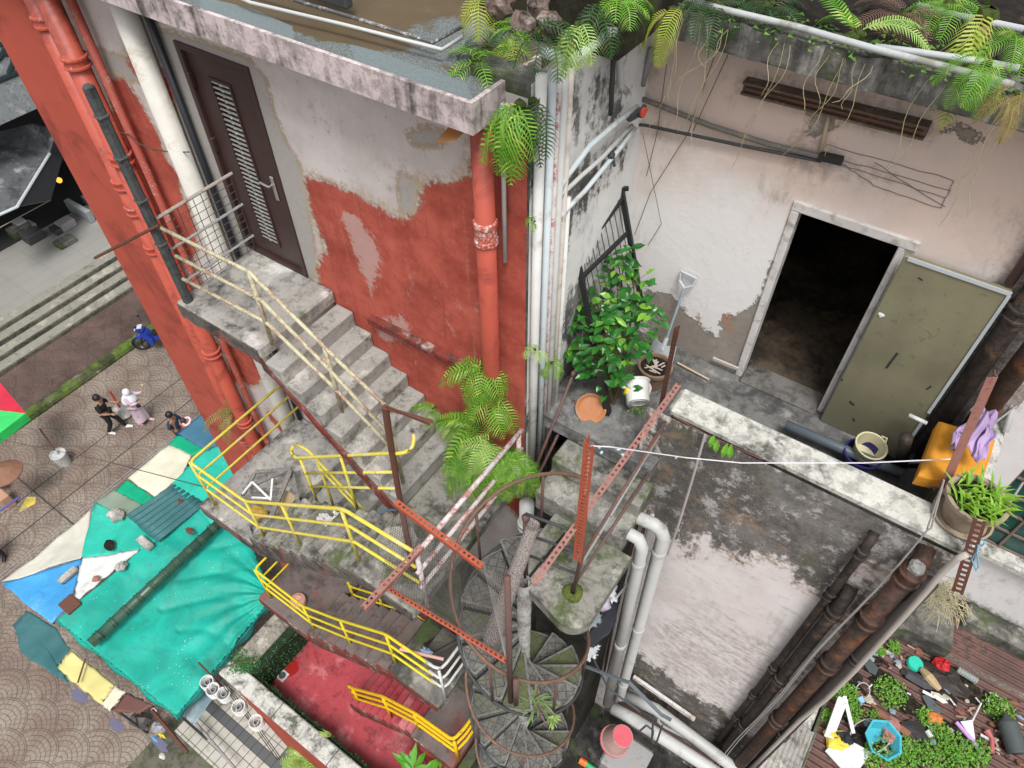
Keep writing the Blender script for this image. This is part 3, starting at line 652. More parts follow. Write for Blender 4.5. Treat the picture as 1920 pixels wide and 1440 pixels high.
# ---------------------------------------------------------------- perforated angle bars
def slot_bar(label, p, q, mat, up=(0, 0, 1), w=.048, n=None, flip=1, group='perforated angle bars'):
    p, q = vec(p), vec(q); d = (q-p); L = d.length; d.normalize(); u = vec(up); s = d.cross(u).normalized(); u = s.cross(d).normalized()
    n = n or int(L/.045); B = MB(); t = .003
    B.bar(p+s*w*.36, q+s*w*.36, w*.28, t, u); B.bar(p-s*w*.36, q-s*w*.36, w*.28, t, u)
    for i in range(n):
        k = p+d*(L*(i+.5)/n); g = L/n*.26; B.bar(k-d*g, k+d*g, w*.45, t, u)
    e = p+s*w*.5*flip; B.bar(e-u*w*.5, e+d*L-u*w*.5, t, w, u)
    o = obj('perforated_angle_bar', B, mat); return tag(o, label, 'angle bar', group)
slot_bar('orange perforated bar lying across the pink and white railing over the wire netting', at(742, 940, 'z', -4.95), at(905, 1062, 'z', -4.95), orange)
slot_bar('faded red perforated bar poking out left from the railing corner over the yellow rails', (-2.12, 1.80, -4.97), at(680, 1140, 'z', -4.97), pinkpr, flip=-1)
slot_bar('long orange perforated bar along the lower edge of the wire netting', at(712, 1093, 'y', 1.6), at(948, 1238, 'y', 1.6), orange, up=(0, -.7, .7))
slot_bar('long faded pink perforated bar running from the parapet end down past the orange post', at(1273, 720, 'z', -4.33), at(1000, 1095, 'z', -4.70), pinkpr)
slot_bar('orange red perforated post standing on the rounded landing with a rope tied to its top', (at(1105, 833, 'y', 2.40)), at(1082, 1052, 'y', 2.40), orange, up=(0, -1, 0), w=.075)
slot_bar('rusty perforated post leaning upright against the parapet end beside the white buckets', at(1268, 618, 'y', 3.75), at(1238, 765, 'y', 3.80), rustb, up=(-.6, -1, 0), w=.05)
p_, q_ = at(1868, 700, 'z', -3.2), at(1775, 908, 'z', -4.36)
slot_bar('faded red perforated bar wrapped in a purple cloth above the orange cushion', p_, q_, pinkpr, w=.06)
slot_bar('dark rusty perforated bar beside the faded one over the orange cushion', at(1815, 810, 'z', -4.2), at(1745, 918, 'z', -4.45), rustb, w=.05)
slot_bar('brown perforated bar hanging down outside the parapet corner beside a blue hanger', at(1838, 975, 'y', 3.6), at(1795, 1112, 'y', 3.5), rustb, up=(0, -1, 0), w=.07)
# posts and rails beside the concrete steps
root = thing('railing', 'rusty pipe railing on the right side of the rounded landing', 'railing', (-1.09, 2.42, -5.66))
ft = Vector((-1.09, 2.42, -5.66))
obj('post', MB().tube([ft, (-1.05, 2.42, -4.9), at(1098, 930, 'y', 2.42)], .019, 8), rustp, root, smooth=True)
obj('moss_collar', MB().lathe(ft, [(.09, 0), (.075, .02), (.03, .04)], 14, wob=.08), weather('moss_ring', (.12, .15, .03), dark=(.05, .07, .02), amt=.5, scale=9), root)
for k, (a, m_) in enumerate((((1248, 790), rustp), ((1236, 815), greyp), ((1231, 866), rustp))):
    z_ = (-5.08, -5.2, -5.42)[k]; obj('sloping_rail', MB().tube([at(*a, 'y', 3.62), (-1.07, 2.42, z_)], .014, 8), m_, root, smooth=True)
for a, b in (((985, 963), (1086, 1000)), ((994, 1004), (1085, 1036)), ((993, 1042), (1078, 1075))): obj('cross_rail', MB().tube([at(*a, 'y', 2.33), at(*b, 'y', 2.42)], .013, 8), darkgrey, root, smooth=True)
o = obj('brown_post', MB().tube([(-1.50, 2.32, -5.66), at(986, 968, 'y', 2.32)], .024, 10).lathe(at(986, 972, 'y', 2.32), [(.032, -.01), (.034, .02), (.026, .03)], 12), rustp, smooth=True); tag(o, 'reddish brown pipe post at the inner corner of the rounded landing', 'post')
for a, b, lb in (((1073, 706), (1003, 880), 'longer'), ((1073, 760), (1010, 890), 'shorter')):
    o = obj('loose_pipe', MB().tube([at(*a, 'x', -1.95), at(*b, 'x', -1.95)], .015, 8).tube([at(*a, 'x', -1.95), at(*a, 'x', -1.95)+Vector((0, .02, .05))], .018, 8), rustp, smooth=True); tag(o, f'{lb} of two grey brown pipes leaning beside the steps against the white pipe bundle', 'pipe')
for x_, y_ in ((-1.18, 1.62), (-1.13, 1.63)):
    o = obj('upright_iron_pipe', MB().tube([(x_, y_, -6.5), (x_, y_, -4.12 if x_ < -1.15 else -5.9)], .024, 10), rustp, smooth=True); tag(o, 'tall brown iron pipe standing in front of the spiral stair' if x_ < -1.15 else 'shorter brown iron pipe strapped beside the tall one on the spiral stair', 'pipe')
# netting
root = thing('wire_netting', 'black wire netting hung between the orange bars beside the spiral stair', 'netting', (-2, 1.6, -5.6))
A0, A1 = at(742, 945, 'z', -4.97), at(905, 1064, 'z', -4.97); B0, B1 = at(714, 1093, 'y', 1.6), at(948, 1238, 'y', 1.6)
obj('netting', wire_grid(MB(), A0, A1, B1, B0, 46, 34, .0016, .05), wire, root)
obj('netting_flap', wire_grid(MB(), A1, (-1.2, 1.62, -4.15), (-1.2, 1.62, -5.55), B1, 10, 34, .0016, .03), wireg, root)
B = MB(); a = at(1000, 985, 'y', 2.28); b = Vector((-1.42, 1.72, -5.6))
B.sheet(lambda u, v: (a.lerp(b, v)+Vector((.05*math.cos(2*math.pi*u)*(1+v*.5), .05*math.sin(2*math.pi*u)*(1+v*.5), 0))), 12, 16)
nm = Mat('rolled_netting', .7, .2); nx = nm.noise(140, 3, .8); nm.col(nm.mix(nx.step(.4, .6), (.09, .075, .07), (.38, .33, .31)))
o = obj('rolled_netting', B, nm.m); tag(o, 'rolled length of rusty wire netting leaning on the brown post above the white column', 'netting roll')

# ---------------------------------------------------------------- spiral staircase
CX, CY, RS, PITCH = -1.464, 2.253, .62, -2.364
sp = thing('spiral_staircase', 'mossy grey iron spiral staircase winding down around a white column', 'spiral staircase', (CX, CY, -11.7))
zt = lambda deg: -7.44 + PITCH*deg/360
tm = Mat('mossy_patterned_tread', .85, .2)
x_, y_, z_ = tm.xyz(); u = (x_+y_)*27; v = (x_-y_)*27
ln = u.f('SINE').f('ABSOLUTE').step(.22, .08); ln2 = v.f('SINE').f('ABSOLUTE').step(.22, .08)
n = tm.noise(8, 7, .7); n2 = tm.noise(40, 4, .7)
c = tm.mix(n.step(.35, .65), (.085, .085, .078), (.20, .195, .18)); c = tm.mix((ln.f('MAXIMUM', ln2))*.7, c, (.045, .045, .04))
c = tm.mix((tm.rnd()*.35+n*.65).step(.56, .66)*.75, c, (.09, .115, .03)); c = tm.mix(n2.step(.64, .7)*.5, c, (.36, .35, .33))
tm.col(c); tm.bump(ln.f('MAXIMUM', ln2)+n2*.3, .5, .01)
colm = weather('grey_white_column', (.50, .49, .47), dark=(.18, .17, .16), amt=.42, scale=5, spots=.15)
B = MB(); prof = []; z = -11.7
while z < -5.7: prof += [(.060, z), (.066, z+.05), (.066, z+.12), (.058, z+.17)]; z += .182
B.lathe((CX, CY, 0), prof+[(.058, -5.6)], 16); obj('centre_column', B, colm, sp, smooth=True)
da = 360/13
lipm = weather('pale_nosing', (.24, .24, .225), dark=(.10, .10, .09), amt=.4, scale=9); gapm = plain('painted_tread_shade', (.018, .018, .016), .9)  # gapm paints in the shade between treads; the paler lip sharpens that contrast
def tread_mesh():
    B = MB(); a0, a1 = R(-da/2-1.5), R(da/2+1.5); k = 5
    P = [(.055*math.cos(a0), .055*math.sin(a0))] + [(.60*math.cos(a0+(a1-a0)*i/k), .60*math.sin(a0+(a1-a0)*i/k)) for i in range(k+1)] + [(.055*math.cos(a1), .055*math.sin(a1))]
    B.prism(P, -.012, 0, 'xy')
    rim = [(.60*math.cos(a0+(a1-a0)*i/k), .60*math.sin(a0+(a1-a0)*i/k), -.025) for i in range(k+1)]
    B.tube(rim, .014, 5); B.bar((.05*math.cos(a0), .05*math.sin(a0), -.03), (.6*math.cos(a0), .6*math.sin(a0), -.03), .008, .06); B.bar((.05*math.cos(a1), .05*math.sin(a1), -.05), (.6*math.cos(a1), .6*math.sin(a1), -.05), .01, .09)
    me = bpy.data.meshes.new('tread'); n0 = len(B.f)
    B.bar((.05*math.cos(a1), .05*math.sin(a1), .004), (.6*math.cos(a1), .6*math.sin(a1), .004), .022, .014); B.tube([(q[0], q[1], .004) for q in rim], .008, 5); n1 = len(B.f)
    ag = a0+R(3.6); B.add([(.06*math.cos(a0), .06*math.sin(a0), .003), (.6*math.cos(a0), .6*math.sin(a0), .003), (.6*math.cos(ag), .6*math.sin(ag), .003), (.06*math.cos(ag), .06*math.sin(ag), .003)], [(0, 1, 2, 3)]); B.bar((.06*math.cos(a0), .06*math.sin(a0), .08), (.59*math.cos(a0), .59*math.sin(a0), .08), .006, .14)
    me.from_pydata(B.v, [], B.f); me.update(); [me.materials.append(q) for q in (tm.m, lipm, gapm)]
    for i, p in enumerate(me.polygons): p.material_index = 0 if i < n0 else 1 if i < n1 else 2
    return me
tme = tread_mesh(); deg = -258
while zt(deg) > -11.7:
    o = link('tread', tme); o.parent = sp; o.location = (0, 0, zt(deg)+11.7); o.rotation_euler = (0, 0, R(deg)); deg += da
def helix(r, d0, d1, dz, st_=9): return [(CX+r*math.cos(R(a)), CY+r*math.sin(R(a)), zt(a)+dz) for a in np.arange(d0, d1, st_)]
iron = rusty('brown_handrail', (.16, .10, .075), rust=(.26, .12, .06), amt=.5)
obj('handrail', MB().tube(helix(RS, -285, 690, .9), .0165, 8), iron, sp, smooth=True)
obj('outer_string', MB().tube(helix(RS, -262, 690, -.03), .017, 6), darkgrey, sp, smooth=True)
d_ = -250
while d_ < 660:
    a = R(d_); obj('baluster', MB().tube([(CX+RS*math.cos(a), CY+RS*math.sin(a), zt(d_)-.05), (CX+RS*math.cos(a), CY+RS*math.sin(a), zt(d_)+.9)], .014, 7), rustp, sp, smooth=True); d_ += 2*da

# ---------------------------------------------------------------- pipes on the walls
def pipe(label, pts, r, mat, collars=(), name='wall_pipe', cr=1.25, ch=.09, group=None, n=14, colmat=None):
    root_pts = [vec(p) for p in pts]; o = obj(name, MB().tube(root_pts, r, n), mat, smooth=True); tag(o, label, 'pipe', group)
    L = [0];
    for a, b in zip(root_pts, root_pts[1:]): L.append(L[-1]+(b-a).length)
    for z in collars:   # z heights on vertical pipes
        for a, b in zip(root_pts, root_pts[1:]):
            if min(a.z, b.z) <= z <= max(a.z, b.z) and abs(a.z-b.z) > .05:
                t = (z-a.z)/(b.z-a.z); p = a.lerp(b, t); ax = (a-b).normalized()
                c = MB().lathe(p, [(r*.98, -ch*.62), (r*cr, -ch*.55), (r*cr, -ch*.35), (r*1.1, -ch*.28), (r*1.1, ch*.28), (r*cr, ch*.35), (r*cr, ch*.55), (r*.98, ch*.62)], 16, ax)
                obj('pipe_collar', c, colmat or mat, o, smooth=False)
    return o
zc = lambda p, y: at(p[0], p[1], 'y', y).z
pipe('inner red cast iron pipe hugging the red corner pier', [(-7.44, 3.2, -2.0), (-7.44, 3.2, G+.2)], .085, redp, [zc((75, 35), 3.2), zc((223, 340), 3.2), zc((240, 385), 3.2), zc((262, 450), 3.2), -9.2, -9.9], colmat=rusty('pale_scuffed_red_collar', (.44, .085, .055), rust=(.50, .42, .40), amt=.42))
pipe('outer red cast iron pipe next to the dark timber post', [(-7.08, 3.15, -2.0), (-7.08, 3.15, G+.2)], .10, redp, [zc((145, 115), 3.15), zc((208, 280), 3.15)-.05, -6.9, -8.4, -9.3], colmat=rusty('pale_scuffed_red', (.44, .085, .055), rust=(.50, .42, .40), amt=.42))
pipe('thin red pipe along the edge of the white plaster', [(-6.86, 3.24, -2.0), (-6.86, 3.24, G+.2)], .04, rusty('red_brown_thin_pipe', (.30, .06, .04), rust=(.35, .26, .22), amt=.45), [])
pipe('fat white downpipe left of the brown door', [(-6.03, 3.22, -2.1), (-6.02, 3.22, Z2), (-6.02, 3.22, -10.1)], .098, plain('cream_white_pipe', (.60, .58, .53), .5, .4, dirt=(.4, .34, .27), damt=.3), [])
pipe('thin black pipe between the white downpipe and the brown door', [(-5.81, 3.28, -2.1), (-5.80, 3.28, -4.6), (-5.77, 3.28, Z2+.02)], .034, plain('black_plastic', (.012, .014, .02), .4, .5), [])
o = pipe('upright red downpipe with a flaking silver joint on the red wall', [(-2.44, 3.2, -2.1), (-2.44, 3.2, -4.45), (-2.44, 3.24, -4.62)], .072, redp, [zc((905, 432), 3.2)], colmat=rusty('flaked_red_silver', (.45, .08, .05), rust=(.6, .57, .54), amt=.6), cr=1.2, ch=.16)
o = pipe('narrow grey conduit behind the upright red downpipe', [(-2.345, 3.29, -2.1), (-2.345, 3.29, -3.3)], .016, pvc)
o = obj('orange_vent_hood', MB().sheet(lambda u, v: at(838+35*u, 232+6*u+22*v*(1-.5*u), 'y', 3.2)+Vector((0, .1*math.cos(v*3), 0)), 6, 6), plain('orange_clay', (.62, .26, .09), .8, .2, dirt=(.4, .3, .2)), thick=.01); tag(o, 'broken orange clay pipe stub under the roof slab corner', 'pipe stub')
bund = 'vertical pipes bundled at the corner of the red and white walls'
for i, (yy, r, m_, xx, zt_, zb) in enumerate(((3.36, .034, pvcw, -2.12, -1.9, -6.6), (3.45, .026, bluepipe, -2.10, -1.9, -6.4), (3.52, .018, whp, -2.1, -1.95, -6.4), (3.57, .026, pvc, -2.09, -1.95, -6.2), (3.64, .022, plain('aged_cream_pipe', (.55, .5, .45), .6, .3, dirt=(.3, .25, .2)), -2.09, -1.95, -6.0), (3.71, .024, pvcw, -2.1, -2.9, -5.9))):
    pipe(('thick white pipe at the edge of the red wall', 'pale blue pipe second from the red wall', 'thin pinkish pipe in the middle of the corner bundle', 'grey pipe in the middle of the corner bundle', 'aged cream pipe fifth from the red wall', 'short white pipe outermost of the corner bundle')[i], [(xx, yy, zt_), (xx, yy, zb)], r, m_, group=bund)
pipe('wide grey drainpipe with an open top beside the spiral stair', [(-2.0, 3.1, -6.0), (-2.0, 3.1, -11.7)], .075, pvc, [-6.4])
o = pipe('short open topped grey pipe end beside the wide drainpipe', [(-2.03, 2.88, -6.5), (-2.03, 2.88, -7.3)], .065, pvc); o2 = obj('pipe_mouth', MB().lathe((-2.03, 2.88, -6.498), [(.055, 0), (.0, 0)], 14), plain('dark_hole', (.02, .03, .03), .9), o)
xw = -2.09
pipe('pale blue pipe sloping over the top of the mouldy white wall', [at(1022, 98, 'x', -2.0), at(1068, 118, 'x', -1.98), at(1130, 72, 'x', -1.98), at(1215, 8, 'x', -1.98)], .028, bluepipe)
for lb, P, r, m_ in (('upper pale pipe branching across the mouldy white wall', [(1046, 360), (1060, 335), (1105, 275), (1145, 240), (1195, 200)], .020, bluepipe), ('middle pale pipe crossing the mouldy white wall', [(1046, 372), (1090, 330), (1130, 295), (1185, 235)], .016, pvc), ('lower pale pipe with a black tap crossing the mouldy white wall', [(1050, 405), (1095, 360), (1140, 305), (1165, 275), (1190, 240)], .018, bluepipe)):
    pipe(lb, [at(*p, 'x', xw) for p in P], r, m_)
o = obj('tap', MB().tube([at(1148, 290, 'x', xw), at(1152, 312, 'x', xw+.03)], .012, 6).blob(at(1146, 290, 'x', xw), .03, 8, .1), darkgrey); tag(o, 'small black tap on the lower pale pipe of the white wall', 'tap')
o = obj('valve', MB().tube([at(1180, 222, 'x', xw+.02), at(1208, 205, 'x', xw+.03)], .028, 8).lathe(at(1203, 208, 'x', xw+.06), [(.0, 0), (.05, 0), (.05, .015), (0, .02)], 12, (1, 0, 0)), darkgrey); tag(o, 'dark valve at the corner of the pink wall with a red wheel', 'valve')
obj('valve_wheel', MB().lathe(at(1205, 210, 'x', xw+.10), [(.0, 0), (.036, 0), (.038, .016), (.015, .02), (0, .018)], 12, (1, 0, 0)), plain('red_plastic', (.6, .06, .03), .4), o)
for lb, P, r, m_ in (('grey pipe looping up the corner behind the blue pipe', [(1160, 60), (1163, 160), (1175, 172)], .025, pvc), ('thin white pipe dropping beside the corner loop', [(1205, 25), (1190, 110), (1175, 230)], .015, pvcw), ('short grey pipe stub near the top corner of the pink wall', [(1222, 90), (1205, 160)], .022, greyp), ('dark drop pipe on the edge of the mouldy wall', [(1150, 110), (1145, 215)], .018, darkgrey)):
    pipe(lb, [at(*p, 'y', 4.86) if 'stub' in lb or 'thin' in lb else at(*p, 'x', -2.1) for p in P], r, m_)
for lb, P, r in (('upper dark conduit running along the pink wall', [(1182, 188), (1200, 184), (1230, 195), (1330, 235), (1440, 270), (1530, 292), (1555, 297)], .02), ('lower thin dark conduit running along the pink wall', [(1182, 232), (1210, 235), (1400, 275), (1540, 302)], .013)):
    pipe(lb, [at(*p, 'y', 4.91) for p in P], r, rusty('dull_conduit', (.15, .14, .13), rust=(.24, .2, .17), amt=.5) if 'upper' in lb else darkgrey)
o = obj('black_duct', MB().bar(at(1536, 292, 'y', 4.9), at(1580, 302, 'y', 4.9), .05, .05), plain('black_duct', (.02, .02, .02), .6)); tag(o, 'short black duct end where the conduits meet above the doorway', 'duct')
B = MB(); a, b = at(1397, 158, 'y', 4.91), at(1741, 243, 'y', 4.91); B.bar(a, b, .06, .09).bar(a+Vector((0, -.03, .035)), b+Vector((0, -.03, .035)), .07, .015).bar(a+Vector((0, -.03, -.04)), b+Vector((0, -.03, -.04)), .07, .015)
root = obj('tube_light_casing', B, rusty('rusty_light_casing', (.12, .085, .06), rust=(.22, .16, .12), amt=.5)); tag(root, 'long rusty tube light casing fixed high on the pink wall', 'light fitting')
obj('tube_holder', MB().tube([a.lerp(b, .02)+Vector((0, -.06, 0)), a.lerp(b, .98)+Vector((0, -.06, 0))], .012, 6), rustb, root)
o = pipe('thin yellowed conduit dropping from the tube light casing', [at(1556, 210, 'y', 4.92), at(1537, 290, 'y', 4.92)], .014, plain('yellowed_conduit', (.45, .38, .24), .7))
# scored brick patch above the doorway
B = MB()
for (a, b) in (((1550,270),(1788,338)), ((1788,338),(1765,390)), ((1765,390),(1640,350)), ((1545,290),(1782,358)), ((1560,305),(1775,372)), ((1570,300),(1640,350)), ((1640, 305), (1770, 388))):
    p, q = at(*a, 'y', YB-.004), at(*b, 'y', YB-.004); prev = p
    for i in range(1, 9): t = p.lerp(q, i/8)+Vector((random.uniform(-.006, .006), 0, random.uniform(-.008, .008))); B.bar(prev, t, .003, .0045); prev = t
o = obj('plaster_crack', B, plain('crack_line', (.24, .19, .18), .95), pb)
# stained wall stacks
iron2 = weather('rusty_cast_iron', (.095, .055, .042), dark=(.028, .024, .022), amt=.5, scale=3, light=(.17, .065, .025), rough=.6, spots=.3)
irond = weather('sooty_cast_iron', (.065, .052, .046), dark=(.022, .02, .018), amt=.5, scale=3, light=(.14, .09, .06), rough=.65)
gpd = 'rusty stack pipes on the stained wall'
o = pipe('thickest rusty stack pipe with a cement plugged open top below the potted plant', [(.985, 3.47, -4.62), (.985, 3.47, -11.6)], .072, iron2, [-4.72, zc((1630, 1160), 3.47), zc((1552, 1243), 3.47), zc((1460, 1350), 3.47)], group=gpd, cr=1.3, ch=.12)
obj('cement_plug', MB().blob((.985, 3.47, -4.60), (.06, .06, .05), 10, .15), weather('cement', (.4, .4, .38), amt=.3), o)
obj('wall_bend', MB().tube([(.985, 3.47, -4.68), (1.0, 3.56, -4.60), (1.0, 3.64, -4.57)], .062, 12), iron2, o, smooth=True)
o = pipe('middle rusty stack pipe bending out of the stained wall', [(.78, 3.64, -5.44), (.78, 3.57, -5.48), (.775, 3.53, -5.6), (.775, 3.53, -11.6)], .056, irond, [-5.75, -7.35, zc((1395, 1360), 3.53)], group=gpd, cr=1.3)
o = pipe('slender rusty stack pipe leftmost on the stained wall', [(.68, 3.64, -4.67), (.68, 3.58, -4.73), (.68, 3.57, -4.85), (.66, 3.57, -11.6)], .036, irond, [-4.88, -5.6, -7.3, -8.1, -8.9], group=gpd, cr=1.35)
o = pipe('dark stack pipe rightmost behind the grey hose', [(1.13, 3.52, -4.75), (1.14, 3.52, -11.6)], .055, plain('black_brown_iron', (.04, .033, .03), .7), [-6.2, -8.5], group=gpd)
o = pipe('grey brown flexible hose curving down beside the thick rusty stack', [at(*p, 'y', 3.36) for p in [(1812, 1040), (1795, 1047), (1765, 1075), (1740, 1105), (1700, 1150), (1650, 1205), (1600, 1260), (1550, 1310), (1500, 1350), (1450, 1400), (1400, 1450)]], .021, plain('hose_grey_brown', (.44, .40, .36), .7, .3), name='hose')
for a, b in (((1745, 920), (1345, 1440)), ((1752, 925), (1350, 1440))): 
    P = [at(1770, 900, 'y', 3.62), at(a[0]-6, 990, 'y', 3.6)]; pa, pb_ = at(1738, 995, 'y', 3.45), at(1335+(a[0]-1745), 1440, 'y', 3.45)
    o = obj('loose_cable', MB().tube(P+[pa.lerp(pb_, t)+Vector((.012*math.sin(t*14), 0, 0)) for t in np.linspace(0, 1, 16)], .006, 5), plain('pale_cable', (.36, .34, .32), .6)); tag(o, 'pale cable hanging from the flower pot along the rusty stacks' if a[0] == 1745 else 'second pale cable beside the first, running down between the rusty stacks', 'cable')
o = pipe('taller white drainpipe with an elbow coming from under the steps', [(-1.25, 3.3, -5.62), (-.80, 3.3, -5.52), (-.74, 3.3, -5.54), (-.70, 3.3, -5.62), (-.62, 3.3, -10.12), (-.60, 3.3, -10.2)], .062, pvc, [-5.9, -7.6, -9.3], cr=1.06, ch=.06)
o = pipe('nearer white drainpipe with an elbow coming from under the steps', [(-1.3, 3.12, -5.72), (-.95, 3.12, -5.56), (-.86, 3.12, -5.56), (-.81, 3.12, -5.66), (-.72, 3.12, -9.75)], .058, pvc, [-5.95, -7.8], cr=1.06, ch=.06)
for k, (P, r, m_, lb) in enumerate((([(1150, 1328), (1190, 1350), (1330, 1440), (1380, 1475)], .075, pvc, 'nearer thick grey pipe lying along the foot of the stained wall'), ([(1175, 1305), (1230, 1330), (1350, 1420), (1390, 1450)], .075, pvc, 'farther thick grey pipe lying along the foot of the stained wall'), ([(1160, 1315), (1340, 1432)], .03, rustp, 'thin rusty pipe lying between the two thick grey pipes'), ([(1238, 1335), (1234, 1352), (1245, 1362), (1325, 1402)], .022, pvcw, 'small bent white pipe above the thick grey pipes'))):
    pipe(lb, [at(*p, 'y', (3.0, 3.4, 3.25, 3.5)[k]) for p in P], r, m_)
rgp = random.Random(9)
for i in range(7):
    x_ = -1.16+.045*i; yv = 3.55-.01*i
    pipe(('leftmost', 'second', 'third', 'fourth', 'fifth', 'sixth', 'rightmost')[i]+' of the thin conduits packed behind the white drainpipes', [(x_, yv, -5.7), (x_+rgp.uniform(-.03, .03), yv, -7.4), (x_+.06, yv, -10)], rgp.choice((.010, .014, .018)), (rustp, darkgrey, pvc, rustb, greyp, rustp, pvc)[i], group='thin conduits behind the white drainpipes')
# window hood at the foot of the stained wall
root = thing('low_window', 'low window with a pale metal hood at the foot of the stained wall', 'window', (at(1255, 1320, 'y', 3.6)))
a, b = at(1188, 1268, 'y', 3.6), at(1303, 1348, 'y', 3.6)
obj('window_hood', MB().bar(a, b, .04, .03).bar(a+Vector((0, 0, -.06)), b+Vector((0, 0, -.06)), .03, .02), fr, root)
c, d = at(1215, 1300, 'y', 3.62), at(1295, 1355, 'y', 3.62)
obj('window_pane', MB().add([c, d, d-Vector((0, 0, .4)), c-Vector((0, 0, .4))], [(0, 1, 2, 3)]), plain('dark_glass', (.06, .055, .05), .3), root)
for i in range(4): p = a.lerp(b, .2+.2*i)-Vector((0, 0, .08)); obj('window_bar', MB().bar(p, p-Vector((0, 0, .4)), .02, .02, (0, 1, 0)), rustp, root)
# open door panel
root = thing('door_panel', 'olive grey metal door folded back flat against the pink wall', 'door', (0, 4.86, TZ))
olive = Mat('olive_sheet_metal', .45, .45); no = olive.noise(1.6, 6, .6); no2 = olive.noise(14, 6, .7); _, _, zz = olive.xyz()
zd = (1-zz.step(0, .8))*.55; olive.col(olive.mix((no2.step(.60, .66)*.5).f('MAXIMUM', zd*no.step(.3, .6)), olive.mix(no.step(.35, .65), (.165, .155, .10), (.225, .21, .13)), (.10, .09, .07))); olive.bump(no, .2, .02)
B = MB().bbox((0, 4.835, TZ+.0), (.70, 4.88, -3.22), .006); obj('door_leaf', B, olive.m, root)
B = MB().box((0.03, 4.825, -3.245), (.70, 4.834, -3.215)).box((.682, 4.825, -4.5), (.705, 4.834, -3.246)).box((.682, 4.825, -5.05), (.705, 4.834, -4.62)); obj('edge_trim', B, plain('pale_grey_trim', (.46, .50, .52), .5), root)
B = MB()
for (a, b, w_) in (((1662,690),(1683,662),.016), ((1602,760),(1593,752),.016), ((1722,520),(1730,526),.008), ((1578,710),(1580,714),.012), ((1600,784),(1602,790),.012), ((1738,730),(1746,724),.012)): B.bar(at(*a, 'y', 4.832), at(*b, 'y', 4.832), .004, w_, (1, 0, 0))
obj('slot', B, plain('slot_dark', (.03, .03, .03), .8), root)
B = MB().blob(at(1652, 591, 'y', 4.83), (.022, .004, .02), 7, .4, 3); obj('paint_chip', B, plain('white_chip', (.75, .75, .75), .8), root)
# ---------------------------------------------------------------- street
def mat_paving(name, c1, c2, gap, W=1.05):
    """stamped concrete in fans of radiating setts"""
    M = Mat(name, .7, .3); x, y, _ = M.xyz(); n = M.noise(.9, 7, .65); n2 = M.noise(9, 6, .7); wob = (M.noise(2.2, 4, .6)-.5)*.10
    x = x/W + wob; y = y/W + wob
    Rr = .58; sel = None; D = None; AN = None
    v = y*3.0; row0 = v.f('FLOOR')
    # rows of circles every W/4; the foremost circle that covers the point wins
    for k in (0, 1, 2):
        row = row0 - float(k-1); off = (row.f('MODULO', 2.0)).f('ABSOLUTE')*.5
        cx = (x-off).f('ROUND')+off; cy = row/3.0
        dx = x-cx; dy = y-cy; d = (dx*dx+dy*dy).f('SQRT'); ins = d.f('LESS_THAN', Rr)*dy.f('GREATER_THAN', -.02)
        an = dy.f('ARCTAN2', dx)
        if D is None: D, AN = d, an
        else: D = D*(1-ins)+d*ins; AN = AN*(1-ins)+an*ins
    rings = D/Rr*6.5; ri = rings.f('FLOOR'); rf = rings-ri
    cnt = ri*1.9+1.5; seg = AN/math.pi*cnt*1.5 + ri*.37; sf = seg-seg.f('FLOOR')
    e1 = (rf-.5).f('ABSOLUTE').step(.36, .46); e2 = (sf-.5).f('ABSOLUTE').step(.40, .48); j = e1.f('MAXIMUM', e2)
    e2 = e2*D.step(.13, .19); j = e1.f('MAXIMUM', e2); edge = (D-Rr*.99).f('ABSOLUTE').step(.02, .008); j = j.f('MAXIMUM', edge)
    c = M.mix(n.step(.34, .66), c1, c2); c = M.mix((M.noise(.35, 9, .75, v=M.map(loc=(9, 2, 0)))).step(.54, .66)*.55, c, [q*.45 for q in c1]); c = M.mix(n2.step(.55, .7)*.5, c, [q*.5 for q in c1]); c = M.mix(M.noise(1.6, 8, .75, v=M.map(loc=(2, 2, 0))).step(.48, .64)*.45, c, [q*.62 for q in c2]); c = M.mix((j*M.noise(5, 4, .6).step(.30, .55)*.3+j*.38), c, gap)
    M.col(c); M.bump(n2, .3, .01); return M.m
pave = mat_paving('fan_paving', (.19, .135, .11), (.29, .245, .20), (.05, .04, .036), 1.2)
pave2 = mat_paving('fan_paving_dark', (.085, .055, .048), (.15, .10, .085), (.04, .03, .028), 1.0)
B = MB(); B.add([(-150,-120,G),(90,-120,G),(90,150,G),(-150,150,G)], [(0,1,2,3)]); structure('street_ground', B, pave, base=(0,0,G))
B = MB(); B.add([(-22.85,-60,G+.006),(-20.62,-60,G+.006),(-20.62,80,G+.006),(-22.85,80,G+.006)], [(0,1,2,3)]); structure('sidewalk', B, pave2, base=(0,0,G))
kerbm = weather('moss_green_kerb', (.115, .125, .06), dark=(.035, .04, .025), amt=.5, moss=.7, mosscol=(.10, .17, .02), light=(.24, .24, .17), scale=1.6)
B = MB(); ys = np.linspace(-30, 60, 91)
B.tube([(-20.45+.01*math.sin(y*3), y, G+.06) for y in ys], .21, 10); structure('kerb', B, kerbm)
line = plain('dark_joint', (.06, .055, .05), .9)
for k, (x_, w_) in enumerate(((-16.84, .035), (-17.85, .025), (-16.02, .02), (-16.12, .02))):
    structure('road_joint', MB().box((x_, -60, G+.004), (x_+w_, 80, G+.009)), line if k < 2 else greyp)
structure('road_joint', MB().box((-20.2, 1.36, G+.004), (-15.0, 1.40, G+.009)), line)
structure('road_joint', MB().box((-22.8, 5.6, G+.008), (-20.7, 5.63, G+.012)), line)
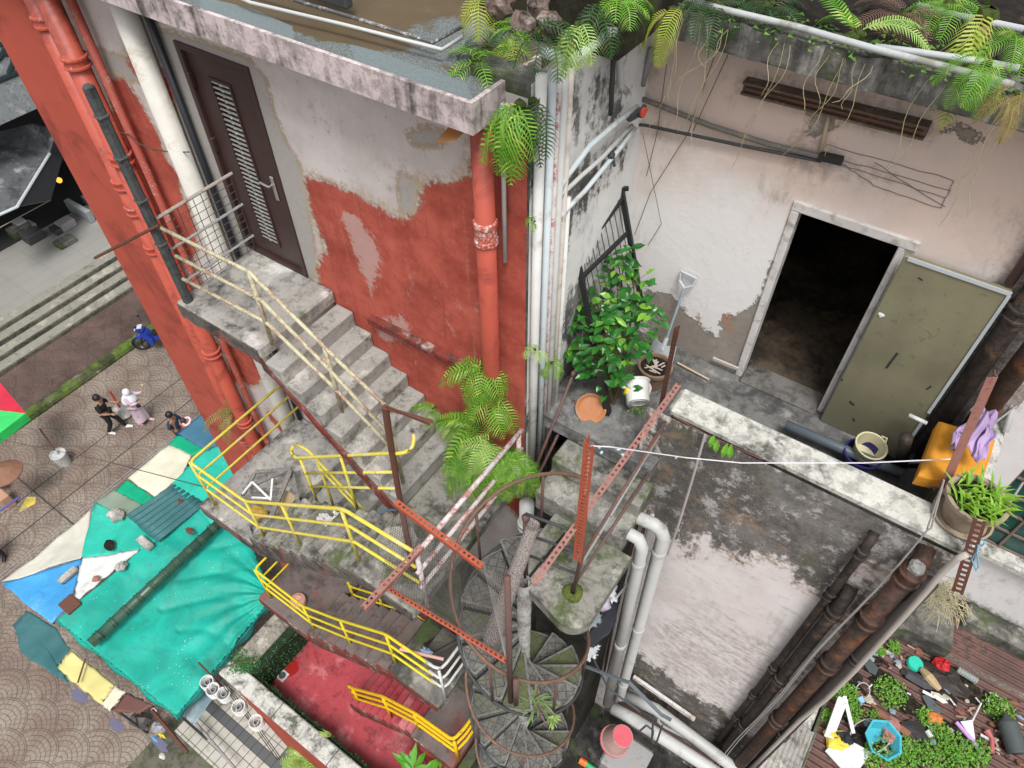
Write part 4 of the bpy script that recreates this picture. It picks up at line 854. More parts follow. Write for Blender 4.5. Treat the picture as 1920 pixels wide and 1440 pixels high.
steps = weather('cream_stone_steps', (.30, .29, .245), dark=(.14, .13, .11), amt=.30, scale=1.3, light=(.42, .395, .33)); edge_dk = weather('grimy_step_edge', (.17, .16, .13), amt=.5, scale=2)
B = MB(); B2 = MB()
for i in range(4):
    xa = -22.84-.48*i; B.box((xa-.5, -40, G-.1), (xa, 70, G+.13*(i+1))); B2.box((xa-.001, -40, G+.01), (xa+.012, 70, G+.13*(i+1)+.003)); B2.box((xa-.07, -40, G+.13*(i+1)-.02), (xa-.002, 70, G+.13*(i+1)+.004))
structure('plaza_steps', B, steps); structure('step_edges', B2, edge_dk)
tl = Mat('pale_plaza_tiles', .6, .3); x_, y_, _ = tl.xyz()
gx = ((x_/.6)-(x_/.6).f('FLOOR')-.5).f('ABSOLUTE').step(.47, .495); gy = ((y_/1.2)-(y_/1.2).f('FLOOR')-.5).f('ABSOLUTE').step(.485, .498)
tl.col(tl.mix(gx.f('MAXIMUM', gy)*.35, tl.mix(tl.noise(.7, 6), (.22, .215, .20), (.33, .325, .30)), (.10, .10, .09)))
B = MB(); B.add([(-60,-40,G+.522),(-24.77,-40,G+.522),(-24.77,70,G+.522),(-60,70,G+.522)], [(0,1,2,3)]); structure('plaza', B, tl.m, base=(0,0,G))
# building across the street
gb = thing('grey_shop_building', 'grey concrete building across the street with big dark painted strokes on its fascia', 'building', (-29, 8, G+.5))
cf = weather('grey_blue_fascia', (.33, .36, .37), dark=(.17, .19, .2), amt=.35, light=(.45, .48, .5), scale=3)
obj('sign_fascia', MB().box((-28, -30, -12.36), (-27, 60, -6)), cf, gb)
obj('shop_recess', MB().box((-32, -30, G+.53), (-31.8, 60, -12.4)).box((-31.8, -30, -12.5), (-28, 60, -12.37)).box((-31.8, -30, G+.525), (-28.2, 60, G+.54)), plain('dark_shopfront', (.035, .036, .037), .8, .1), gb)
ink = plain('dark_paint_stroke', (.03, .045, .05), .8, .2)
for nm, P in (('lower_stroke', [(-30, 163), (0, 150), (20, 142), (44, 131)]), ('rising_stroke', [(17, 138), (25, 118), (22, 103), (8, 100)]), ('square_stroke', [(-5, 112), (2, 106), (10, 88), (-4, 82)])):
    B = MB(); Q = [at(*p, 'x', -26.99) for p in P]
    for a, b in zip(Q, Q[1:]): B.bar(a, b+(b-a).normalized()*.05, .06, .17, (0, 0, 1))
    B = MB(); B.tube(Q, .10, 8); B.v = [(-26.99+(v[0]+26.99)*.25, v[1], v[2]) for v in B.v]; obj(nm, B, ink, gb)
awm = weather('dull_metal_awning', (.13, .135, .14), dark=(.05, .05, .055), amt=.4, light=(.30, .31, .33), scale=1.2, rough=.5)
aw = thing('metal_awning', 'dark folded metal shop awning with a white lit edge below the painted fascia', 'awning', (-26, 7, -14.5))
T = [at(60, 232, 'z', -13.4), at(108, 243, 'z', -13.4), at(93, 288, 'z', -14.2), at(32, 388, 'z', -14.2), at(-40, 420, 'z', -14.2), at(-60, 262, 'z', -13.4)]
obj('awning_sheet', MB().add(T, [(0, 1, 2, 5), (5, 2, 3, 4)]), awm, aw, thick=.03)
obj('awning_edge', MB().tube([T[2], T[3], T[4]], .05, 6), plain('white_edge', (.55, .58, .62), .4), aw)
lo = [at(95, 375, 'z', -15.0), at(120, 285, 'z', -14.6), at(108, 240, 'z', -13.5)]
obj('awning_side', MB().add([T[1], T[2], lo[0], lo[1]], [(0, 1, 2, 3)]).add([T[2], T[3], lo[0]], [(0, 1, 2)]), plain('black_canvas', (.025, .027, .032), .6), aw, thick=.02)
for a, b in (((95, 375), (-10, 432)), ((92, 376), (30, 388))):
    o = obj('awning_cord', MB().tube([at(*a, 'z', -15), at(*b, 'z', -15.6)], .018, 5), wireg, aw)
lm = Mat('lit_orange_lamp', .5); lm.col((.8, .35, .05)); lm.b.inputs['Emission Color'].default_value = (1, .42, .06, 1); lm.b.inputs['Emission Strength'].default_value = 1.2
p = at(111, 338, 'x', -28.5); o = obj('shop_lamp', MB().blob(p, .11, 10, 0), lm.m); tag(o, 'small glowing orange lamp in the dark shopfront', 'lamp')
cab = plain('pale_grey_cabinet', (.27, .30, .30), .5, .3)
for i, (px0, py0, px1, py1, lb) in enumerate(((133, 388, 168, 412, 'larger pale grey box standing at the dark shopfront'), (160, 372, 190, 395, 'second pale grey box behind the larger one at the shopfront'))):
    a = at(px0, py0, 'z', G+.9); b = at(px1, py1-10, 'z', G+.9); B = MB().bbox((min(a.x, b.x)-.4, min(a.y, b.y), G+.53), (max(a.x, b.x), max(a.y, b.y)+.1, G+1.05-.2*i), .02); B.box((max(a.x, b.x)+.001, (a.y+b.y)/2, G+.55), (max(a.x, b.x)+.006, (a.y+b.y)/2+.02, G+1.0-.2*i))
    o = obj('cabinet', B, cab); tag(o, lb, 'cabinet')
rg = random.Random(4)
for i in range(7):
    p = at(rg.uniform(10, 120), rg.uniform(425, 470), 'z', G+.53); B = MB().bbox((p.x, p.y, G+.53), (p.x+.5, p.y+rg.uniform(.3, .8), G+.53+rg.uniform(.15, .4)), .03)
    o = obj('shop_crate', B, (greyp, conc_dark, darkgrey)[i % 3]); tag(o, 'low grey crate in the shadow in front of the shopfront', 'crate', 'crates in front of the shopfront')

# ---------------------------------------------------------------- market stalls
def cloth_mat(name, c, dark=None, var=.14, spots=True, rough=.55, mud=.3):
    M = Mat(name, rough, .35); n = M.noise(1.3, 6, .6, dist=.6); n2 = M.noise(1.7, 4, .5); n3 = M.noise(38, 2, .6)
    cc = M.mix(n.step(.3, .7), [q*(1-var) for q in c], [min(1, q*(1+var)) for q in c]); cc = M.mix((M.noise(.9, 9, .75)).step(.54, .68)*mud, cc, dark or [q*.35+.02 for q in c]); cc = M.mix((M.noise(.6, 5, .6, v=M.map(loc=(7, 3, 1)))).step(.45, .7)*.25, cc, [min(1, q*.7+.14) for q in c])
    if spots: cc = M.mix(n3.step(.765, .785)*.8, cc, (.7, .75, .7)); 
    if spots: cc = M.mix(M.vor(13).step(.11, .07)*M.noise(1.1, 3, v=M.map(loc=(3, 1, 2))).step(.50, .60), cc, (.75, .78, .76)); cc = M.mix(M.vor(9, v=M.map(loc=(4, 4, 4))).step(.10, .07)*.8, cc, (.05, .08, .07))
    M.col(cc); M.bump(n2, .35, .1); return M.m
def panel(label, pts, z, mat, name='tarpaulin', thick=.012, cat='tarpaulin', group=None, wr=.03, n=14, tilt=None, seed=1):
    """cover sheet: quad (bilinear, wrinkled) or polygon at stall-roof height"""
    rg = random.Random(seed); zz = z if hasattr(z, '__len__') else [z]*len(pts); Q = [at(p[0], p[1], 'z', h) for p, h in zip(pts, zz)]
    B = MB(); ph = [rg.uniform(0, 6) for _ in range(6)]
    def wv(p): return wr*(math.sin(p.x*3.1+ph[0]+1.3*math.sin(p.y*2+ph[1]))+.6*math.sin(p.y*5.3+ph[2]+p.x*4)+.4*math.sin(p.x*11+ph[3]))
    if len(Q) == 4:
        def f(u, v):
            p = (Q[0]*(1-u)+Q[1]*u)*(1-v)+(Q[3]*(1-u)+Q[2]*u)*v
            e = min(u, 1-u, v, 1-v); p = p+Vector((0, 0, wv(p)*min(1, e*6+.3)-(.03 if e < .001 else 0)))
            if e < .001: p = p+Vector((rg.uniform(-.03, .03), rg.uniform(-.03, .03), 0))
            return p
        B.sheet(f, n, n)
    else:
        c = sum(Q, Vector())/len(Q); m = 8; ring = []
        for i in range(len(Q)):
            for k in range(5): p = Q[i].lerp(Q[(i+1) % len(Q)], k/5); ring.append(p+Vector((rg.uniform(-.02, .02), rg.uniform(-.02, .02), 0)))
        L = len(ring)
        for j in range(1, m+1):
            for p in ring: q = c.lerp(p, j/m); B.v.append(tuple(q+Vector((0, 0, wv(q)*.8))))
        B.v.append(tuple(c)); ci = len(B.v)-1
        for i in range(L): B.f.append((ci, i, (i+1) % L))
        for j in range(m-1):
            for i in range(L): B.f.append((j*L+i, (j+1)*L+i, (j+1)*L+(i+1) % L, j*L+(i+1) % L))
    o = obj(name, B, mat, smooth=True, thick=thick); return tag(o, label, cat, group)
g_st = 'tarpaulins and sheets covering the market stalls'
teal = cloth_mat('teal_tarpaulin', (.008, .34, .265), mud=.5, var=.22); teal2 = cloth_mat('light_teal_tarpaulin', (.02, .42, .32), mud=.5); blue = cloth_mat('blue_tarpaulin', (.05, .30, .62), dark=(.35, .5, .6)); 
white = cloth_mat('white_tarpaulin', (.62, .63, .62), dark=(.12, .09, .07), mud=.5, spots=False); creamt = cloth_mat('cream_board', (.62, .60, .47), spots=False, mud=.15); greenb = cloth_mat('green_board', (.0, .33, .17), spots=False)
cream2 = cloth_mat('dirty_cream_sheet', (.52, .51, .44), spots=False); slate = cloth_mat('dark_teal_sheet', (.035, .13, .14), spots=False); navy = cloth_mat('slate_blue_sheet', (.05, .15, .23), spots=False); yelb = cloth_mat('pale_yellow_board', (.62, .55, .22), spots=False); brownb = cloth_mat('brown_board', (.13, .06, .05), spots=False)
# the big teal sheet: creased towards its lower right corner
tr = thing('tarpaulin', 'huge creased teal tarpaulin with the green drainpipe lying across it', 'tarpaulin', tuple(at(300, 1150, 'z', -15.05)), g_st)
q0, q1, q2, q3 = at(104, 1162, 'z', -15.0), at(420, 900, 'z', -15.0), at(512, 1118, 'z', -15.15), at(330, 1343, 'z', -15.25)
rg = random.Random(2)
def ftarp(u, v):
    p = (q0*(1-u)+q1*u)*(1-v)+(q3*(1-u)+q2*u)*v; e = min(u, 1-u, v, 1-v)
    r = math.hypot(1-u, (1-v)*.8); a = math.atan2(1-v, 1-u+1e-6)
    cre = .05*max(0, 1-r*1.0)*math.sin(a*26+r*6)+.035*max(0, u*1.2-v*.6-.3)*math.sin(u*29-v*17+2.5*math.sin(v*9))*math.sin(u*11+v*23)+.02*math.sin(u*17+3*math.sin(v*5))*math.sin(v*7+1)+.022*max(0, v-.45)*math.sin(u*33+v*6+2*math.sin(v*3))
    fold = -abs(math.sin((u*1.4-v*.9+.15*math.sin(v*6))*9))**12*.03*(u > .35)
    edge = -.05 if e < .001 else 0; j = .025 if e < .001 else 0
    return p+Vector((rg.uniform(-j, j), rg.uniform(-j, j), cre+fold+edge-.03*math.sin(math.pi*u)*math.sin(math.pi*v)))
obj('cover_sheet', MB().sheet(ftarp, 110, 110), teal, tr, smooth=True, thick=.01)
fl = [at(512, 1118, 'z', -15.15), at(330, 1343, 'z', -15.25)]
obj('edge_flap', MB().sheet(lambda u, v: fl[0].lerp(fl[1], u)+Vector((.05*math.sin(u*25)*v+.02, .03*v, -.03-.22*v+.03*math.sin(u*9)*v)), 50, 4), cloth_mat('teal_flap', (.02, .22, .2), spots=False), tr, smooth=True, thick=.008)
fl2 = [at(330, 1343, 'z', -15.25), at(104, 1162, 'z', -15.0)]
obj('edge_flap', MB().sheet(lambda u, v: fl2[0].lerp(fl2[1], u)+Vector((0, -.04*v+.03*math.sin(u*22)*v, -.05-.14*v)), 50, 3), teal, tr, smooth=True, thick=.008)
panel('light blue tarpaulin with torn white scuffs at the left tip of the stalls', [(3, 1094), (152, 1045), (136, 1128), (98, 1168), (42, 1128)], -15.05, blue, group=g_st, seed=3)
panel('dirty cream sheet stretched to a long point above the blue tarpaulin', [(4, 1092), (60, 1048), (172, 955), (160, 1042), (152, 1046)], -15.02, cream2, group=g_st, seed=4)
panel('light teal tarpaulin with a dark puddle of leaves', [(178, 942), (243, 968), (296, 1016), (262, 1032), (154, 1046)], -14.99, teal2, group=g_st, seed=5)
panel('white triangular sheet weighed down with bricks', [(153, 1046), (263, 1028), (146, 1122), (137, 1126)], -14.96, white, group=g_st, seed=6)
panel('dusty clear sheet with orange rubble beside the rock', [(180, 942), (216, 918), (296, 940), (250, 976), (240, 972)], -14.95, cloth_mat('dusty_sheet', (.20, .26, .20), dark=(.42, .17, .08), mud=.8, spots=False), group=g_st, seed=7)
panel('pale cream board between two green boards', [(316, 832), (360, 853), (343, 888), (290, 932), (240, 898)], -14.9, creamt, name='roof_board', cat='board', group=g_st, wr=.008, seed=8)
panel('upper green board touching the slate blue sheet', [(333, 814), (388, 842), (360, 854), (316, 831)], -14.88, greenb, name='roof_board', cat='board', group=g_st, wr=.01, seed=9)
panel('lower green board beside the corrugated dark sheet', [(238, 898), (289, 932), (271, 948), (216, 919)], -14.88, greenb, name='roof_board', cat='board', group=g_st, wr=.01, seed=10)
panel('slate blue sheet nearest the red pier', [(332, 813), (388, 766), (420, 824), (388, 846)], -14.85, navy, group=g_st, wr=.008, seed=11)
panel('teal tarpaulin beside the red pier under the yellow rails', [(387, 846), (424, 826), (452, 885), (400, 985), (318, 905), (343, 882)], -14.93, teal2, group=g_st, seed=12)
Q = [at(*p, 'z', -14.9) for p in ((236, 966), (326, 908), (386, 944), (296, 1016))]
B = MB().sheet(lambda u, v: (Q[0]*(1-u)+Q[1]*u)*(1-v)+(Q[3]*(1-u)+Q[2]*u)*v+Vector((0, 0, .025*math.sin(v*2*math.pi*7))), 6, 84); o = obj('corrugated_sheet', B, slate, smooth=True, thick=.006); tag(o, 'dark green corrugated sheet with rubbish on it between the green board and teal cover', 'roof sheet', g_st)
panel('dark teal sheet hanging lowest at the far left of the stalls', [(25, 1172), (50, 1145), (104, 1178), (130, 1215), (107, 1250), (136, 1288), (40, 1225)], -15.3, slate, group=g_st, seed=13)
panel('pale yellow board below the big teal tarpaulin', [(106, 1252), (132, 1217), (214, 1283), (189, 1320)], -15.25, yelb, name='roof_board', cat='board', group=g_st, wr=.006, seed=14)
panel('small cream board next to the yellow board', [(190, 1321), (216, 1284), (234, 1297), (207, 1331)], -15.28, creamt, name='roof_board', cat='board', group=g_st, wr=.006, seed=15)
panel('brown board at the lower end of the stall row', [(208, 1332), (236, 1298), (290, 1322), (262, 1338)], -15.35, brownb, name='roof_board', cat='board', group=g_st, wr=.006, seed=16)
panel('crumpled pale blue grey sheet hanging off the near corner of the big teal tarpaulin', [(342, 1345), (372, 1282), (398, 1270), (412, 1300), (366, 1358)], -15.9, cloth_mat('blue_grey_sheet', (.20, .29, .33), dark=(.5, .55, .58), mud=.6, spots=False), group=g_st, wr=.07, seed=17)
for i, (p, s_, lb, mm) in enumerate((((219, 965), (.20, .18, .12), 'large grey rock on the dusty clear sheet', conc), ((272, 1018), (.22, .09, .06), 'pale brick on the corner of the light teal tarpaulin', conc), ((128, 1078), (.08, .22, .06), 'long grey block lying on the blue tarpaulin', conc), ((227, 1062), (.12, .12, .09), 'small grey stone on the edge of the white sheet', conc), ((132, 1134), (.20, .16, .07), 'dark brown block at the corner of the blue tarpaulin', rustb), ((180, 1085), (.08, .08, .04), 'lump of reddish rubble on the white sheet', pinkpr), ((205, 1022), (.16, .11, .015), 'wet pile of dead leaves on the light teal tarpaulin', soil), ((338, 940), (.09, .06, .03), 'dark scrap on the corrugated sheet', rustb), ((356, 995), (.13, .07, .02), 'dark torn scrap on the teal cover below the corrugated sheet', rustb))):
    c = at(*p, 'z', -14.88 if i not in (2, 4) else -14.98)
    if 'brick' in lb or 'block' in lb: B = MB().bbox(c-Vector(s_), c+Vector(s_), .02)
    else: B = MB().blob(c, s_, 11, .28, i)
    o = obj('weight_stone' if i < 6 else 'litter', B, mm, smooth=False); tag(o, lb, 'stone' if i < 6 else 'litter')
grn = plain('dark_green_plastic', (.035, .085, .055), .35, .5, dirt=(.02, .04, .03), damt=.3, scale=2)
a, b = at(170, 1207, 'z', -14.78), at(412, 980, 'z', -14.74); dp = obj('green_drainpipe', MB().tube([a, b], .115, 18), grn, smooth=True); tag(dp, 'dark green ribbed drainpipe lying across the big teal tarpaulin', 'drainpipe')
for i in range(10):
    c = a.lerp(b, (i+.55)/10.2); ax = (b-a).normalized(); obj('pipe_rib', MB().lathe(c, [(.115, -.05), (.137, -.045), (.137, -.02), (.118, -.015), (.118, .02), (.137, .025), (.137, .05), (.115, .055)], 18, ax), grn, dp)
for i, p in enumerate(((110, 1165), (330, 1335), (500, 1130), (15, 1098), (180, 948), (320, 1200), (330, 835), (60, 1200), (200, 1318))):
    c = at(*p, 'z', -15.35); o = obj('stall_post', MB().tube([(c.x, c.y, G), (c.x, c.y, -15.35)], .025, 6), darkgrey); tag(o, 'thin iron post holding up the stall covers', 'post', 'posts under the stall covers')
# clutter below the teal cover
for i, (P, z, lb, mm, r) in enumerate((([(285, 1332), (352, 1412)], -16.2, 'long brown pole lying beyond the near end of the stalls', rustb, .04), ([(372, 1242), (425, 1297)], -14.8, 'dark stick poking over the right edge of the teal tarpaulin', rustb, .02), ([(160, 1235), (146, 1280)], -15.1, 'thin stick leaning over the yellow board', rustb, .02), ([(345, 1330), (440, 1440)], -16.9, 'grimy rail edging the tiled yard', greyp, .03))):
    o = obj('pole', MB().tube([at(*p, 'z', z) for p in P], r, 6), mm); tag(o, lb, 'pole')

# ---------------------------------------------------------------- tiled yard, terrace of the lowest stair
tk = Mat('checker_tiles', .45, .4); x_, y_, _ = tk.xyz(); s_ = .215
ix = (x_/s_).f('FLOOR'); iy = (y_/s_).f('FLOOR'); fx = x_/s_-ix; fy = y_/s_-iy
gr = (fx-.5).f('ABSOLUTE').step(.44, .48).f('MAXIMUM', (fy-.5).f('ABSOLUTE').step(.44, .48))
band = ((iy+1.0).f('ABSOLUTE').f('LESS_THAN', .4)).f('MAXIMUM', (ix-4.0).f('ABSOLUTE').f('LESS_THAN', .4))
c = tk.mix(tk.noise(1.3, 6), (.36, .34, .30), (.56, .54, .48)); c = tk.mix(band, c, (.10, .105, .115)); c = tk.mix(tk.noise(2.2, 8, .7).step(.5, .7)*.6, c, (.12, .11, .09)); tk.col(tk.mix(gr*.85, c, (.035, .033, .03)))
B = MB(); B.add([(-9.0,-.45,-17.3),(-6.2,-.45,-17.3),(-6.2,1.9,-17.3),(-9.0,1.9,-17.3)], [(0,1,2,3)]).box((-9.0, -.5, G), (-6.2, -.451, -17.3)).box((-9.05, -.5, G), (-9.001, 1.9, -17.3)); structure('tiled_yard_floor', B, tk.m, base=(-7.55, .42, -17.3))
gd = weather('muddy_green_ground', (.16, .155, .12), dark=(.05, .05, .04), amt=.5, moss=.5, scale=1.5); B = MB(); B.add([(-9.4,-3,G+.012),(-3,-3,G+.012),(-3,.6,G+.012),(-9.4,.6,G+.012)], [(0,1,2,3)]); structure('muddy_ground', B, gd)
ct = thing('terrace_wall', 'white mould capped wall with red sides around the red terrace', 'wall', (-4, .8, G))
obj('wall_cap', MB().bbox((-6.63, .66, -12.5), (-2.1, .96, -12.4), .02), cap_white, ct)
obj('wall_cap', MB().bbox((-6.63, .962, -12.5), (-6.25, 3.3, -12.405), .02), weather('brown_grey_cap', (.33, .31, .26), dark=(.08, .075, .06), amt=.5, scale=2.5, light=(.48, .46, .4)), ct)
B, at_ = wall_grid('y', .70, -6.59, -2.1, G, -12.5, .1, (), ([], [], [])); 
obj('red_wall_face', MB().box((-6.59, .70, G), (-2.1, .93, -12.502)).box((-6.59, .931, G), (-6.29, 3.3, -12.502)), red_flat, ct)
for x_ in (-5.35, -4.1, -2.95): obj('cap_joint', MB().box((x_, .655, -12.46), (x_+.012, .965, -12.396)), line, ct)
B = MB(); B.box((-6.29, .93, Z4-.2), (-2.05, 3.32, Z4)); structure('red_terrace_floor', B, redfloor)
pz = at(530, 1267, 'z', Z4); dn = thing('floor_drain', 'pale square floor drain at the hedge corner of the red terrace', 'drain', tuple(pz))
obj('drain_plate', MB().bbox((pz.x-.09, pz.y-.09, Z4), (pz.x+.09, pz.y+.09, Z4+.02), .01), plain('pale_stone', (.5, .5, .48), .7), dn); obj('drain_bowl', MB().lathe((pz.x, pz.y, Z4+.021), [(.065, 0), (.05, .006), (.03, .003), (0, .004)], 14), darkgrey, dn)
pr = at(542, 1253, 'z', Z4); stn = plain('wet_red_stain', (.30, .015, .012), .3, .5); o = obj('red_stain', MB().prism([(pr.x+.17*math.cos(a)*(1+.12*math.sin(3*a)), pr.y+.17*math.sin(a)) for a in np.linspace(0, 6.2, 22)], Z4+.001, Z4+.005), stn); tag(o, 'round dark red patch on the red terrace floor', 'stain')
# lanterns
cb = at(400, 1262, 'z', -14.2); ce = at(520, 1425, 'z', -15.2)
for nm in range(3): 
    o = obj('sagging_cable', MB().tube([cb.lerp(ce, t)+Vector((.02*nm, .03*nm, -.25*math.sin(math.pi*t)*(1+.2*nm))) for t in np.linspace(0, 1, 14)], .008, 4), wire); tag(o, 'dark cable sagging over the tiled yard', 'cable', 'cables over the tiled yard')
lw = plain('white_wire', (.62, .62, .60), .5)
root = thing('ring_lantern', 'white wire ring lantern hanging furthest left over the yard, at the teal cover', 'lantern', (0, 0, 0), 'white ring lanterns over the tiled yard')
B = MB()
for z_ in (0, .05, .10, .15): B.tube([(.1*math.cos(a), .1*math.sin(a), z_) for a in np.linspace(0, 2*math.pi, 19)[:-1]], .011, 5, closed=True)
obj('cage_rings', B, lw, root)
for k in range(6): a = k*math.pi/3; obj('cage_strut', MB().tube([(.1*math.cos(a), .1*math.sin(a), 0), (.1*math.cos(a), .1*math.sin(a), .15)], .007, 4), lw, root)
obj('inner_ring', MB().lathe((0, 0, .02), [(.045, 0), (.05, .1), (.035, .1), (.03, 0)], 12), plain('grey_lamp_ring', (.3, .3, .3), .5), root)
for i, (p, lb) in enumerate((((393, 1284), None), ((424, 1306), 'ring lantern second from the teal cover, tangled with a white cord'), ((404, 1298), 'ring lantern tucked half behind the tangled one'), ((452, 1330), 'ring lantern in the middle of the cable over the yard'), ((484, 1358), 'ring lantern nearest the bottom of the picture over the yard'))):
    c = at(*p, 'z', -14.75)
    if i == 0: root.scale = (1.25,)*3; root.location = c+OFF; BASE[root.name] = Vector((0,0,0))
    else: o = copy_tree(root, c, i*.4, lb, scale=1.25)

# ---------------------------------------------------------------- alley between the buildings
B = MB(); B.box((-2.15, -4, -11.9), (1.19, 3.65, -11.7)); structure('alley_floor', B, asphalt_dark)
B = MB().box((-2.2, .97, G), (-2.05, YA-.01, -11.5)); o = obj('mossy_low_wall', B, weather('moss_wall', (.12, .13, .09), dark=(.03, .035, .02), amt=.5, moss=.7), None); tag(o, 'low mossy green wall at the foot of the spiral stair', 'wall')
# ---------------------------------------------------------------- lower roof to the right
cor = Mat('brown_corrugated_sheet', .6, .35); n = cor.noise(1.2, 7, .7); n2 = cor.noise(9, 6, .7)
cc = cor.mix(n.step(.3, .65), (.07, .04, .036), (.15, .075, .06)); cc = cor.mix((n2*.5+n*.5).step(.52, .60)*.8, cc, (.035, .03, .024)); cor.col(cc)
rz = -10.5
rr = thing('corrugated_roof', 'low brown corrugated roof littered with rubbish and weeds', 'roofing', (4, 5, rz))  # only the roof is built, no shed under it
B = MB().sheet(lambda u, v: (1.75+6.5*u, 1.5+5.2*v, rz+.02*math.sin(v*2*math.pi*52)), 6, 420); obj('roof_sheet', B, cor.m, rr, smooth=True)
B = MB().sheet(lambda u, v: (2.6+6.5*u, 6.72+.55*v, rz+.10+.12*v+.02*math.sin(v*2*math.pi*6)), 6, 50); obj('upper_roof_strip', B, cor.m, rr, smooth=True)
B = MB().box((1.75, 1.5, rz-.3), (8.2, 6.7, rz-.06)).box((1.72, 1.5, rz-.2), (1.76, 6.6, rz+.03)); obj('roof_base', B, conc_dark, rr)
P = [(1.19, 5.9), (2.02, 6.38), (2.3, 6.58), (2.92, 6.60), (2.86, 7.05), (2.6, 7.48), (1.19, 7.48)]
o = obj('concrete_ledge', MB().prism(P, rz-.3, rz+.35), conc_dark); tag(o, 'dark grey concrete ledge between the brown roof and the white wall', 'ledge')
o = obj('concrete_ledge', MB().bbox((2.95, 7.16, rz-.1), (8.5, 7.49, rz+.42), .03), conc_dark); tag(o, 'narrow mossy concrete upstand at the foot of the white wall', 'ledge')
wc = thing('rear_building', 'white walled building at the far right with a dark green window', 'building', (5, 7.5, G))
hole = (2.28, 7.2, -8.80, -5.8)
B, at_ = wall_grid('y', 7.5, 1.2, 9, -11, -2.6, .12, [hole], ([[(1, -2.5), (9, -2.5), (9, -5.7), (1, -5.7)], [(1.2, -10.0), (9, -10.15), (9, -11), (1, -11)]], [], [])); obj('white_wall', B, mat_stained('clean_white_plaster', (.62, .60, .60), (.70, .68, .68), (.05, .05, .048), (.3, .28, .25), .10), wc, attr=at_)
obj('window_sill', MB().bbox((2.2, 7.36, -8.92), (9, 7.6, -8.80), .02), cap_white, wc)
wn = obj('window_pane', MB().add([(hole[0], 7.6, hole[2]), (hole[1], 7.6, hole[2]), (hole[1], 7.6, hole[3]), (hole[0], 7.6, hole[3])], [(0, 1, 2, 3)]), plain('dark_teal_glass', (.015, .07, .06), .12, .6, var=.5, scale=3), wc)
B = MB()
for k in range(12): x_ = hole[0]+.42*k; B.box((x_, 7.56, hole[2]), (x_+.03, 7.598, hole[3]))
for k in range(8): z_ = hole[2]+.33*k; B.box((hole[0], 7.565, z_), (hole[1], 7.597, z_+.022))
obj('window_frame', B, rusty('brown_window_frame', (.17, .13, .11), amt=.4), wc)
B = MB().box((1.20, 5.0, -6), (1.6, 7.49, -5.6)); 
o = None and obj('grey_wall_stub', MB().bbox((1.5, 6.2, -6.9), (3.4, 7.49, -6.6), .03), conc_dark)
# ---------------------------------------------------------------- plants
fern_m = leafy('fern_green', (.06, .23, .015), (.26, .50, .05), (.42, .56, .10))
fern_l = leafy('fern_pale_green', (.22, .42, .08), (.44, .60, .17), (.52, .60, .22))
fern_y = leafy('fern_yellow_green', (.26, .36, .03), (.46, .52, .08), (.40, .34, .10))
fern_d = leafy('fern_dark', (.02, .06, .015), (.05, .12, .03), (.10, .09, .04))
big_leaf = leafy('glossy_leaf', (.012, .085, .015), (.05, .24, .03), (.20, .42, .05), trans=.15, rough=.28)
weed_m = leafy('weed_green', (.06, .17, .02), (.17, .34, .04), (.26, .36, .06))
moss_m = weather('moss_cushion', (.07, .10, .02), dark=(.02, .03, .01), amt=.5, scale=12)
stem_m = plain('brown_stem', (.10, .07, .035), .8)
strand_m = plain('dry_root', (.40, .36, .20), .9)

WF = [.34]
def frond(B, base, d, L, wl, n=26, droop=1.0, rg=random, curl=0):
    p = vec(base); d = vec(d).normalized(); st_ = L/n; pts = [p.copy()]; side0 = d.cross(Vector((0, 0, 1)))
    side0 = side0.normalized() if side0.length > .05 else Vector((rg.uniform(-1, 1), rg.uniform(-1, 1), 0)).normalized()
    for i in range(n):
        d = (d + Vector((0, 0, -droop*1.9/n)) + side0*curl/n).normalized(); p = p+d*st_; pts.append(p.copy())
    B.tube(pts[::3]+[pts[-1]], [.0035]*len(pts[::3])+[.001], 3, cap=False)
    for i in range(2, n+1):
        t = i/n; q = pts[i]; dd = (pts[i]-pts[i-1]).normalized(); sd = dd.cross(Vector((0, 0, 1)))
        sd = side0 if sd.length < .15 else sd.normalized()
        if sd.dot(side0) < 0: sd = -sd
        up = sd.cross(dd).normalized(); l = wl*math.sin(math.pi*min(1, .12+.88*(1-t)**.75))*(.9+.2*rg.random())
        l = wl*(math.sin(math.pi*(t*.86+.12)))**.7*(.88+.24*rg.random())
        w = st_*WF[0]
        for s in (-1, 1):
            o = (sd*s*.86+dd*.42).normalized(); m = q+o*l*.5+up*l*.08; e = q+o*l+dd*l*.15-Vector((0, 0, l*.22))
            B.add([q-dd*w*.5, q+dd*w*.5, m+dd*w*.62, m-dd*w*.62, e], [(0, 1, 2, 3), (3, 2, 4)])
def fern(label, base, n, L, wl, mat, dirs=None, droop=1.0, group=None, seed=1, name='fern', az=None, up=(.2, 1.0), nl=15):
    """a fern rooted at base; fronds fan out through the azimuth range az (degrees in plan)"""
    rg = random.Random(seed); root = thing(name, label, 'fern', base, group)
    obj('root_clump', MB().blob(base, (L*.09, L*.09, L*.07), 9, .3, seed), moss_m, root)
    n = int(n*1.15)
    for i in range(n):
        a0, a1 = az or (0, 360); a = R(a0+(a1-a0)*(i+.5*rg.random()+.25)/n); u = rg.uniform(*up)
        B = MB(); frond(B, vec(base)+Vector((rg.uniform(-.03, .03), rg.uniform(-.03, .03), rg.uniform(-.03, .03))), (math.cos(a), math.sin(a), u), L*rg.uniform(.75, 1.12), wl, nl, droop*rg.uniform(.8, 1.3), rg, rg.uniform(-.6, .6))
        obj('frond', B, mat, root)
    return root
gf = 'ferns growing out of the walls and roofs'
YF = 3.22
f0 = lambda x, y, yy=YF: at(x, y, 'y', yy)
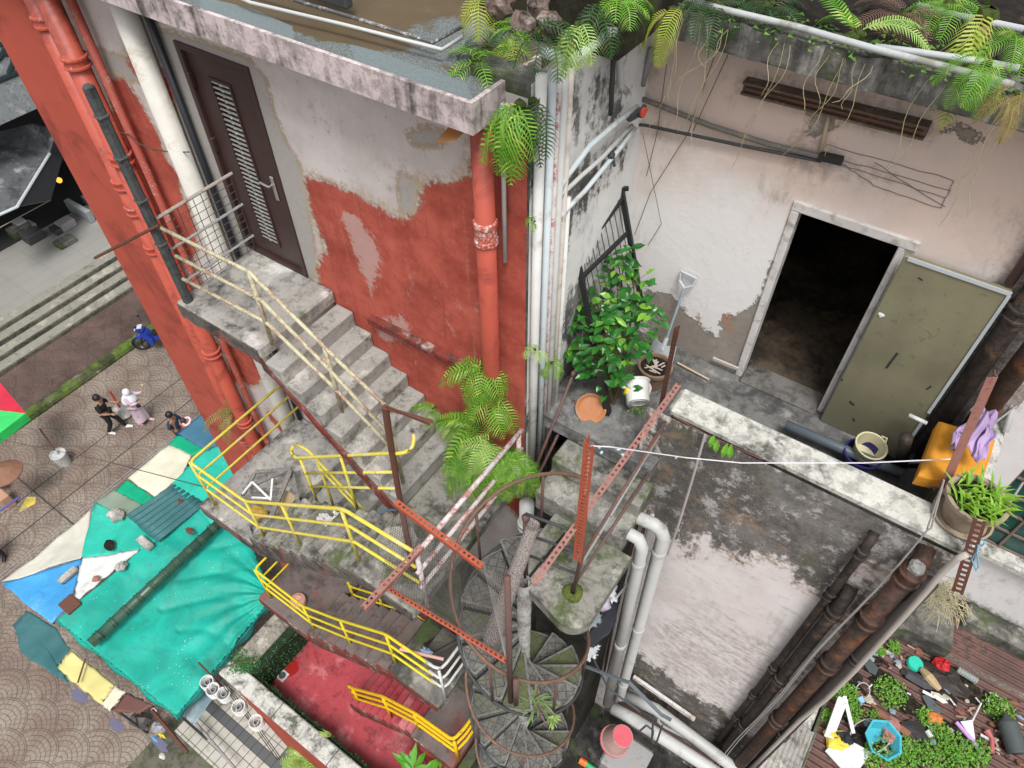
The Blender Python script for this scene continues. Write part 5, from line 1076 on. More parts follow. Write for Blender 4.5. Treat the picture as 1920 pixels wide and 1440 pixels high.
fern('upper fern of the big cascade at the foot of the red corner', f0(905, 690), 9, .42, .12, fern_m, az=(180, 350), droop=1.5, seed=11, group=gf, up=(.3, 1.2))
fern('bright fern second in the cascade at the foot of the red corner', f0(925, 745), 8, .42, .12, fern_m, az=(185, 360), droop=1.3, seed=12, group=gf, up=(.1, 1))
fern('wide fern in the middle of the cascade at the foot of the red corner', f0(895, 800), 10, .55, .14, fern_m, az=(175, 330), droop=1.2, seed=13, group=gf, up=(.1, .9))
fern('palest yellow green fern in the front of the cascade', f0(920, 830, 3.0), 9, .42, .12, fern_l, az=(190, 350), droop=1.6, seed=14, group=gf, up=(.3, .8))
fern('lowest fern of the cascade, fronds spread over the mossy landing', f0(905, 850, 3.1), 10, .62, .15, fern_m, az=(190, 345), droop=1.1, seed=15, group=gf, up=(-.1, .5), nl=28)
fern('fern of the cascade hanging in front of the grey drainpipe', f0(955, 840, 3.05), 8, .55, .13, fern_m, az=(230, 370), droop=1.4, seed=16, group=gf, up=(0, .5), nl=28)
fern('small fern at the inner end of the lowest step by the red wall', f0(815, 765), 5, .26, .07, fern_m, az=(170, 330), droop=1.0, seed=17, group=gf)
fern('small bright fern hanging over the wall foot right of the steps', f0(848, 790), 6, .26, .07, fern_l, az=(180, 350), droop=1.6, seed=18, group=gf)
fern('fern hanging from under the roof corner beside the red downpipe', at(975, 195, 'y', 3.2), 7, .42, .11, fern_m, az=(200, 340), droop=2.0, seed=19, group=gf, up=(-.3, .4))
fern('lower hanging fern below the roof corner', at(960, 235, 'y', 3.2), 4, .36, .09, fern_m, az=(220, 320), droop=2.4, seed=20, group=gf, up=(-.6, 0))
fern('shadowy fern behind the roof corner at the pipe bundle', at(1000, 190, 'y', 3.3), 6, .36, .09, fern_d, az=(220, 360), droop=1.8, seed=21, group=gf, up=(-.2, .4))
zr_ = -1.98
for lb, p, n, L, mt, sd, dr_ in (('leftmost fern on the felt roof corner, with long bright leaves', (895, 118), 8, .30, fern_m, 31, 1.2), ('dark curling fern on the felt roof behind the bright ones', (912, 85), 9, .30, fern_d, 32, 1.4), ('yellow fern on the felt roof near the pink edge', (958, 92), 8, .24, fern_y, 33, 1.6), ('purplish dry fern at the end of the felt roof', (985, 70), 7, .26, plain('purple_dry_fern', (.13, .075, .085), .9), 34, 1.2)):
    fern(lb, at(p[0], p[1], 'z', zr_), n, L, .075, mt, droop=dr_, seed=sd, group=gf, up=(.3, 1))
# mossy corner block with stones
blk2 = thing('mossy_block', 'dark mossy block topped with pale stones and ferns beside the felt roof', 'block', (-2.5, 4.4, -2.0))
obj('block_body', MB().bbox((-2.98, 3.92, -2.02), (-1.9, 6.5, -1.62), .06), weather('black_moss', (.05, .045, .03), dark=(.012, .012, .008), amt=.5, moss=.5, scale=3), blk2)
for i, (p, r_) in enumerate((((978, 45), (.07, .06, .06)), ((938, 8), (.08, .08, .07)), ((1010, 12), (.06, .07, .06)), ((1030, 40), (.07, .06, .05)))):
    obj('stone', MB().blob(at(p[0], p[1], 'z', -1.58), r_, 11, .22, 40+i), weather('pinkish_stone', (.26, .19, .165), dark=(.05, .045, .035), amt=.5, scale=9, light=(.36, .32, .29)), blk2)
for k, (lb, p, z, n, L, mt, sd) in enumerate((('bright fern dropping over the dark side of the mossy block', (905, 5), -1.6, 4, .26, fern_y, 41), ('tufted fern in front of the pale stones', (960, 55), -1.6, 6, .16, fern_m, 42), ('fern at the corner of the mossy block by the blue pipe', (1010, 60), -1.6, 7, .30, fern_d, 43), ('very pale big fern spread over the blue pipe', (1085, 48), -1.6, 6, .30, fern_l, 44), ('dark fern at the top of the mouldy white wall', (1120, 15), -1.65, 8, .28, fern_d, 46), ('green fern at the top middle edge', (1160, 8), -1.65, 7, .24, fern_m, 47))):
    fern(lb, at(p[0], p[1], 'z', z), n, L, .09, mt, droop=1.8 if k in (0, 3, 4) else 1.1, seed=sd, group=gf, up=(0, .8) if k in (0, 3, 4) else (.3, 1.1), az=(200, 350) if k in (0, 3, 4) else None)
for lb, p, z, n, L, wl, mt, sd, az_, up_ in (('yellow fern spilling over the dark roof edge at its left end', (1262, 20), -1.78, 2, .34, .10, fern_y, 51, (190, 290), (-.1, .4)), ('tall bright fern leaning left on the dark soil', (1600, 68), -1.85, 2, .50, .10, fern_m, 52, (100, 175), (.5, 1.0)), ('bright fern leaning right on the dark soil', (1612, 66), -1.85, 2, .48, .09, fern_l, 53, (-5, 45), (.4, .8)), ('large yellow centred fern hanging over the dark roof edge at the right', (1848, 30), -1.70, 2, .66, .13, fern_y, 54, (255, 285), (-.1, .1)), ('dense green fern below the large yellow one', (1850, 120), -1.78, 6, .30, .08, fern_m, 55, (200, 340), (-.1, .7)), ('green fern at the top right corner', (1905, 70), -1.75, 6, .30, .08, fern_m, 56, (170, 360), (.0, 1.)), ('brownish fern at the right end of the dark roof edge', (1905, 175), -1.82, 6, .24, .07, leafy('dry_fern', (.22, .14, .06), (.35, .30, .08)), 57, (200, 340), (-.2, .5)), ('dark fern in the soil behind the white pipes', (1440, 10), -1.85, 8, .42, .10, fern_d, 58, None, (.3, 1.)), ('brown withered fern in the middle of the soil', (1690, 30), -1.85, 8, .36, .09, plain('withered', (.14, .085, .06), .9), 59, None, (.2, .9)), ('green fern in the soil at the top edge', (1780, 8), -1.8, 8, .42, .10, fern_m, 60, None, (.3, 1.1)), ('shaded fern far back in the soil', (1340, 5), -1.85, 8, .40, .10, fern_d, 61, None, (.3, 1.1))):
    WF[0] = .46 if sd in (51, 52, 53, 54) else .34
    fern(lb, at(p[0], p[1], 'z', z), n, L, wl, mt, droop=(.7 if sd in (52, 53) else 1.5) if az_ else 1.1, seed=sd, group=gf, up=up_, az=az_, nl=24)
WF[0] = .34
# creeping moss along the roof edge and hanging dry roots
rg = random.Random(8); B = MB()
for i in range(900):
    x_ = rg.uniform(-1.95, 1.4); c = Vector((x_, 4.72+.12*rg.gauss(0, 1), -1.89)); a = rg.uniform(0, 6.3); l = rg.uniform(.015, .045)
    B.add([c, c+Vector((l*math.cos(a), l*math.sin(a), .012)), c+Vector((l*math.cos(a+.7), l*math.sin(a+.7), .004))], [(0, 1, 2)])
stuff(tag(obj('ground_moss', B, weed_m), 'small green creeping weeds along the dark roof edge', 'moss'))
for i in range(900):
    pass
rg = random.Random(21)
for i in range(24):
    x0_ = rg.uniform(1200, 1900); top = at(x0_, 60+(x0_-1250)*.25-25, 'y', 4.62); Lh = rg.uniform(.25, .9); P = []; dx = rg.uniform(-.25, .1)
    for k in range(9): t = k/8; P.append((top.x+dx*t*t+.02*math.sin(k+i), 4.585-.06*math.sin(t*2.2)-.05*t, top.z+.04-Lh*t+.05*t*t))
    o = obj('hanging_root', MB().tube(P, [.0022]*8+[.001], 3, cap=False), strand_m); tag(o, 'thin pale root hanging from the dark roof edge over the pink wall', 'root', 'pale roots hanging over the pink wall')
for k, P in enumerate(([(1355, 60), (1290, 250), (1220, 360), (1190, 440)], [(1250, 120), (1232, 250), (1212, 330)], [(1380, 70), (1320, 200), (1300, 245)], [(1205, 250), (1240, 420), (1215, 460)])):
    o = obj('climbing_stem', MB().tube([at(*p, 'y', 4.90) for p in P], .003, 4), stem_m); tag(o, 'hair thin dark climbing stem on the pink wall left of the doorway', 'stem', 'thin stems on the pink wall')
pvcd = plain('weathered_white_pipe', (.40, .42, .42), .6, .3, dirt=(.2, .2, .16), damt=.5, scale=5)
for lb, P, r_, yy in (('long white pipe lying along the dark roof edge', [(1290, 0), (1345, 15), (1500, 52), (1640, 92), (1810, 135), (1900, 160)], .020, 4.72), ('shorter white pipe behind the long one on the soil', [(1640, 88), (1720, 98), (1815, 112), (1910, 128)], .020, 5.0), ('white pipe at the back right of the soil', [(1720, 10), (1790, 28), (1920, 55)], .020, 5.6)):
    pipe(lb, [at(*p, 'z', -1.84) for p in P], r_, pvcd)
pipe('long white topped pipe of the pair lying on the felt roof', [at(*p, 'z', -1.93) for p in ((440, -8), (470, 5), (640, 45), (829, 93), (868, 68))], .012, pvc)
pipe('long blackened pipe of the pair lying on the felt roof', [at(*p, 'z', -1.93) for p in ((450, -30), (660, 32), (812, 80), (866, 50))], .012, rusty('black_white_pipe', (.10, .10, .10), rust=(.42, .41, .4), amt=.5))
o = obj('dark_frame_foot', MB().bbox(at(560, -75, 'z', -1.75)+Vector((0, 0, -.2)), at(640, -42, 'z', -1.75), .01), darkgrey); tag(o, 'dark metal frame corner standing on the felt roof at the top edge', 'frame')

# leafy shrub leaning on the black gate
def leaf(B, p, d, up, L, W):
    d = vec(d).normalized(); s = d.cross(vec(up)); s = s.normalized() if s.length > 1e-3 else Vector((1, 0, 0)); u = s.cross(d).normalized()
    c = [p, p+d*L*.3+s*W*.42+u*W*.12, p+d*L*.62+s*W*.45+u*W*.10, p+d*L-u*L*.12, p+d*L*.62-s*W*.45+u*W*.10, p+d*L*.3-s*W*.42+u*W*.12, p+d*L*.3, p+d*L*.63]
    B.add(c, [(0, 1, 6), (0, 6, 5), (1, 2, 7, 6), (6, 7, 4, 5), (2, 3, 7), (7, 3, 4)])
rg = random.Random(77); base = at(1150, 758, 'z', TZ); sh = thing('leafy_shrub', 'glossy green leafy shrub growing against the black gate on the terrace', 'shrub', tuple(base))
B = MB(); LB = [MB(), MB(), MB()]; tips = []
cen = [at(*p, 'y', yy) for p, yy in (((1075, 550), 4.2), ((1105, 520), 4.4), ((1150, 500), 4.5), ((1190, 530), 4.5), ((1085, 600), 4.1), ((1125, 580), 4.15), ((1165, 570), 4.3), ((1205, 580), 4.4), ((1065, 640), 4.05), ((1100, 650), 4.0), ((1140, 640), 3.95), ((1180, 630), 4.1), ((1120, 690), 3.95), ((1150, 700), 3.95), ((1175, 480), 4.6), ((1130, 610), 4.1), ((1090, 570), 4.25), ((1195, 610), 4.25), ((1160, 660), 4.0))]
for i, c in enumerate(cen):
    mid = base.lerp(c, .5)+Vector((rg.uniform(-.1, .1), rg.uniform(-.05, .05), .08)); B.tube([base, mid, c], [.012, .008, .004], 5)
    for k in range(20):
        a = rg.uniform(0, 6.28); d = Vector((math.cos(a), math.sin(a)-.35, rg.uniform(-.55, .6))); p = c+Vector((rg.gauss(0, .07), rg.gauss(0, .06), rg.gauss(0, .07))); q = p+d*.04
        B.tube([c, q], .002, 3, cap=False); leaf(LB[k % 3], q, d, (rg.uniform(-.4, .4), -.5+rg.uniform(-.3, .3), 1), rg.uniform(.09, .15), rg.uniform(.045, .07))
obj('stem', B, stem_m, sh)
for q in LB: obj('foliage', q, big_leaf, sh)
# black gate leaning in the corner
root = thing('black_gate', 'narrow black iron gate with thin bars leaning in the terrace corner behind the shrub', 'gate', tuple(at(1150, 775, 'z', TZ)))
ga, gb_, gc, gd_ = at(1165, 355, 'y', 4.75), at(1080, 470, 'y', 4.15), at(1115, 650, 'y', 4.02), at(1208, 600, 'y', 4.68)
for p, q in ((ga, gd_), (gb_, gc)): obj('stile', MB().bar(p, q, .045, .03, (0, 1, 0)), plain('black_iron', (.018, .018, .02), .45), root)
for t in (0.06, .3, .98): obj('cross_rail', MB().bar(ga.lerp(gd_, t), gb_.lerp(gc, t*.8+.03), .03, .03), plain('black_iron_rail', (.018, .018, .02), .45), root)
for k in range(1, 10): t = k/10; obj('gate_bar', MB().tube([ga.lerp(gb_, t), gd_.lerp(gc, t)], .0045, 5), wire, root)
B = MB().bar(ga+Vector((-.03, -.03, .01)), ga+Vector((.05, .03, .01)), .03, .03).bar(gb_+Vector((-.06, 0, .01)), gb_+Vector((.04, 0, .01)), .03, .03); obj('gate_foot', B, plain('black_iron_foot', (.018, .018, .02), .45), root)
o = obj('burnt_timber', MB().bar(at(1125, 700, 'z', -4.6), at(1140, 775, 'z', TZ+.02), .06, .05), plain('burnt_black_timber', (.02, .017, .015), .8)); tag(o, 'burnt black timber stump below the shrub', 'timber')

def tuft(B, c, n, L, w, rg, spread=1.0, up=1.0):
    for _ in range(n):
        a = rg.uniform(0, 6.28); d = Vector((math.cos(a)*spread*rg.random(), math.sin(a)*spread*rg.random(), up)).normalized(); l = L*rg.uniform(.5, 1.1); s = d.cross(Vector((0, 0, 1))).normalized()*w
        p = vec(c)+Vector((rg.gauss(0, .02), rg.gauss(0, .02), 0)); m = p+d*l*.55; e = m+(d+Vector((0, 0, -.9))).normalized()*l*.5
        B.add([p-s, p+s, m+s, m-s, e], [(0, 1, 2, 3), (3, 2, 4)])
def weedball(B, c, r, n, rg, lf=.03):
    c = vec(c)
    for _ in range(n):
        u = Vector((rg.gauss(0, 1), rg.gauss(0, 1), abs(rg.gauss(0, .6)))); u = u.normalized()*rg.random()**.5; p = c+Vector((u.x*r, u.y*r, u.z*r*.8)); a = rg.uniform(0, 6.28)
        leaf(B, p, (math.cos(a), math.sin(a), rg.uniform(-.1, .8)), (rg.uniform(-.5, .5), rg.uniform(-.5, .5), 1), lf*rg.uniform(.7, 1.4), lf*.5)
# potted plants
def pot(label, c, r, h, mat, plant=None, tray=None, soil_m=None, tilt=0, name='flower_pot', cat='pot', rim=1.08):
    root = thing(name, label, cat, c); c = vec(c)
    obj('pot_body', MB().lathe(c, [(0, 0), (r*.72, 0), (r*.95, h*.86), (r*rim, h*.86), (r*rim, h), (r*.93, h), (r*.9, h*.88), (0, h*.86)], 28), mat, root, smooth=False)
    obj('potting_soil', MB().lathe(c, [(0, h*.90), (r*.5, h*.905), (r*.9, h*.885)], 18), soil_m or soil, root)
    if tray: obj('saucer', MB().lathe(c, [(0, -.012), (r*1.0, -.012), (r*1.08, .02), (r*1.0, .02), (r*.95, 0)], 24), tray, root)
    if plant: plant(root, c+Vector((0, 0, h*.9)))
    return root
potm = plain('beige_pot', (.33, .26, .19), .6, .3, dirt=(.16, .13, .1), damt=.4, scale=4); pc = at(1812, 978, 'z', -4.40); rgx = random.Random(6)
def grassy(root, c):
    B = MB()
    for _ in range(120):
        a = rgx.uniform(0, 6.28); r_ = .15*rgx.random()**.5; p = c+Vector((r_*math.cos(a), r_*math.sin(a), 0)); b_ = rgx.uniform(0, 6.28); d = Vector((math.cos(b_)*.8+.3, math.sin(b_)*.8+.1, rgx.uniform(.3, .9))).normalized(); leaf(B, p, d, (0, 0, 1), rgx.uniform(.08, .19), .02)
    obj('foliage', B, leafy('lily_green', (.13, .34, .03), (.33, .52, .05)), root)
pot('round beige pot of bright grassy leaves on the corner of the parapet', (1.10, 3.88, -4.385), .185, .24, potm, grassy, tray=potm)
pb1 = at(1218, 705, 'z', TZ)
pot('brown clay pot of dry soil behind the white bucket on the terrace', tuple(at(1222, 718, 'z', TZ)), .15, .25, plain('brown_clay', (.23, .15, .10), .75, dirt=(.1, .08, .06)), lambda root, c: obj('dry_scraps', (lambda B: ([B.bar(c+Vector((rgx.uniform(-.08, .08), rgx.uniform(-.08, .08), .01)), c+Vector((rgx.uniform(-.08, .08), rgx.uniform(-.08, .08), .02)), .012, .006) for _ in range(14)], B)[1])(MB()), plain('dry_leaf_scraps', (.45, .38, .33), .9), root))
bw = plain('white_paint_bucket', (.68, .68, .66), .5, dirt=(.35, .3, .25), damt=.3)
pt = at(1190, 755, 'z', TZ); root = pot('dirty orange and white bucket filled with weeds beside the black timber', tuple(pt), .115, .22, rusty('orange_white_bucket', (.60, .58, .54), rust=(.55, .24, .10), amt=.45), lambda root, c: obj('foliage', (lambda B: (weedball(B, c, .1, 50, rgx, .03), B)[1])(MB()), weed_m, root), name='bucket', cat='bucket')
obj('handle', MB().tube([vec(pt)+Vector((.12*math.cos(a), .12*math.sin(a)-.02, .16-.03*math.sin(a))) for a in np.linspace(3.3, 6.1, 10)], .004, 4), pvcw, root)
bc = at(1195, 735, 'z', TZ+.27); ax = Vector((.55, -.75, -.35)).normalized()
root = thing('bucket', 'white paint bucket with a yellow splash tipped on its side over the weedy bucket', 'bucket', tuple(bc))
obj('bucket_shell', MB().lathe(bc-ax*.1, [(.112, 0), (.118, .01), (.112, .02), (.098, .2), (.0, .2)], 26, ax), bw, root); obj('bucket_rim', MB().lathe(bc-ax*.1, [(.12, -.005), (.124, .008), (.116, .02)], 26, ax), pvcw, root)
B = MB().blob(bc+Vector((-.075, -.06, .03)), (.03, .03, .04), 9, .25, 2); obj('paint_splash', B, plain('yellow_paint', (.75, .58, .02), .5), root)
obj('base_ring', MB().lathe(bc+ax*.1, [(.07, .0), (.075, .006), (.07, .008)], 22, ax), pvc, root)
B = MB()
for p in ((1210, 650), (1185, 700), (1165, 720), (1195, 770), (1175, 740), (1225, 640)): weedball(B, at(*p, 'z', TZ+.1), .09, 60, rgx, .022)
o = obj('small_weed', B, weed_m); stuff(tag(o, 'fine leaved weeds round the buckets on the terrace', 'weeds'))
sc = at(1108, 765, 'z', TZ+.08); o = obj('leaning_saucer', MB().lathe(sc, [(0, 0), (.10, 0), (.13, .025), (.14, .025), (.135, 0), (.12, -.012)], 26, (.35, -.7, .62)), plain('terracotta', (.42, .17, .07), .75, dirt=(.3, .25, .2))); tag(o, 'orange brown clay saucer leaning on the dark wall corner', 'saucer')
# grey shovel
shm = plain('light_grey_plastic', (.47, .50, .52), .4, .5, dirt=(.3, .3, .28), damt=.2); hb, ht = at(1248, 640, 'y', 4.72), at(1283, 540, 'y', 4.88)
root = thing('shovel', 'light grey plastic snow type shovel leaning against the pink wall', 'shovel', tuple(at(1240, 680, 'z', TZ)))
obj('shaft', MB().tube([hb, ht], .013, 8), plain('grey_blue_shaft', (.28, .34, .38), .5), root)
hd = (ht-hb).normalized(); sdv = Vector((1, 0, 0)); obj('handle', MB().tube([ht, ht+hd*.05+sdv*.065, ht+hd*.13+sdv*.075, ht+hd*.14-sdv*.075, ht+hd*.05-sdv*.065, ht], .013, 8), shm, root)
obj('blade', MB().sheet(lambda u, v: hb-hd*(.02+.26*v)+sdv*(u-.5)*(.22+.06*v)+Vector((0, -.03+.05*(2*u-1)**2, 0)), 8, 6), shm, root, thick=.008); obj('socket', MB().tube([hb+hd*.04, hb-hd*.08+Vector((0, -.02, 0))], [.02, .026], 8), shm, root)
o = obj('broom_stick', MB().tube([at(1270, 680, 'z', TZ+.03), at(1330, 712, 'z', TZ+.03)], .010, 6), plain('light_stick', (.5, .4, .28), .8)); tag(o, 'short light stick lying at the foot of the damaged pink wall', 'stick')
o = obj('wood_splinter', MB().bar(at(1337, 672, 'y', 4.9), at(1385, 692, 'y', 4.9), .02, .03), plain('pale_splinter', (.5, .44, .4), .8)); tag(o, 'pale splinter of wood beside the foot of the door surround', 'wood')
# terrace right side clutter
basin = lambda label, c, r, h, m_, ax=(0, 0, 1), inner=None: (lambda root: (obj('basin_shell', MB().lathe(c, [(0, 0), (r*.75, 0), (r*.97, h), (r*1.06, h), (r*1.06, h+.012), (r*.95, h+.012), (r*.72, .012), (0, .012)], 30, ax), m_, root, smooth=False), root)[1])(thing('basin', label, 'basin', tuple(c)))
basin('dark blue basin under the cream one at the foot of the olive door', at(1608, 868, 'z', TZ+.05), .15, .13, plain('dark_blue_plastic', (.025, .02, .13), .35, .5))
root = basin('cream yellow basin with a broken handle at the foot of the olive door', at(1618, 852, 'z', TZ+.12), .125, .15, plain('cream_plastic', (.60, .56, .37), .4, .4, dirt=(.45, .42, .18), damt=.3), ax=(.12, -.10, 1))
obj('handle', MB().tube([at(1653, 818, 'z', TZ+.28), at(1663, 822, 'z', TZ+.28), at(1660, 832, 'z', TZ+.28)], .008, 6), plain('cream_plastic_handle', (.60, .56, .37), .4), root)
o = obj('black_basket', MB().lathe(at(1672, 858, 'z', TZ+.02), [(0, 0), (.10, 0), (.13, .14), (.135, .15), (.12, .15), (.09, .01)], 18), plain('black_bag', (.03, .04, .045), .4)); tag(o, 'black plastic tub beside the cream basin', 'tub')
pipe('dark grey blue pipe lying behind the parapet', [at(1472, 796, 'z', -4.95), at(1580, 842, 'z', -4.95), at(1692, 888, 'z', -4.95)], .045, plain('grey_blue_pvc', (.10, .125, .145), .45, .4, dirt=(.3, .15, .1), damt=.1))
pipe('squat rusty pipe end standing beside the orange cushion', [at(1690, 870, 'z', -5.0), at(1699, 820, 'y', 4.5)], .05, irond)
cm_ = plain('orange_foam_cushion', (.62, .27, .03), .85, .2, dirt=(.30, .15, .04), damt=.42, scale=2.5, var=.12)
c0, c1, c2, c3 = at(1765, 783, 'z', -4.28), at(1872, 818, 'z', -4.28), at(1845, 905, 'z', -4.28), at(1726, 885, 'z', -4.30)
cu = Vector(c0)*.25+Vector(c1)*.25+Vector(c2)*.25+Vector(c3)*.25
def cush(u, v, s=1):
    p = (c0*(1-u)+c1*u)*(1-v)+(c3*(1-u)+c2*u)*v; e = min(u, 1-u, v, 1-v); return p+Vector((0, 0, -.05*(1-min(1, e*9))**2+.015*math.sin(u*7)*math.sin(v*5)))
B = MB().sheet(cush, 24, 24); B.sheet(lambda u, v: cush(u, 0 if v < .5 else 0)+Vector((0, 0, -.10*v)), 24, 3).sheet(lambda u, v: cush(u, 1)+Vector((0, 0, -.10*v)), 24, 3).sheet(lambda u, v: cush(0, u)+Vector((0, 0, -.10*v)), 24, 3).sheet(lambda u, v: cush(1, u)+Vector((0, 0, -.10*v)), 24, 3)
o = obj('cushion', B, cm_, smooth=True); tag(o, 'worn orange foam cushion lying on the parapet corner', 'cushion')
purp = cloth_mat('purple_cloth', (.34, .24, .42), dark=(.2, .13, .28), spots=False, var=.25); pk = at(1828, 805, 'z', -3.95); rg = random.Random(12)
root = thing('purple_cloth', 'faded purple cloth knotted round the leaning perforated bar', 'cloth', tuple(pk))
def cl(u, v):
    a = u*2*math.pi; r_ = .045+.045*v+.018*math.sin(a*5+v*7)+.012*math.sin(a*11+v*3); dsc = at(1848, 775, 'z', -3.95).lerp(at(1812, 835, 'z', -4.15), v); return dsc+Vector((r_*math.cos(a), r_*math.sin(a)*.8, .05*math.sin(a*3)))
obj('wrapped_cloth', MB().sheet(cl, 50, 16), purp, root, smooth=True, thick=.006)
t0, t1 = at(1858, 805, 'z', -4.0), at(1832, 862, 'z', -4.12); obj('cloth_tail', MB().sheet(lambda u, v: t0.lerp(t1, v)+Vector((.035*(u-.5)*2+.01*math.sin(v*9), .02*math.sin(u*9), .02*math.sin(u*6+v*3))), 12, 12), purp, root, smooth=True, thick=.006)
t0, t1 = at(1795, 815, 'z', -4.08), at(1792, 838, 'z', -4.12); obj('cloth_tail', MB().sheet(lambda u, v: t0.lerp(t1, v)+Vector((.03*(u-.5)*2, .02*math.sin(u*9), .02*math.sin(u*6))), 8, 6), purp, root, smooth=True, thick=.006)
pipe('short white plastic tube sticking out over the orange cushion', [at(1704, 778, 'z', -4.5), at(1738, 794, 'z', -4.5)], .017, pvcw)
o = obj('white_board_scrap', MB().prism([(q.x, q.y) for q in (at(1702, 850, 'z', TZ+.1), at(1715, 832, 'z', TZ+.1), at(1740, 835, 'z', TZ+.1), at(1727, 868, 'z', TZ+.1), at(1690, 870, 'z', TZ+.1))], TZ+.09, TZ+.105), plain('pale_board', (.42, .50, .54), .6)); tag(o, 'pale blue white scrap board on the terrace left of the orange cushion', 'board')
# brown pipes and dark face at the far right of the pink wall
pipe('fat brown pipe nearest the pink wall at the right edge', [(.80, 4.84, -2.1), (.80, 4.84, TZ)], .07, irond, [-3.35])
pipe('fat brown pipe in the corner at the right edge', [(1.0, 4.80, -2.1), (1.0, 4.80, TZ)], .075, iron2, [-3.05, -4.2])
pipe('thin brown pipe left of the fat ones at the right edge', [(.66, 4.89, -2.1), (.66, 4.89, -3.2)], .03, rustp)
pipe('pale conduit leaning along the right edge', [at(1918, 690, 'z', -4.0), at(1885, 810, 'z', -4.38)], .022, pvc)
for k, P in enumerate(([(1918, 640), (1822, 770)], [(1918, 752), (1866, 792)], [(1918, 905), (1885, 955)])):
    o = obj('thin_bar', MB().tube([at(*p, 'z', -4.2) for p in P], .008 if k else .014, 6), greyp); tag(o, ('grey stick leaning from the right edge to the purple cloth', 'thin pale cord pulled from the purple cloth to the right edge', 'thin rod below the flower pot at the right edge')[k], 'stick')
# clothesline
P = [at(1108, 836, 'y', 2.40), at(1145, 838, 'y', 2.5), at(1285, 858, 'y', 3.1), at(1390, 868, 'y', 3.4), at(1620, 868, 'y', 3.8), at(1798, 860, 'z', -4.2)]
root = thing('clothesline', 'thin pale knotted rope stretched from the orange post to the faded bar', 'rope', tuple(P[0])); obj('rope', MB().tube(P, .0045, 5), plain('pale_rope', (.66, .64, .68), .8), root)
for p in ((1124, 838), (1128, 848), (1160, 843), (1168, 853), (1268, 857), (1441, 868)): obj('knot', MB().blob(at(p[0], p[1], 'y', 2.5+(p[0]-1120)*.004), .012, 7, .35, p[0]), plain('blue_twine', (.45, .62, .68), .8), root)
o = obj('leaning_lath', MB().tube([at(1322, 815, 'y', 3.6), at(1298, 900, 'y', 3.5), at(1272, 985, 'y', 3.4), at(1252, 1040, 'y', 3.35)], .011, 6), plain('grey_lath', (.34, .31, .30), .7)); tag(o, 'thin grey lath leaning on the black stained wall', 'lath')
o = obj('rusty_wall_rod', MB().tube([at(1262, 780, 'y', 3.62), at(1320, 812, 'y', 3.62), at(1430, 862, 'y', 3.62)], .006, 4), rustb); tag(o, 'rusty rod running just under the parapet cap', 'rod')
for i, (p, L) in enumerate((((1340, 815), .11), ((1345, 825), .10), ((1365, 830), .13), ((1372, 832), .12))):
    B = MB(); leaf(B, at(*p, 'y', 3.6), (.2*(i % 2), -.3, -1), (0, -1, .2), L*1.3, .05)
    if i == 0: sroot = thing('wall_fern', 'little green plant hanging from a crack below the parapet cap', 'plant', tuple(at(1345, 820, 'y', 3.62)))
    obj('leaf', B, leafy('lime_leaf', (.12, .40, .03), (.22, .52, .05)), sroot)
root = thing('clothes_hanger', 'light blue wire clothes hanger on the brown perforated bar', 'hanger', tuple(at(1832, 1040, 'y', 3.45))); hm = plain('blue_coated_wire', (.12, .38, .60), .4)
P = [(1840, 1010), (1846, 1018), (1840, 1024), (1834, 1022), (1832, 1034), (1822, 1048), (1830, 1070), (1835, 1062), (1832, 1036)]
obj('hanger_wire', MB().tube([at(*p, 'y', 3.45) for p in P], .005, 5), hm, root)
B = MB(); rg = random.Random(5)
for _ in range(170):
    c = at(rg.uniform(1742, 1800), rg.uniform(1085, 1150), 'y', 3.9+rg.random()*1.2); d = Vector((rg.uniform(-1, 1), rg.uniform(-1, .4), rg.uniform(-.5, .8))).normalized()*.16; B.tube([c, c+d*.5+Vector((0, 0, .02)), c+d-Vector((0, 0, .03))], .003, 3, cap=False)
o = obj('dry_grass', B, plain('straw', (.36, .33, .2), .9)); stuff(tag(o, 'dry straw grass behind the brown perforated bar', 'grass'))
# scrap wood pile on the upper outer landing
gw = weather('grey_driftwood', (.27, .26, .245), dark=(.09, .085, .08), amt=.4, scale=8); ww = plain('white_lath_paint', (.70, .70, .71), .6)
zs = Z2+.06
for lb, P, z, w_, m_ in (('weathered frame bar at the back of the scrap pile', [(478, 885), (545, 880)], .30, .05, gw), ('long weathered bar crossing the scrap pile', [(455, 918), (545, 878)], .34, .05, gw), ('weathered bar sloping down the middle of the scrap pile', [(545, 882), (508, 970)], .36, .055, gw), ('weathered bar on the right of the scrap pile', [(545, 875), (560, 948)], .30, .05, gw), ('short weathered bar left in the scrap pile', [(470, 920), (525, 918)], .26, .05, gw), ('weathered bar at the front of the scrap pile', [(455, 930), (505, 942)], .22, .05, gw), ('left edge bar of the scrap pile', [(477, 888), (455, 930)], .22, .05, gw), ('long grey board along the rail behind the flight', [(465, 945), (590, 975)], .10, .05, gw),
    ('white painted lath on the left of the zigzag', [(455, 926), (473, 904)], .42, .022, ww), ('white painted lath in the middle of the zigzag', [(473, 904), (508, 938)], .43, .022, ww), ('white painted lath lying level in the zigzag', [(472, 933), (508, 935)], .41, .018, ww), ('white painted lath on the right of the zigzag', [(508, 935), (511, 898)], .44, .022, ww)):
    o = obj('scrap_lath', MB().bar(at(*P[0], 'z', Z2+z), at(*P[1], 'z', Z2+z), w_, .025), m_); tag(o, lb, 'wood scrap', 'scrap wood pile on the landing')
o = obj('sawn_plank', MB().bar(at(548, 925, 'z', Z2+.2), at(522, 965, 'z', Z2+.14), .16, .02), plain('brown_plank', (.36, .27, .16), .8, dirt=(.12, .08, .05))); tag(o, 'broad brown splintered plank at the right of the scrap pile', 'plank')
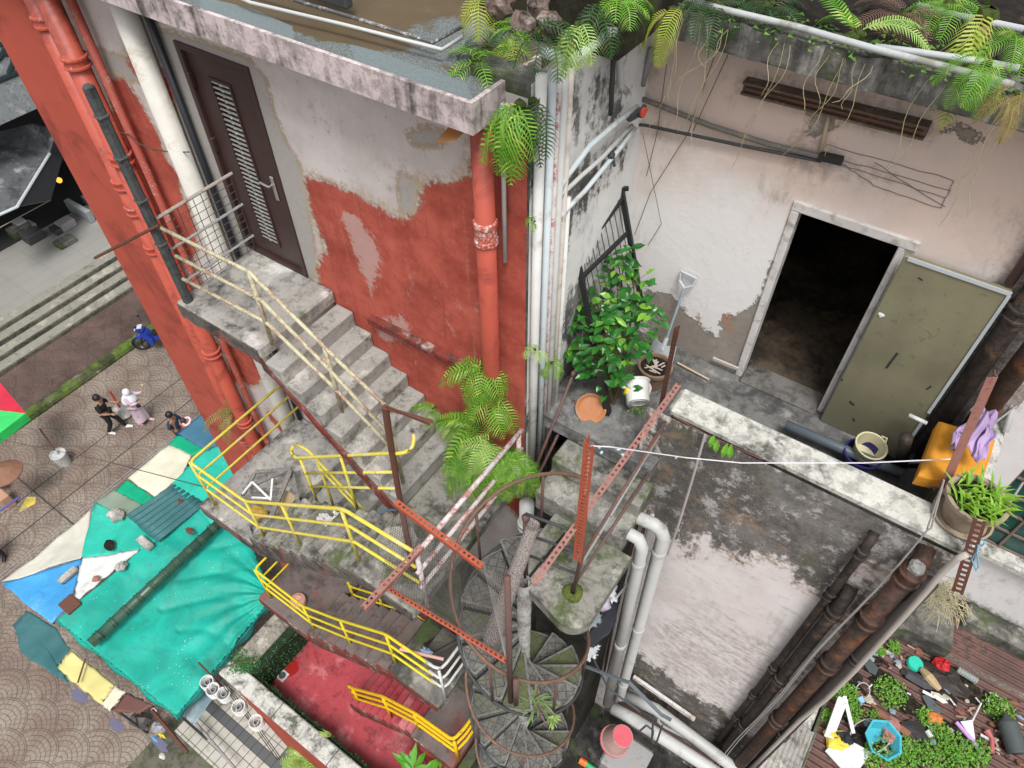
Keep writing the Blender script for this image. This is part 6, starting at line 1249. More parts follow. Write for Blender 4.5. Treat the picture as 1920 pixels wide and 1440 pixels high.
o = obj('yellow_foam_lump', MB().blob(at(486, 960, 'z', Z2+.1), (.12, .09, .04), 11, .2, 5), plain('ochre_foam', (.48, .30, .06), .9, dirt=(.25, .15, .04))); tag(o, 'flat ochre yellow lump in front of the scrap wood', 'foam')
o = obj('crumpled_frame', MB().bar(at(462, 985, 'z', Z2+.12), at(472, 1010, 'z', Z2+.02), .05, .02).bar(at(472, 1010, 'z', Z2+.02), at(492, 990, 'z', Z2+.08), .05, .02).bar(at(462, 985, 'z', Z2+.12), at(488, 975, 'z', Z2+.1), .03, .02), gw); tag(o, 'broken grey wooden frame at the outer edge of the upper landing', 'frame')
rg = random.Random(14); B = MB()
for _ in range(46):
    c = at(rg.uniform(605, 645), rg.uniform(960, 985), 'z', -6.72); B.bar(c, c+Vector((rg.uniform(-.06, .06), rg.uniform(-.06, .06), rg.uniform(-.01, .04))), rg.uniform(.015, .045), .01)
stuff(tag(obj('rubble', B, plain('white_rubble', (.62, .60, .58), .8, dirt=(.2, .1, .08), damt=.5)), 'heap of broken white plaster on the mossy flight', 'rubble'))
o = obj('blue_strap', MB().tube([at(709, 962, 'z', ZM1+.02), at(725, 955, 'z', ZM1+.03), at(742, 957, 'z', ZM1+.02)], .008, 5), plain('blue_strap_plastic', (.04, .14, .25), .5)); tag(o, 'thin blue strap on the mossy landing', 'strap')
o = obj('grey_disc', MB().lathe(at(745, 1020, 'z', ZM1+.02), [(0, .03), (.19, .03), (.2, 0), (0, 0)], 9, wob=.1), conc); tag(o, 'flat broken slab of concrete at the railing corner of the mossy landing', 'slab')
o = obj('round_pot', MB().lathe(at(562, 1132, 'z', Z3), [(0, 0), (.09, 0), (.12, .08), (.11, .14), (.06, .16), (0, .13)], 18), rusty('pink_orange_pot', (.62, .34, .27), rust=(.6, .22, .08), amt=.5)); tag(o, 'round pinkish orange pot behind the bright yellow railing', 'pot')
# broken furniture under the middle flight
root = thing('broken_cabinet', 'dark broken wooden box leaning behind the white end railing', 'cabinet', (-2.35, 2.2, ZM2)); dkw = plain('dark_wood', (.05, .042, .035), .7, dirt=(.12, .11, .1)); 
obj('box_side', MB().bar(at(800, 1180, 'y', 2.4), at(835, 1215, 'y', 2.1), .32, .03, (0, 0, 1)), dkw, root); obj('box_front', MB().bbox((-2.62, 1.95, ZM2+.02), (-2.28, 2.3, ZM2+.45), .01), dkw, root)
o = obj('pink_stick', MB().tube([at(750, 1217, 'z', ZM2+.9), at(832, 1236, 'z', ZM2+.9)], .018, 7), plain('faded_pink_stick', (.62, .36, .32), .7)); tag(o, 'faded pink stick lying over the corner of the yellow and white rails', 'stick')
o = obj('blue_rag', MB().blob(at(800, 1222, 'z', ZM2+.5), (.07, .05, .06), 9, .35, 8), plain('blue_white_rag', (.30, .42, .60), .8)); tag(o, 'small blue white rag by the broken dark box', 'rag')
# cloths beside the spiral stair
for lb, pts, m_, zz_ in (('black cloth draped beside the spiral stair', [(1150, 1070), (1165, 1100), (1150, 1180), (1110, 1215), (1098, 1195), (1125, 1140)], plain('black_cloth', (.02, .022, .03), .8), -7.2), ('grey board leaning above the spiral handrail', [(1085, 1150), (1120, 1128), (1130, 1160), (1100, 1185)], plain('grey_board', (.20, .23, .25), .6), -7.0), ('white rag hanging on the pole above the spiral stair', [(1140, 1080), (1152, 1080), (1155, 1122), (1147, 1125)], plain('white_rag', (.55, .58, .62), .8), -6.9), ('small grey white scrap beside the black cloth', [(1105, 1215), (1123, 1208), (1118, 1225), (1100, 1238)], plain('grey_white_scrap', (.45, .48, .50), .7), -7.3)):
    panel(lb, pts, zz_, m_, name='hanging_cloth', cat='cloth', wr=.02, seed=len(lb))
o = obj('speckled_bundle', MB().blob(at(1130, 1130, 'z', -6.9), (.09, .08, .08), 12, .15, 3), rusty('speckled_purple', (.42, .36, .44), rust=(.6, .58, .6), amt=.5), smooth=True); tag(o, 'round speckled purple cloth bundle on the pole', 'bundle')
o = obj('washing_pole', MB().tube([at(1190, 1078, 'z', -6.6), at(1152, 1126, 'z', -6.95)], .012, 6), pvc); tag(o, 'short pale pole holding the purple bundle', 'pole')
# spiral stair plants
pot('white pot of striped and spiky plants standing on the spiral stair treads', tuple(at(992, 1322, 'z', zt(-25)+.02)), .09, .16, pvcw, None, name='flower_pot')
c = at(1002, 1318, 'z', zt(-25)+.2); rgx = random.Random(31)
root = thing('spider_plant', 'spiky plant with a pale rosette spilling over the spiral stair', 'plant', tuple(c)); B = MB(); B2 = MB()
for _ in range(40): a = rgx.uniform(0, 6.28); leaf(B, c+Vector((rgx.gauss(0, .03), rgx.gauss(0, .03), 0)), (math.cos(a)+.3, math.sin(a)-.4, rgx.uniform(-.2, .9)), (0, 0, 1), rgx.uniform(.12, .24), .028)
c2 = at(1036, 1348, 'z', -7.5)
for _ in range(46): a = rgx.uniform(0, 6.28); leaf(B2, c2, (math.cos(a), math.sin(a), rgx.uniform(-.3, 1.1)), (0, 0, 1), rgx.uniform(.07, .13), .012)
obj('foliage', B, leafy('muted_leaf', (.10, .17, .06), (.25, .35, .12), (.22, .14, .14)), root); obj('rosette', B2, fern_l, root)
# hedges, bottom plants
rg = random.Random(19); hm_ = leafy('dark_artificial_hedge', (.012, .055, .018), (.03, .12, .035), (.05, .16, .05), trans=.05)
for lb, (xa, xb, ya, yb, za, zb), n in (('dark green leafy hedge lining the left side of the red terrace', (-6.25, -6.05, 1.0, 3.3, Z4, -12.45), 2600), ('low dark green hedge along the front wall of the red terrace', (-6.2, -2.3, .96, 1.06, Z4, -12.55), 2600)):
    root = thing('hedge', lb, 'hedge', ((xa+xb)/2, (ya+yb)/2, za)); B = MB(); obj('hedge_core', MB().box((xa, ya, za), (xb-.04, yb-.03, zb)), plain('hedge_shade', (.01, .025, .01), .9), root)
    for _ in range(n):
        p = Vector((rg.uniform(xa, xb), rg.uniform(ya, yb), rg.uniform(za, zb+.05))); leaf(B, p, (rg.uniform(-.4, 1), rg.uniform(-1, .6), rg.uniform(-.3, 1)), (rg.uniform(-1, 1), rg.uniform(-1, 1), 1), .055, .016)
    obj('foliage', B, hm_, root)
root = thing('creeper', 'clump of green creeper sitting on the corner of the white capped wall', 'creeper', (-6.5, .95, -12.4)); B = MB(); rg = random.Random(23)
for k in range(6): weedball(B, (-6.45+rg.uniform(-.12, .2), 1.0+rg.uniform(-.15, .15), -12.42), .15, 120, rg, .035)
obj('foliage', B, leafy('creeper_green', (.02, .12, .03), (.07, .25, .06)), root); obj('stem', MB().tube([(-6.65, .7, -12.38), (-6.45, .95, -12.3), (-6.2, 1.2, -12.38)], .012, 5), stem_m, root)
for i, (p, n, L, lb) in enumerate((((565, 1425), 60, .55, 'feathery bright green plant at the bottom below the white cap'), ((600, 1450), 60, .6, 'second feathery plant partly cut by the bottom edge'))):
    c = at(*p, 'z', -15.9); B = MB(); rg = random.Random(50+i)
    for _ in range(n): a = rg.uniform(0, 6.28); frond(B, c, (math.cos(a)*.6, math.sin(a)*.6, 1), L*rg.uniform(.6, 1), .10, 10, 1.1, rg)
    root = thing('feathery_plant', lb, 'plant', tuple(c)); obj('foliage', B, fern_l if i == 0 else fern_m, root); obj('stem', MB().tube([(c.x, c.y, G), c], .02, 5), stem_m, root)
B = MB(); rg = random.Random(61); c = at(622, 1380, 'z', -12.5); [leaf(B, c, (rg.uniform(-.5, .5), rg.uniform(-.5, .2), 1), (1, 0, 0), rg.uniform(.2, .45), .06) for _ in range(4)]
o = obj('strap_leaf_plant', B, fern_l); tag(o, 'upright pale green strap leaves growing behind the front wall of the red terrace', 'plant')
root = thing('grey_gatepost', 'grey concrete post with a pyramid top at the bottom edge', 'post', (-2.55, .9, -13)); c = at(762, 1425, 'z', -12.3); c.y = .75
obj('post_top', MB().add([(c.x-.3, c.y-.3, -12.4), (c.x+.3, c.y-.3, -12.4), (c.x+.3, c.y+.3, -12.4), (c.x-.3, c.y+.3, -12.4), (c.x, c.y, -12.25)], [(0, 1, 4), (1, 2, 4), (2, 3, 4), (3, 0, 4), (3, 2, 1, 0)]).box((c.x-.28, c.y-.28, G), (c.x+.28, c.y+.28, -12.402)), conc_dark, root)
for i, (p, z, n, lb) in enumerate((((840, 1425), -12.0, 26, 'bright broad leaved plant at the bottom edge beside the golden railing'), ((775, 1445), -12.2, 14, 'yellow green leafy plant cut by the bottom edge'))):
    c = at(*p, 'z', z); B = MB(); rg = random.Random(70+i)
    for _ in range(n): a = rg.uniform(0, 6.28); leaf(B, c+Vector((rg.gauss(0, .06), rg.gauss(0, .06), rg.uniform(0, .1))), (math.cos(a), math.sin(a), rg.uniform(-.1, .7)), (0, 0, 1), rg.uniform(.22, .38), .10)
    root = thing('broad_leaf_plant', lb, 'plant', tuple(c)); obj('foliage', B, leafy('banana_green', (.06, .30, .02), (.16, .46, .04)), root); obj('stem', MB().tube([(c.x, c.y, -13.1), c], .02, 5), stem_m, root)
fern('dry yellow fern growing on the red pier behind the yellow rails', at(440, 772, 'y', 3.1), 7, .55, .12, leafy('olive_fern', (.16, .18, .05), (.34, .33, .10)), az=(150, 290), droop=1.4, seed=71, group=gf)
fern('tiny fern on the white pipe bundle', at(1003, 655, 'x', -2.08), 5, .14, .05, fern_l, seed=72, group=gf, droop=1.2)
fern('small fern between the pipe bundle and the dark wall corner', at(1035, 680, 'x', -2.05), 7, .18, .06, fern_m, seed=73, group=gf, droop=1.6)
fern('tiny fern high on the pipe bundle', at(1002, 415, 'x', -2.08), 4, .09, .035, fern_m, seed=74, group=gf, droop=1.6)
# ---------------------------------------------------------------- people
skin = plain('skin_tone', (.36, .20, .13), .55, .35); blackc = plain('black_fabric', (.012, .012, .014), .8); hair_m = plain('black_hair', (.010, .009, .009), .5, .5)
def skinned(name, J, E, mat, parent, base, sub=2):
    """joints {name: (x, y, z, radius)} joined by edges; Skin and Subdivision grow one continuous tapering surface"""
    names = list(J); me = bpy.data.meshes.new(name); me.from_pydata([J[n][:3] for n in names], [(names.index(a), names.index(b)) for a, b in E], []); me.materials.append(mat)
    o = link(name, me); o.parent = parent; BASE[o.name] = base
    o.modifiers.new('skin', 'SKIN'); sv = me.skin_vertices[0].data
    for i, n in enumerate(names): r = J[n][3]; sv[i].radius = (r, r) if not hasattr(r, '__len__') else r
    sv[0].use_root = True; o.modifiers['skin'].use_smooth_shade = True
    s = o.modifiers.new('sub', 'SUBSURF'); s.levels = sub; s.render_levels = sub
    return o
LEGS = [('pel', 'hl'), ('hl', 'kl'), ('kl', 'al'), ('al', 'tl'), ('pel', 'hr'), ('hr', 'kr'), ('kr', 'ar'), ('ar', 'tr')]
BODY = [('pel', 'wst'), ('wst', 'chs'), ('chs', 'nck'), ('nck', 'hd'), ('hd', 'crn'), ('chs', 'sl'), ('sl', 'el'), ('el', 'wl'), ('chs', 'sr'), ('sr', 'er'), ('er', 'wr')] + LEGS
def person(label, foot, az, k, pose, shirt, trousers, shoe, hair=None, scarf=None, skirt=False):
    root = thing('person', label, 'person', tuple(foot)); root.rotation_euler = (0, 0, az)
    b = BASE[root.name]
    J = dict(pel=(0,0,.93,.115), wst=(0,0,1.10,.11), chs=(.01,0,1.33,.125), nck=(.02,0,1.47,.052), hd=(.04,0,1.57,.088), crn=(.035,0,1.655,.075),
             sl=(.0,.17,1.39,.055), el=(-.02,.22,1.12,.04), wl=(.06,.22,.90,.028), sr=(.0,-.17,1.39,.055), er=(-.02,-.22,1.12,.04), wr=(.06,-.22,.90,.028),
             hl=(0,.09,.86,.085), kl=(.02,.10,.48,.055), al=(-.02,.10,.09,.036), tl=(.12,.11,.035,.03), hr=(0,-.09,.86,.085), kr=(.02,-.10,.48,.055), ar=(-.02,-.10,.09,.036), tr=(.12,-.11,.035,.03))
    for n, v in pose.items(): J[n] = (*v, J[n][3])
    J = {n: (v[0]*k, v[1]*k, v[2]*k, v[3]*k) for n, v in J.items()}
    body = skinned('body', J, BODY, skin, root, b)
    grow = lambda ns, g: {n: (*J[n][:3], J[n][3]+g*k) for n in ns}
    S_ = grow(['chs', 'wst', 'pel', 'sl', 'sr'], .018); 
    for s in 'lr':
        e = Vector(J['e'+s][:3]); q = Vector(J['s'+s][:3]).lerp(e, .9 if not scarf else 1); S_['m'+s] = (*q, (.062 if not scarf else .055)*k)
        if scarf: S_['w'+s] = (*J['w'+s][:3], .045*k)
    E_ = [('chs', 'wst'), ('wst', 'pel'), ('chs', 'sl'), ('sl', 'ml'), ('chs', 'sr'), ('sr', 'mr')] + ([('ml', 'wl'), ('mr', 'wr')] if scarf else [])
    skinned('shirt', S_, E_, shirt, root, b)
    T_ = grow(['pel', 'hl', 'kl', 'al', 'hr', 'kr', 'ar'], .022 if not skirt else .045)
    skinned('trousers', T_, [e for e in LEGS if 't' not in e[1][0]], trousers, root, b)
    for s in 'lr':
        a, t = Vector(J['a'+s][:3]), Vector(J['t'+s][:3]); c = a.lerp(t, .5); obj('shoe', MB().tube([a+Vector((0,0,-.02*k)), c, t+(t-a)*.35], [.05*k, .052*k, .038*k], 8), shoe, None)
        o = S.objects[-1] if False else bpy.data.objects[max((n.name for n in bpy.data.objects if n.name.startswith('shoe')), key=lambda q: (len(q), q))]
        o.parent = root; o.location = (a+t)/2-Vector((0, 0, 0)); me = o.data; mn = min(v.co.z for v in me.vertices)
        P0 = (a+t)/2; o.location = (0, 0, 0); B_ = BASE[o.name]
        for v in me.vertices: v.co += B_
        # hand: palm, four curled fingers, thumb from the side
        w_, e_ = Vector(J['w'+s][:3]), Vector(J['e'+s][:3]); d = (w_-e_).normalized(); sd = d.cross(Vector((0, 0, 1))); sd = sd.normalized() if sd.length > .1 else Vector((0, 1, 0)); B = MB()
        B.tube([w_, w_+d*.05*k, w_+d*.09*k], [.026*k, .036*k, .034*k], 8)
        for f_ in range(4): p = w_+d*.085*k+sd*(f_-1.5)*.018*k; L = (.06, .07, .065, .05)[f_]*k; B.tube([p, p+d*L*.5, p+d*L*.85-Vector((0, 0, L*.4))], .008*k, 5)
        p = w_+d*.03*k+sd*.03*k; B.tube([p, p+sd*.03*k+d*.03*k, p+sd*.025*k+d*.06*k], .009*k, 5)
        hm2 = MB(); hm2.v, hm2.f = B.v, B.f; me = bpy.data.meshes.new('hand'); me.from_pydata(hm2.v, [], hm2.f); me.materials.append(skin); ho = link('hand', me); ho.parent = root
    def loc(name, B, mat):
        me = bpy.data.meshes.new(name); me.from_pydata(B.v, [], B.f); me.materials.append(mat); me.polygons.foreach_set('use_smooth', [True]*len(me.polygons)); o = link(name, me); o.parent = root; return o
    h = Vector(J['hd'][:3]); c = Vector(J['crn'][:3]); f_ = Vector((1, 0, 0))
    loc('nose', MB().blob(h+f_*.098*k+Vector((0, 0, .0)), (.018*k, .012*k, .02*k), 6, .05), skin)
    for s in (-1, 1): loc('eye', MB().blob(h+Vector((.085, s*.034, .022))*k, (.010*k, .014*k, .008*k), 6, 0), hair_m); loc('ear', MB().blob(h+Vector((0, s*.098, 0))*k, (.02*k, .012*k, .03*k), 6, .05), skin)
    loc('mouth', MB().blob(h+Vector((.088, 0, -.045))*k, (.008*k, .022*k, .006*k), 6, 0), plain('lip', (.30, .10, .08), .6))
    if hair: loc('hair', MB().blob(c+Vector((-.028, 0, -.02))*k, (.115*k, .108*k, .115*k), 12, .07, 2), hair)
    if scarf:
        loc('headscarf', MB().blob(h+Vector((-.022, 0, .01))*k, (.118*k, .118*k, .145*k), 14, .03, 3), scarf); loc('scarf_cape', MB().lathe(tuple(Vector((J['chs'][0], J['chs'][1], 0))), [(.09*k, 1.50*k), (.15*k, 1.42*k), (.225*k, 1.30*k), (.235*k, 1.22*k)], 18, wob=.06), scarf)
    if skirt: loc('long_skirt', MB().lathe((J['pel'][0], J['pel'][1], 0), [(.125*k, 1.02*k), (.17*k, .8*k), (.19*k, .45*k), (.215*k, .22*k)], 18, wob=.09), trousers)
    return root
def gp(x, y): return at(x, y, 'z', G)
gr = math.atan2(.86, .5)
whs = plain('white_shoe', (.72, .72, .72), .5)
a = person('person in black t-shirt, black trousers and white shoes holding a phone', gp(222, 808), R(42), .98, dict(kl=(.16,.10,.50), al=(.24,.10,.10), tl=(.38,.11,.045), kr=(-.02,-.10,.48), ar=(-.22,-.10,.12), tr=(-.10,-.11,.035), el=(.10,.24,1.14), wl=(.34,.16,1.18), er=(.02,-.25,1.12), wr=(.24,-.18,1.02), hd=(.06,0,1.56), crn=(.05,0,1.65)), blackc, plain('black_trousers', (.014, .014, .016), .8), whs, hair=hair_m)
me = MB().bbox((.40, .10, 1.14), (.50, .17, 1.16), .005); ph = bpy.data.meshes.new('phone'); ph.from_pydata(me.v, [], me.f); ph.materials.append(hair_m); o = link('phone', ph); wp = gp(222, 808); o.location = a.location; o.rotation_euler = a.rotation_euler; tag(o, 'small dark phone in the hand of the person in black', 'phone')
lil = plain('lilac_fabric', (.56, .44, .50), .8); wsc = plain('white_headscarf', (.70, .72, .76), .75)
a = person('person in white headscarf and lilac pink dress raising a snack in one hand', gp(270, 792), R(32), .92, dict(kl=(.12,.10,.50), al=(.16,.10,.10), tl=(.29,.11,.045), ar=(-.14,-.10,.11), tr=(-.02,-.11,.04), el=(.20,.20,1.28), wl=(.42,.16,1.42), er=(.14,-.20,1.16), wr=(.30,-.10,1.18), hd=(.07,0,1.56), crn=(.07,0,1.65)), lil, lil, plain('pink_shoe', (.62, .38, .42), .6), scarf=wsc, skirt=True)
me = MB().blob((.30, -.16, 1.02), (.07, .06, .06), 9, .08); ph = bpy.data.meshes.new('handbag'); ph.from_pydata(me.v, [], me.f); ph.materials.append(hair_m); o = link('handbag', ph); o.location = a.location; o.rotation_euler = a.rotation_euler; tag(o, 'small black handbag carried by the person in lilac', 'bag')
me = MB().tube([(.50, .16, 1.50), (.53, .16, 1.62)], [.018, .03], 7); ph = bpy.data.meshes.new('snack'); ph.from_pydata(me.v, [], me.f); ph.materials.append(plain('snack_beige', (.6, .45, .25), .7)); o = link('snack', ph); o.location = a.location; o.rotation_euler = a.rotation_euler; tag(o, 'small beige snack held up by the person in the headscarf', 'snack')
nav = plain('navy_fabric', (.02, .055, .12), .8)
a = person('person in navy top with dark hair half hidden by the slate blue stall sheet', gp(352, 838), R(20), .96, dict(el=(.08,.24,1.15), wl=(.28,.16,1.12)), nav, nav, blackc, hair=hair_m)
pkf = plain('magenta_pink_fabric', (.55, .10, .16), .7)
a = person('small person in pink beside the one in navy, partly under the stall sheet', gp(372, 838), R(-60), .80, dict(el=(.08,.2,1.2)), pkf, pkf, whs, hair=plain('brown_hair', (.05, .03, .025), .6))
o = obj('pink_bag_ring', MB().tube([at(350, 790, 'z', -16.2)+Vector((.11*math.cos(t), .11*math.sin(t), .05*math.sin(t))) for t in np.linspace(0, 6.28, 15)[:-1]], .035, 7, closed=True), plain('pink_white_ring', (.75, .55, .62), .5)); tag(o, 'pale pink round bag strap beside the person in pink', 'bag')
yv = plain('yellow_shirt', (.55, .50, .04), .8)
a = person('person in yellow shirt bending down at the left edge with an orange cap', gp(4, 1045), R(-50), .95, dict(chs=(.30,0,1.14), nck=(.42,0,1.16), hd=(.52,0,1.13), crn=(.58,0,1.10), sl=(.28,.17,1.18), el=(.34,.2,.92), wl=(.42,.16,.72), sr=(.28,-.17,1.18), er=(.34,-.2,.92), wr=(.42,-.16,.72), wst=(.12,0,1.06)), yv, plain('dark_trousers', (.03, .03, .035), .8), hair_m, hair=plain('orange_cap', (.80, .20, .03), .6))
# ---------------------------------------------------------------- motorbike
mp, mq = gp(271, 655), gp(332, 648); mc = mp; az = math.atan2(mq.y-mp.y, mq.x-mp.x)
mb = thing('motorbike', 'blue and black motorbike parked by the green kerb, half behind the red pier', 'motorbike', tuple(mc), None)
tyre = plain('tyre_rubber', (.015, .015, .016), .8); blup = plain('metallic_blue_paint', (.015, .05, .38), .25, .6); gm = plain('gunmetal', (.10, .10, .11), .35, .6, metal=.7); silv = plain('silver_fairing', (.55, .58, .62), .3, .6)
ca, sa = math.cos(az), math.sin(az); L_ = lambda x, y, z: (mc.x+ca*x-sa*y, mc.y+sa*x+ca*y, G+z)
for x in (0, 1.22):
    wv_ = obj('wheel', MB().tube([L_(x+.26*math.cos(t), 0, .29+.26*math.sin(t)) for t in np.linspace(0, 2*math.pi, 25)[:-1]], .042, 8, closed=True), tyre, mb, smooth=True)
    B = MB().tube([L_(x+.205*math.cos(t), 0, .29+.205*math.sin(t)) for t in np.linspace(0, 2*math.pi, 25)[:-1]], .013, 6, closed=True)
    for k in range(5): t = k*2*math.pi/5; B.tube([L_(x, 0, .29), L_(x+.2*math.cos(t), 0, .29+.2*math.sin(t))], .016, 5)
    B.tube([L_(x, -.06, .29), L_(x, .06, .29)], .03, 8); obj('rim', B, gm, wv_)
for s in (-.07, .07): obj('fork', MB().tube([L_(0, s, .29), L_(.22, s, .85)], .022, 7), gm, mb)
def lbox(pts, w0, w1):
    n = len(pts); V = [L_(p[0], -w0, p[1]) for p in pts]+[L_(p[0], w1, p[1]) for p in pts]; return MB().add(V, [tuple(range(n))[::-1], tuple(range(n, 2*n))]+[(i, (i+1) % n, n+(i+1) % n, n+i) for i in range(n)])
obj('front_mudguard', lbox([(-.16, .50), (.0, .60), (.22, .56), (.26, .46), (.02, .52)], .055, .055), blup, mb)
obj('leg_shield', lbox([(.16, .80), (.34, .86), (.50, .55), (.46, .28), (.36, .30), (.30, .55)], .17, .17), blup, mb)
obj('front_cowl', lbox([(.08, .98), (.20, 1.04), (.32, .92), (.26, .82), (.12, .84)], .12, .12), blup, mb)
obj('headlight', MB().blob(L_(.08, 0, .93), (.05, .08, .05), 10, 0), silv, mb)
obj('dashboard', lbox([(.14, 1.04), (.30, 1.06), (.30, 1.02), (.16, 1.0)], .10, .10), silv, mb)
obj('engine_block', lbox([(.48, .52), (.80, .50), (.82, .24), (.50, .22)], .11, .11), gm, mb)
obj('body_side', lbox([(.48, .62), (1.25, .82), (1.45, .80), (1.30, .62), (.85, .46), (.55, .48)], .10, .10), blup, mb)
obj('saddle', lbox([(.50, .74), (.72, .78), (1.0, .86), (1.35, .88), (1.30, .80), (.55, .66)], .12, .12), plain('black_saddle', (.015, .015, .016), .6), mb)
hbv = obj('handlebar', MB().tube([L_(.30, -.32, 1.06), L_(.24, -.12, 1.02), L_(.24, .12, 1.02), L_(.30, .32, 1.06)], .016, 7), gm, mb)
for s in (-1, 1): obj('mirror', MB().tube([L_(.26, s*.2, 1.04), L_(.22, s*.27, 1.24)], .008, 5).blob(L_(.22, s*.28, 1.27), (.03, .05, .035), 8, 0), hair_m, mb)
obj('exhaust', MB().tube([L_(.7, -.14, .26), L_(1.0, -.15, .27), L_(1.45, -.16, .36)], [.025, .04, .045], 8), gm, mb)
obj('stand', MB().tube([L_(.72, .1, .24), L_(.8, .24, .0)], .012, 5), gm, mb)
# street things
c = gp(122, 868); root = thing('concrete_bucket', 'white bucket filled with concrete holding a thin leaning brown pole on the paving', 'bucket', tuple(c))
obj('bucket_shell', MB().lathe(c, [(0, 0), (.17, 0), (.21, .42), (.225, .42), (.225, .47), (.2, .47), (.2, .43), (0, .43)], 20), plain('dirty_white_bucket', (.50, .51, .50), .5, dirt=(.3, .28, .25)), root)
obj('pole', MB().tube([Vector(c)+Vector((0, 0, .4)), Vector(c)+Vector((0, 0, .55)), at(74, 803, 'z', -16.3)], .022, 6), rustb, root); obj('clamp', MB().tube([Vector(c)+Vector((0, 0, .42)), Vector(c)+Vector((0, 0, .6))], .04, 8), silv, root)
c = gp(232, 775); root = thing('stone_parasol_base', 'pale stone parasol base with a red painted pole stub on the paving', 'parasol base', tuple(c))
obj('stone_block', MB().blob(Vector(c)+Vector((0, 0, .1)), (.36, .30, .20), 12, .10, 7), conc, root); obj('pole_stub', MB().tube([Vector(c)+Vector((0, 0, .2)), at(206, 734, 'z', -16.6)], .035, 7), rusty('red_pole', (.35, .05, .03), rust=(.1, .05, .04), amt=.5), root)
c = gp(352, 690); o = obj('grey_stone_slab', MB().bbox(Vector(c)-Vector((.25, .3, 0)), Vector(c)+Vector((.25, .3, .25)), .03), conc); tag(o, 'grey stone block on the paving beside the red pier', 'stone')
def canopy(lb, pts, z, m_, seed=0): return panel(lb, pts, z, m_, name='canopy', cat='canopy', wr=.02, seed=seed)
redc = cloth_mat('bright_red_canopy', (.72, .04, .08), spots=False, mud=.1); grc = cloth_mat('bright_green_canopy', (.03, .55, .12), spots=False, mud=.1)
root = thing('street_canopy', 'red and green peaked canopy corner at the left edge of the street', 'canopy', tuple(at(0, 780, 'z', -15.2)))
ap, c1, c2, c3 = at(-70, 762, 'z', -14.5), at(-8, 708, 'z', -15.1), at(48, 775, 'z', -15.15), at(-30, 835, 'z', -15.15)
obj('red_panel', MB().add([ap, c1, c2], [(0, 1, 2)]), redc, root, thick=.01); obj('green_panel', MB().add([ap, c2, c3], [(0, 1, 2)]), grc, root, thick=.01)
obj('green_valance', MB().add([c2, c3, c3-Vector((0, 0, .28)), c2-Vector((0, 0, .28))], [(0, 1, 2, 3)]), grc, root, thick=.01); obj('red_valance', MB().add([c1, c2, c2-Vector((0, 0, .22)), c1-Vector((0, 0, .22))], [(0, 1, 2, 3)]), redc, root, thick=.01)
root = thing('brown_parasol', 'small faded brown round parasol at the left edge of the street', 'parasol', tuple(gp(5, 905))); c = at(8, 885, 'z', -15.9)
obj('parasol_cover', MB().lathe(c, [(0, .2), (.25, .10), (.45, -.03), (.45, -.06)], 12, wob=.02), plain('brown_fabric', (.22, .11, .07), .8), root)
for i, (p, s_, mm, lb) in enumerate((((18, 945), (.2, .14, .1), plain('cardboard', (.42, .25, .17), .8), 'small cardboard box on the street stand'), ((6, 918), (.22, .2, .16), plain('pink_grey_goods', (.35, .22, .28), .6), 'heap of pinkish goods at the left edge'))):
    c = gp(*p); B = MB().bbox(Vector(c)-Vector((s_[0], s_[1], 0)), Vector(c)+Vector((s_[0], s_[1], .5)), .03) if i == 0 else MB().blob(Vector(c)+Vector((0, 0, .4)), s_, 9, .3, 4); o = obj('street_goods', B, mm); tag(o, lb, 'goods')
o = obj('blue_pole', MB().tube([at(0, 958, 'z', -17.0), at(36, 932, 'z', -17.0)], .035, 6), plain('blue_violet_plastic', (.10, .10, .32), .5)); tag(o, 'blue violet bar at the left edge of the street', 'bar')
B = MB().prism([(q.x, q.y) for q in (gp(35, 958), gp(48, 938), gp(50, 932), gp(68, 932), gp(66, 945), gp(55, 950), gp(40, 960))], G+.004, G+.010); structure('road_markings', B, plain('worn_yellow_marking', (.62, .50, .06), .8, dirt=(.3, .25, .2), damt=.6))
for i, p in enumerate(((150, 1305), (218, 1360), (300, 1395))):
    c = gp(*p); rg = random.Random(i); B = MB().prism([(c.x+.3*math.cos(t)*(.6+.5*rg.random()), c.y+.12*math.sin(t)*(.6+.5*rg.random())) for t in np.linspace(0, 6, 14)], G+.013*(i == 2)+.003, G+.013*(i == 2)+.006); structure('paint_stain', B, plain('blue_paint_stain', (.13, .125, .20), .8))
o = obj('overhead_wire', MB().tube([at(-20, 820, 'z', -13.5), at(180, 860, 'z', -13.3), at(390, 915, 'y', 1.9)], .007, 4), wire); tag(o, 'thin black wire crossing over the street to the yellow railing', 'wire')
o = obj('street_litter', MB().bar(gp(75, 683), gp(108, 670), .02, .01), pvcw); tag(o, 'thin white stick on the dark paving', 'litter')
rg = random.Random(44)
for i, (p, s_, col_, lb) in enumerate((((297, 1365), (.16, .14, .14), (.30, .31, .34), 'clump of grey blue plastic rubbish by the stall end'), ((303, 1378), (.12, .05, .08), (.70, .52, .05), 'small yellow scrap by the stall end'), ((290, 1385), (.13, .03, .03), (.10, .35, .55), 'blue scrap by the stall end'), ((288, 1333), (.07, .07, .05), (.60, .58, .50), 'round cream lid at the stall end'), ((305, 1418), (.08, .06, .05), (.6, .56, .52), 'pale crumpled paper on the muddy ground'), ((262, 1350), (.25, .2, .2), (.08, .075, .07), 'dark sack under the stall end'), ((332, 1300), (.1, .08, .06), (.3, .3, .3), 'grey lump near the lanterns'))):
    c = at(*p, 'z', -17.0); o = obj('rubbish', MB().blob(c, s_, 9, .3, i), plain('rubbish_%d' % i, col_, .6)); tag(o, lb, 'rubbish')
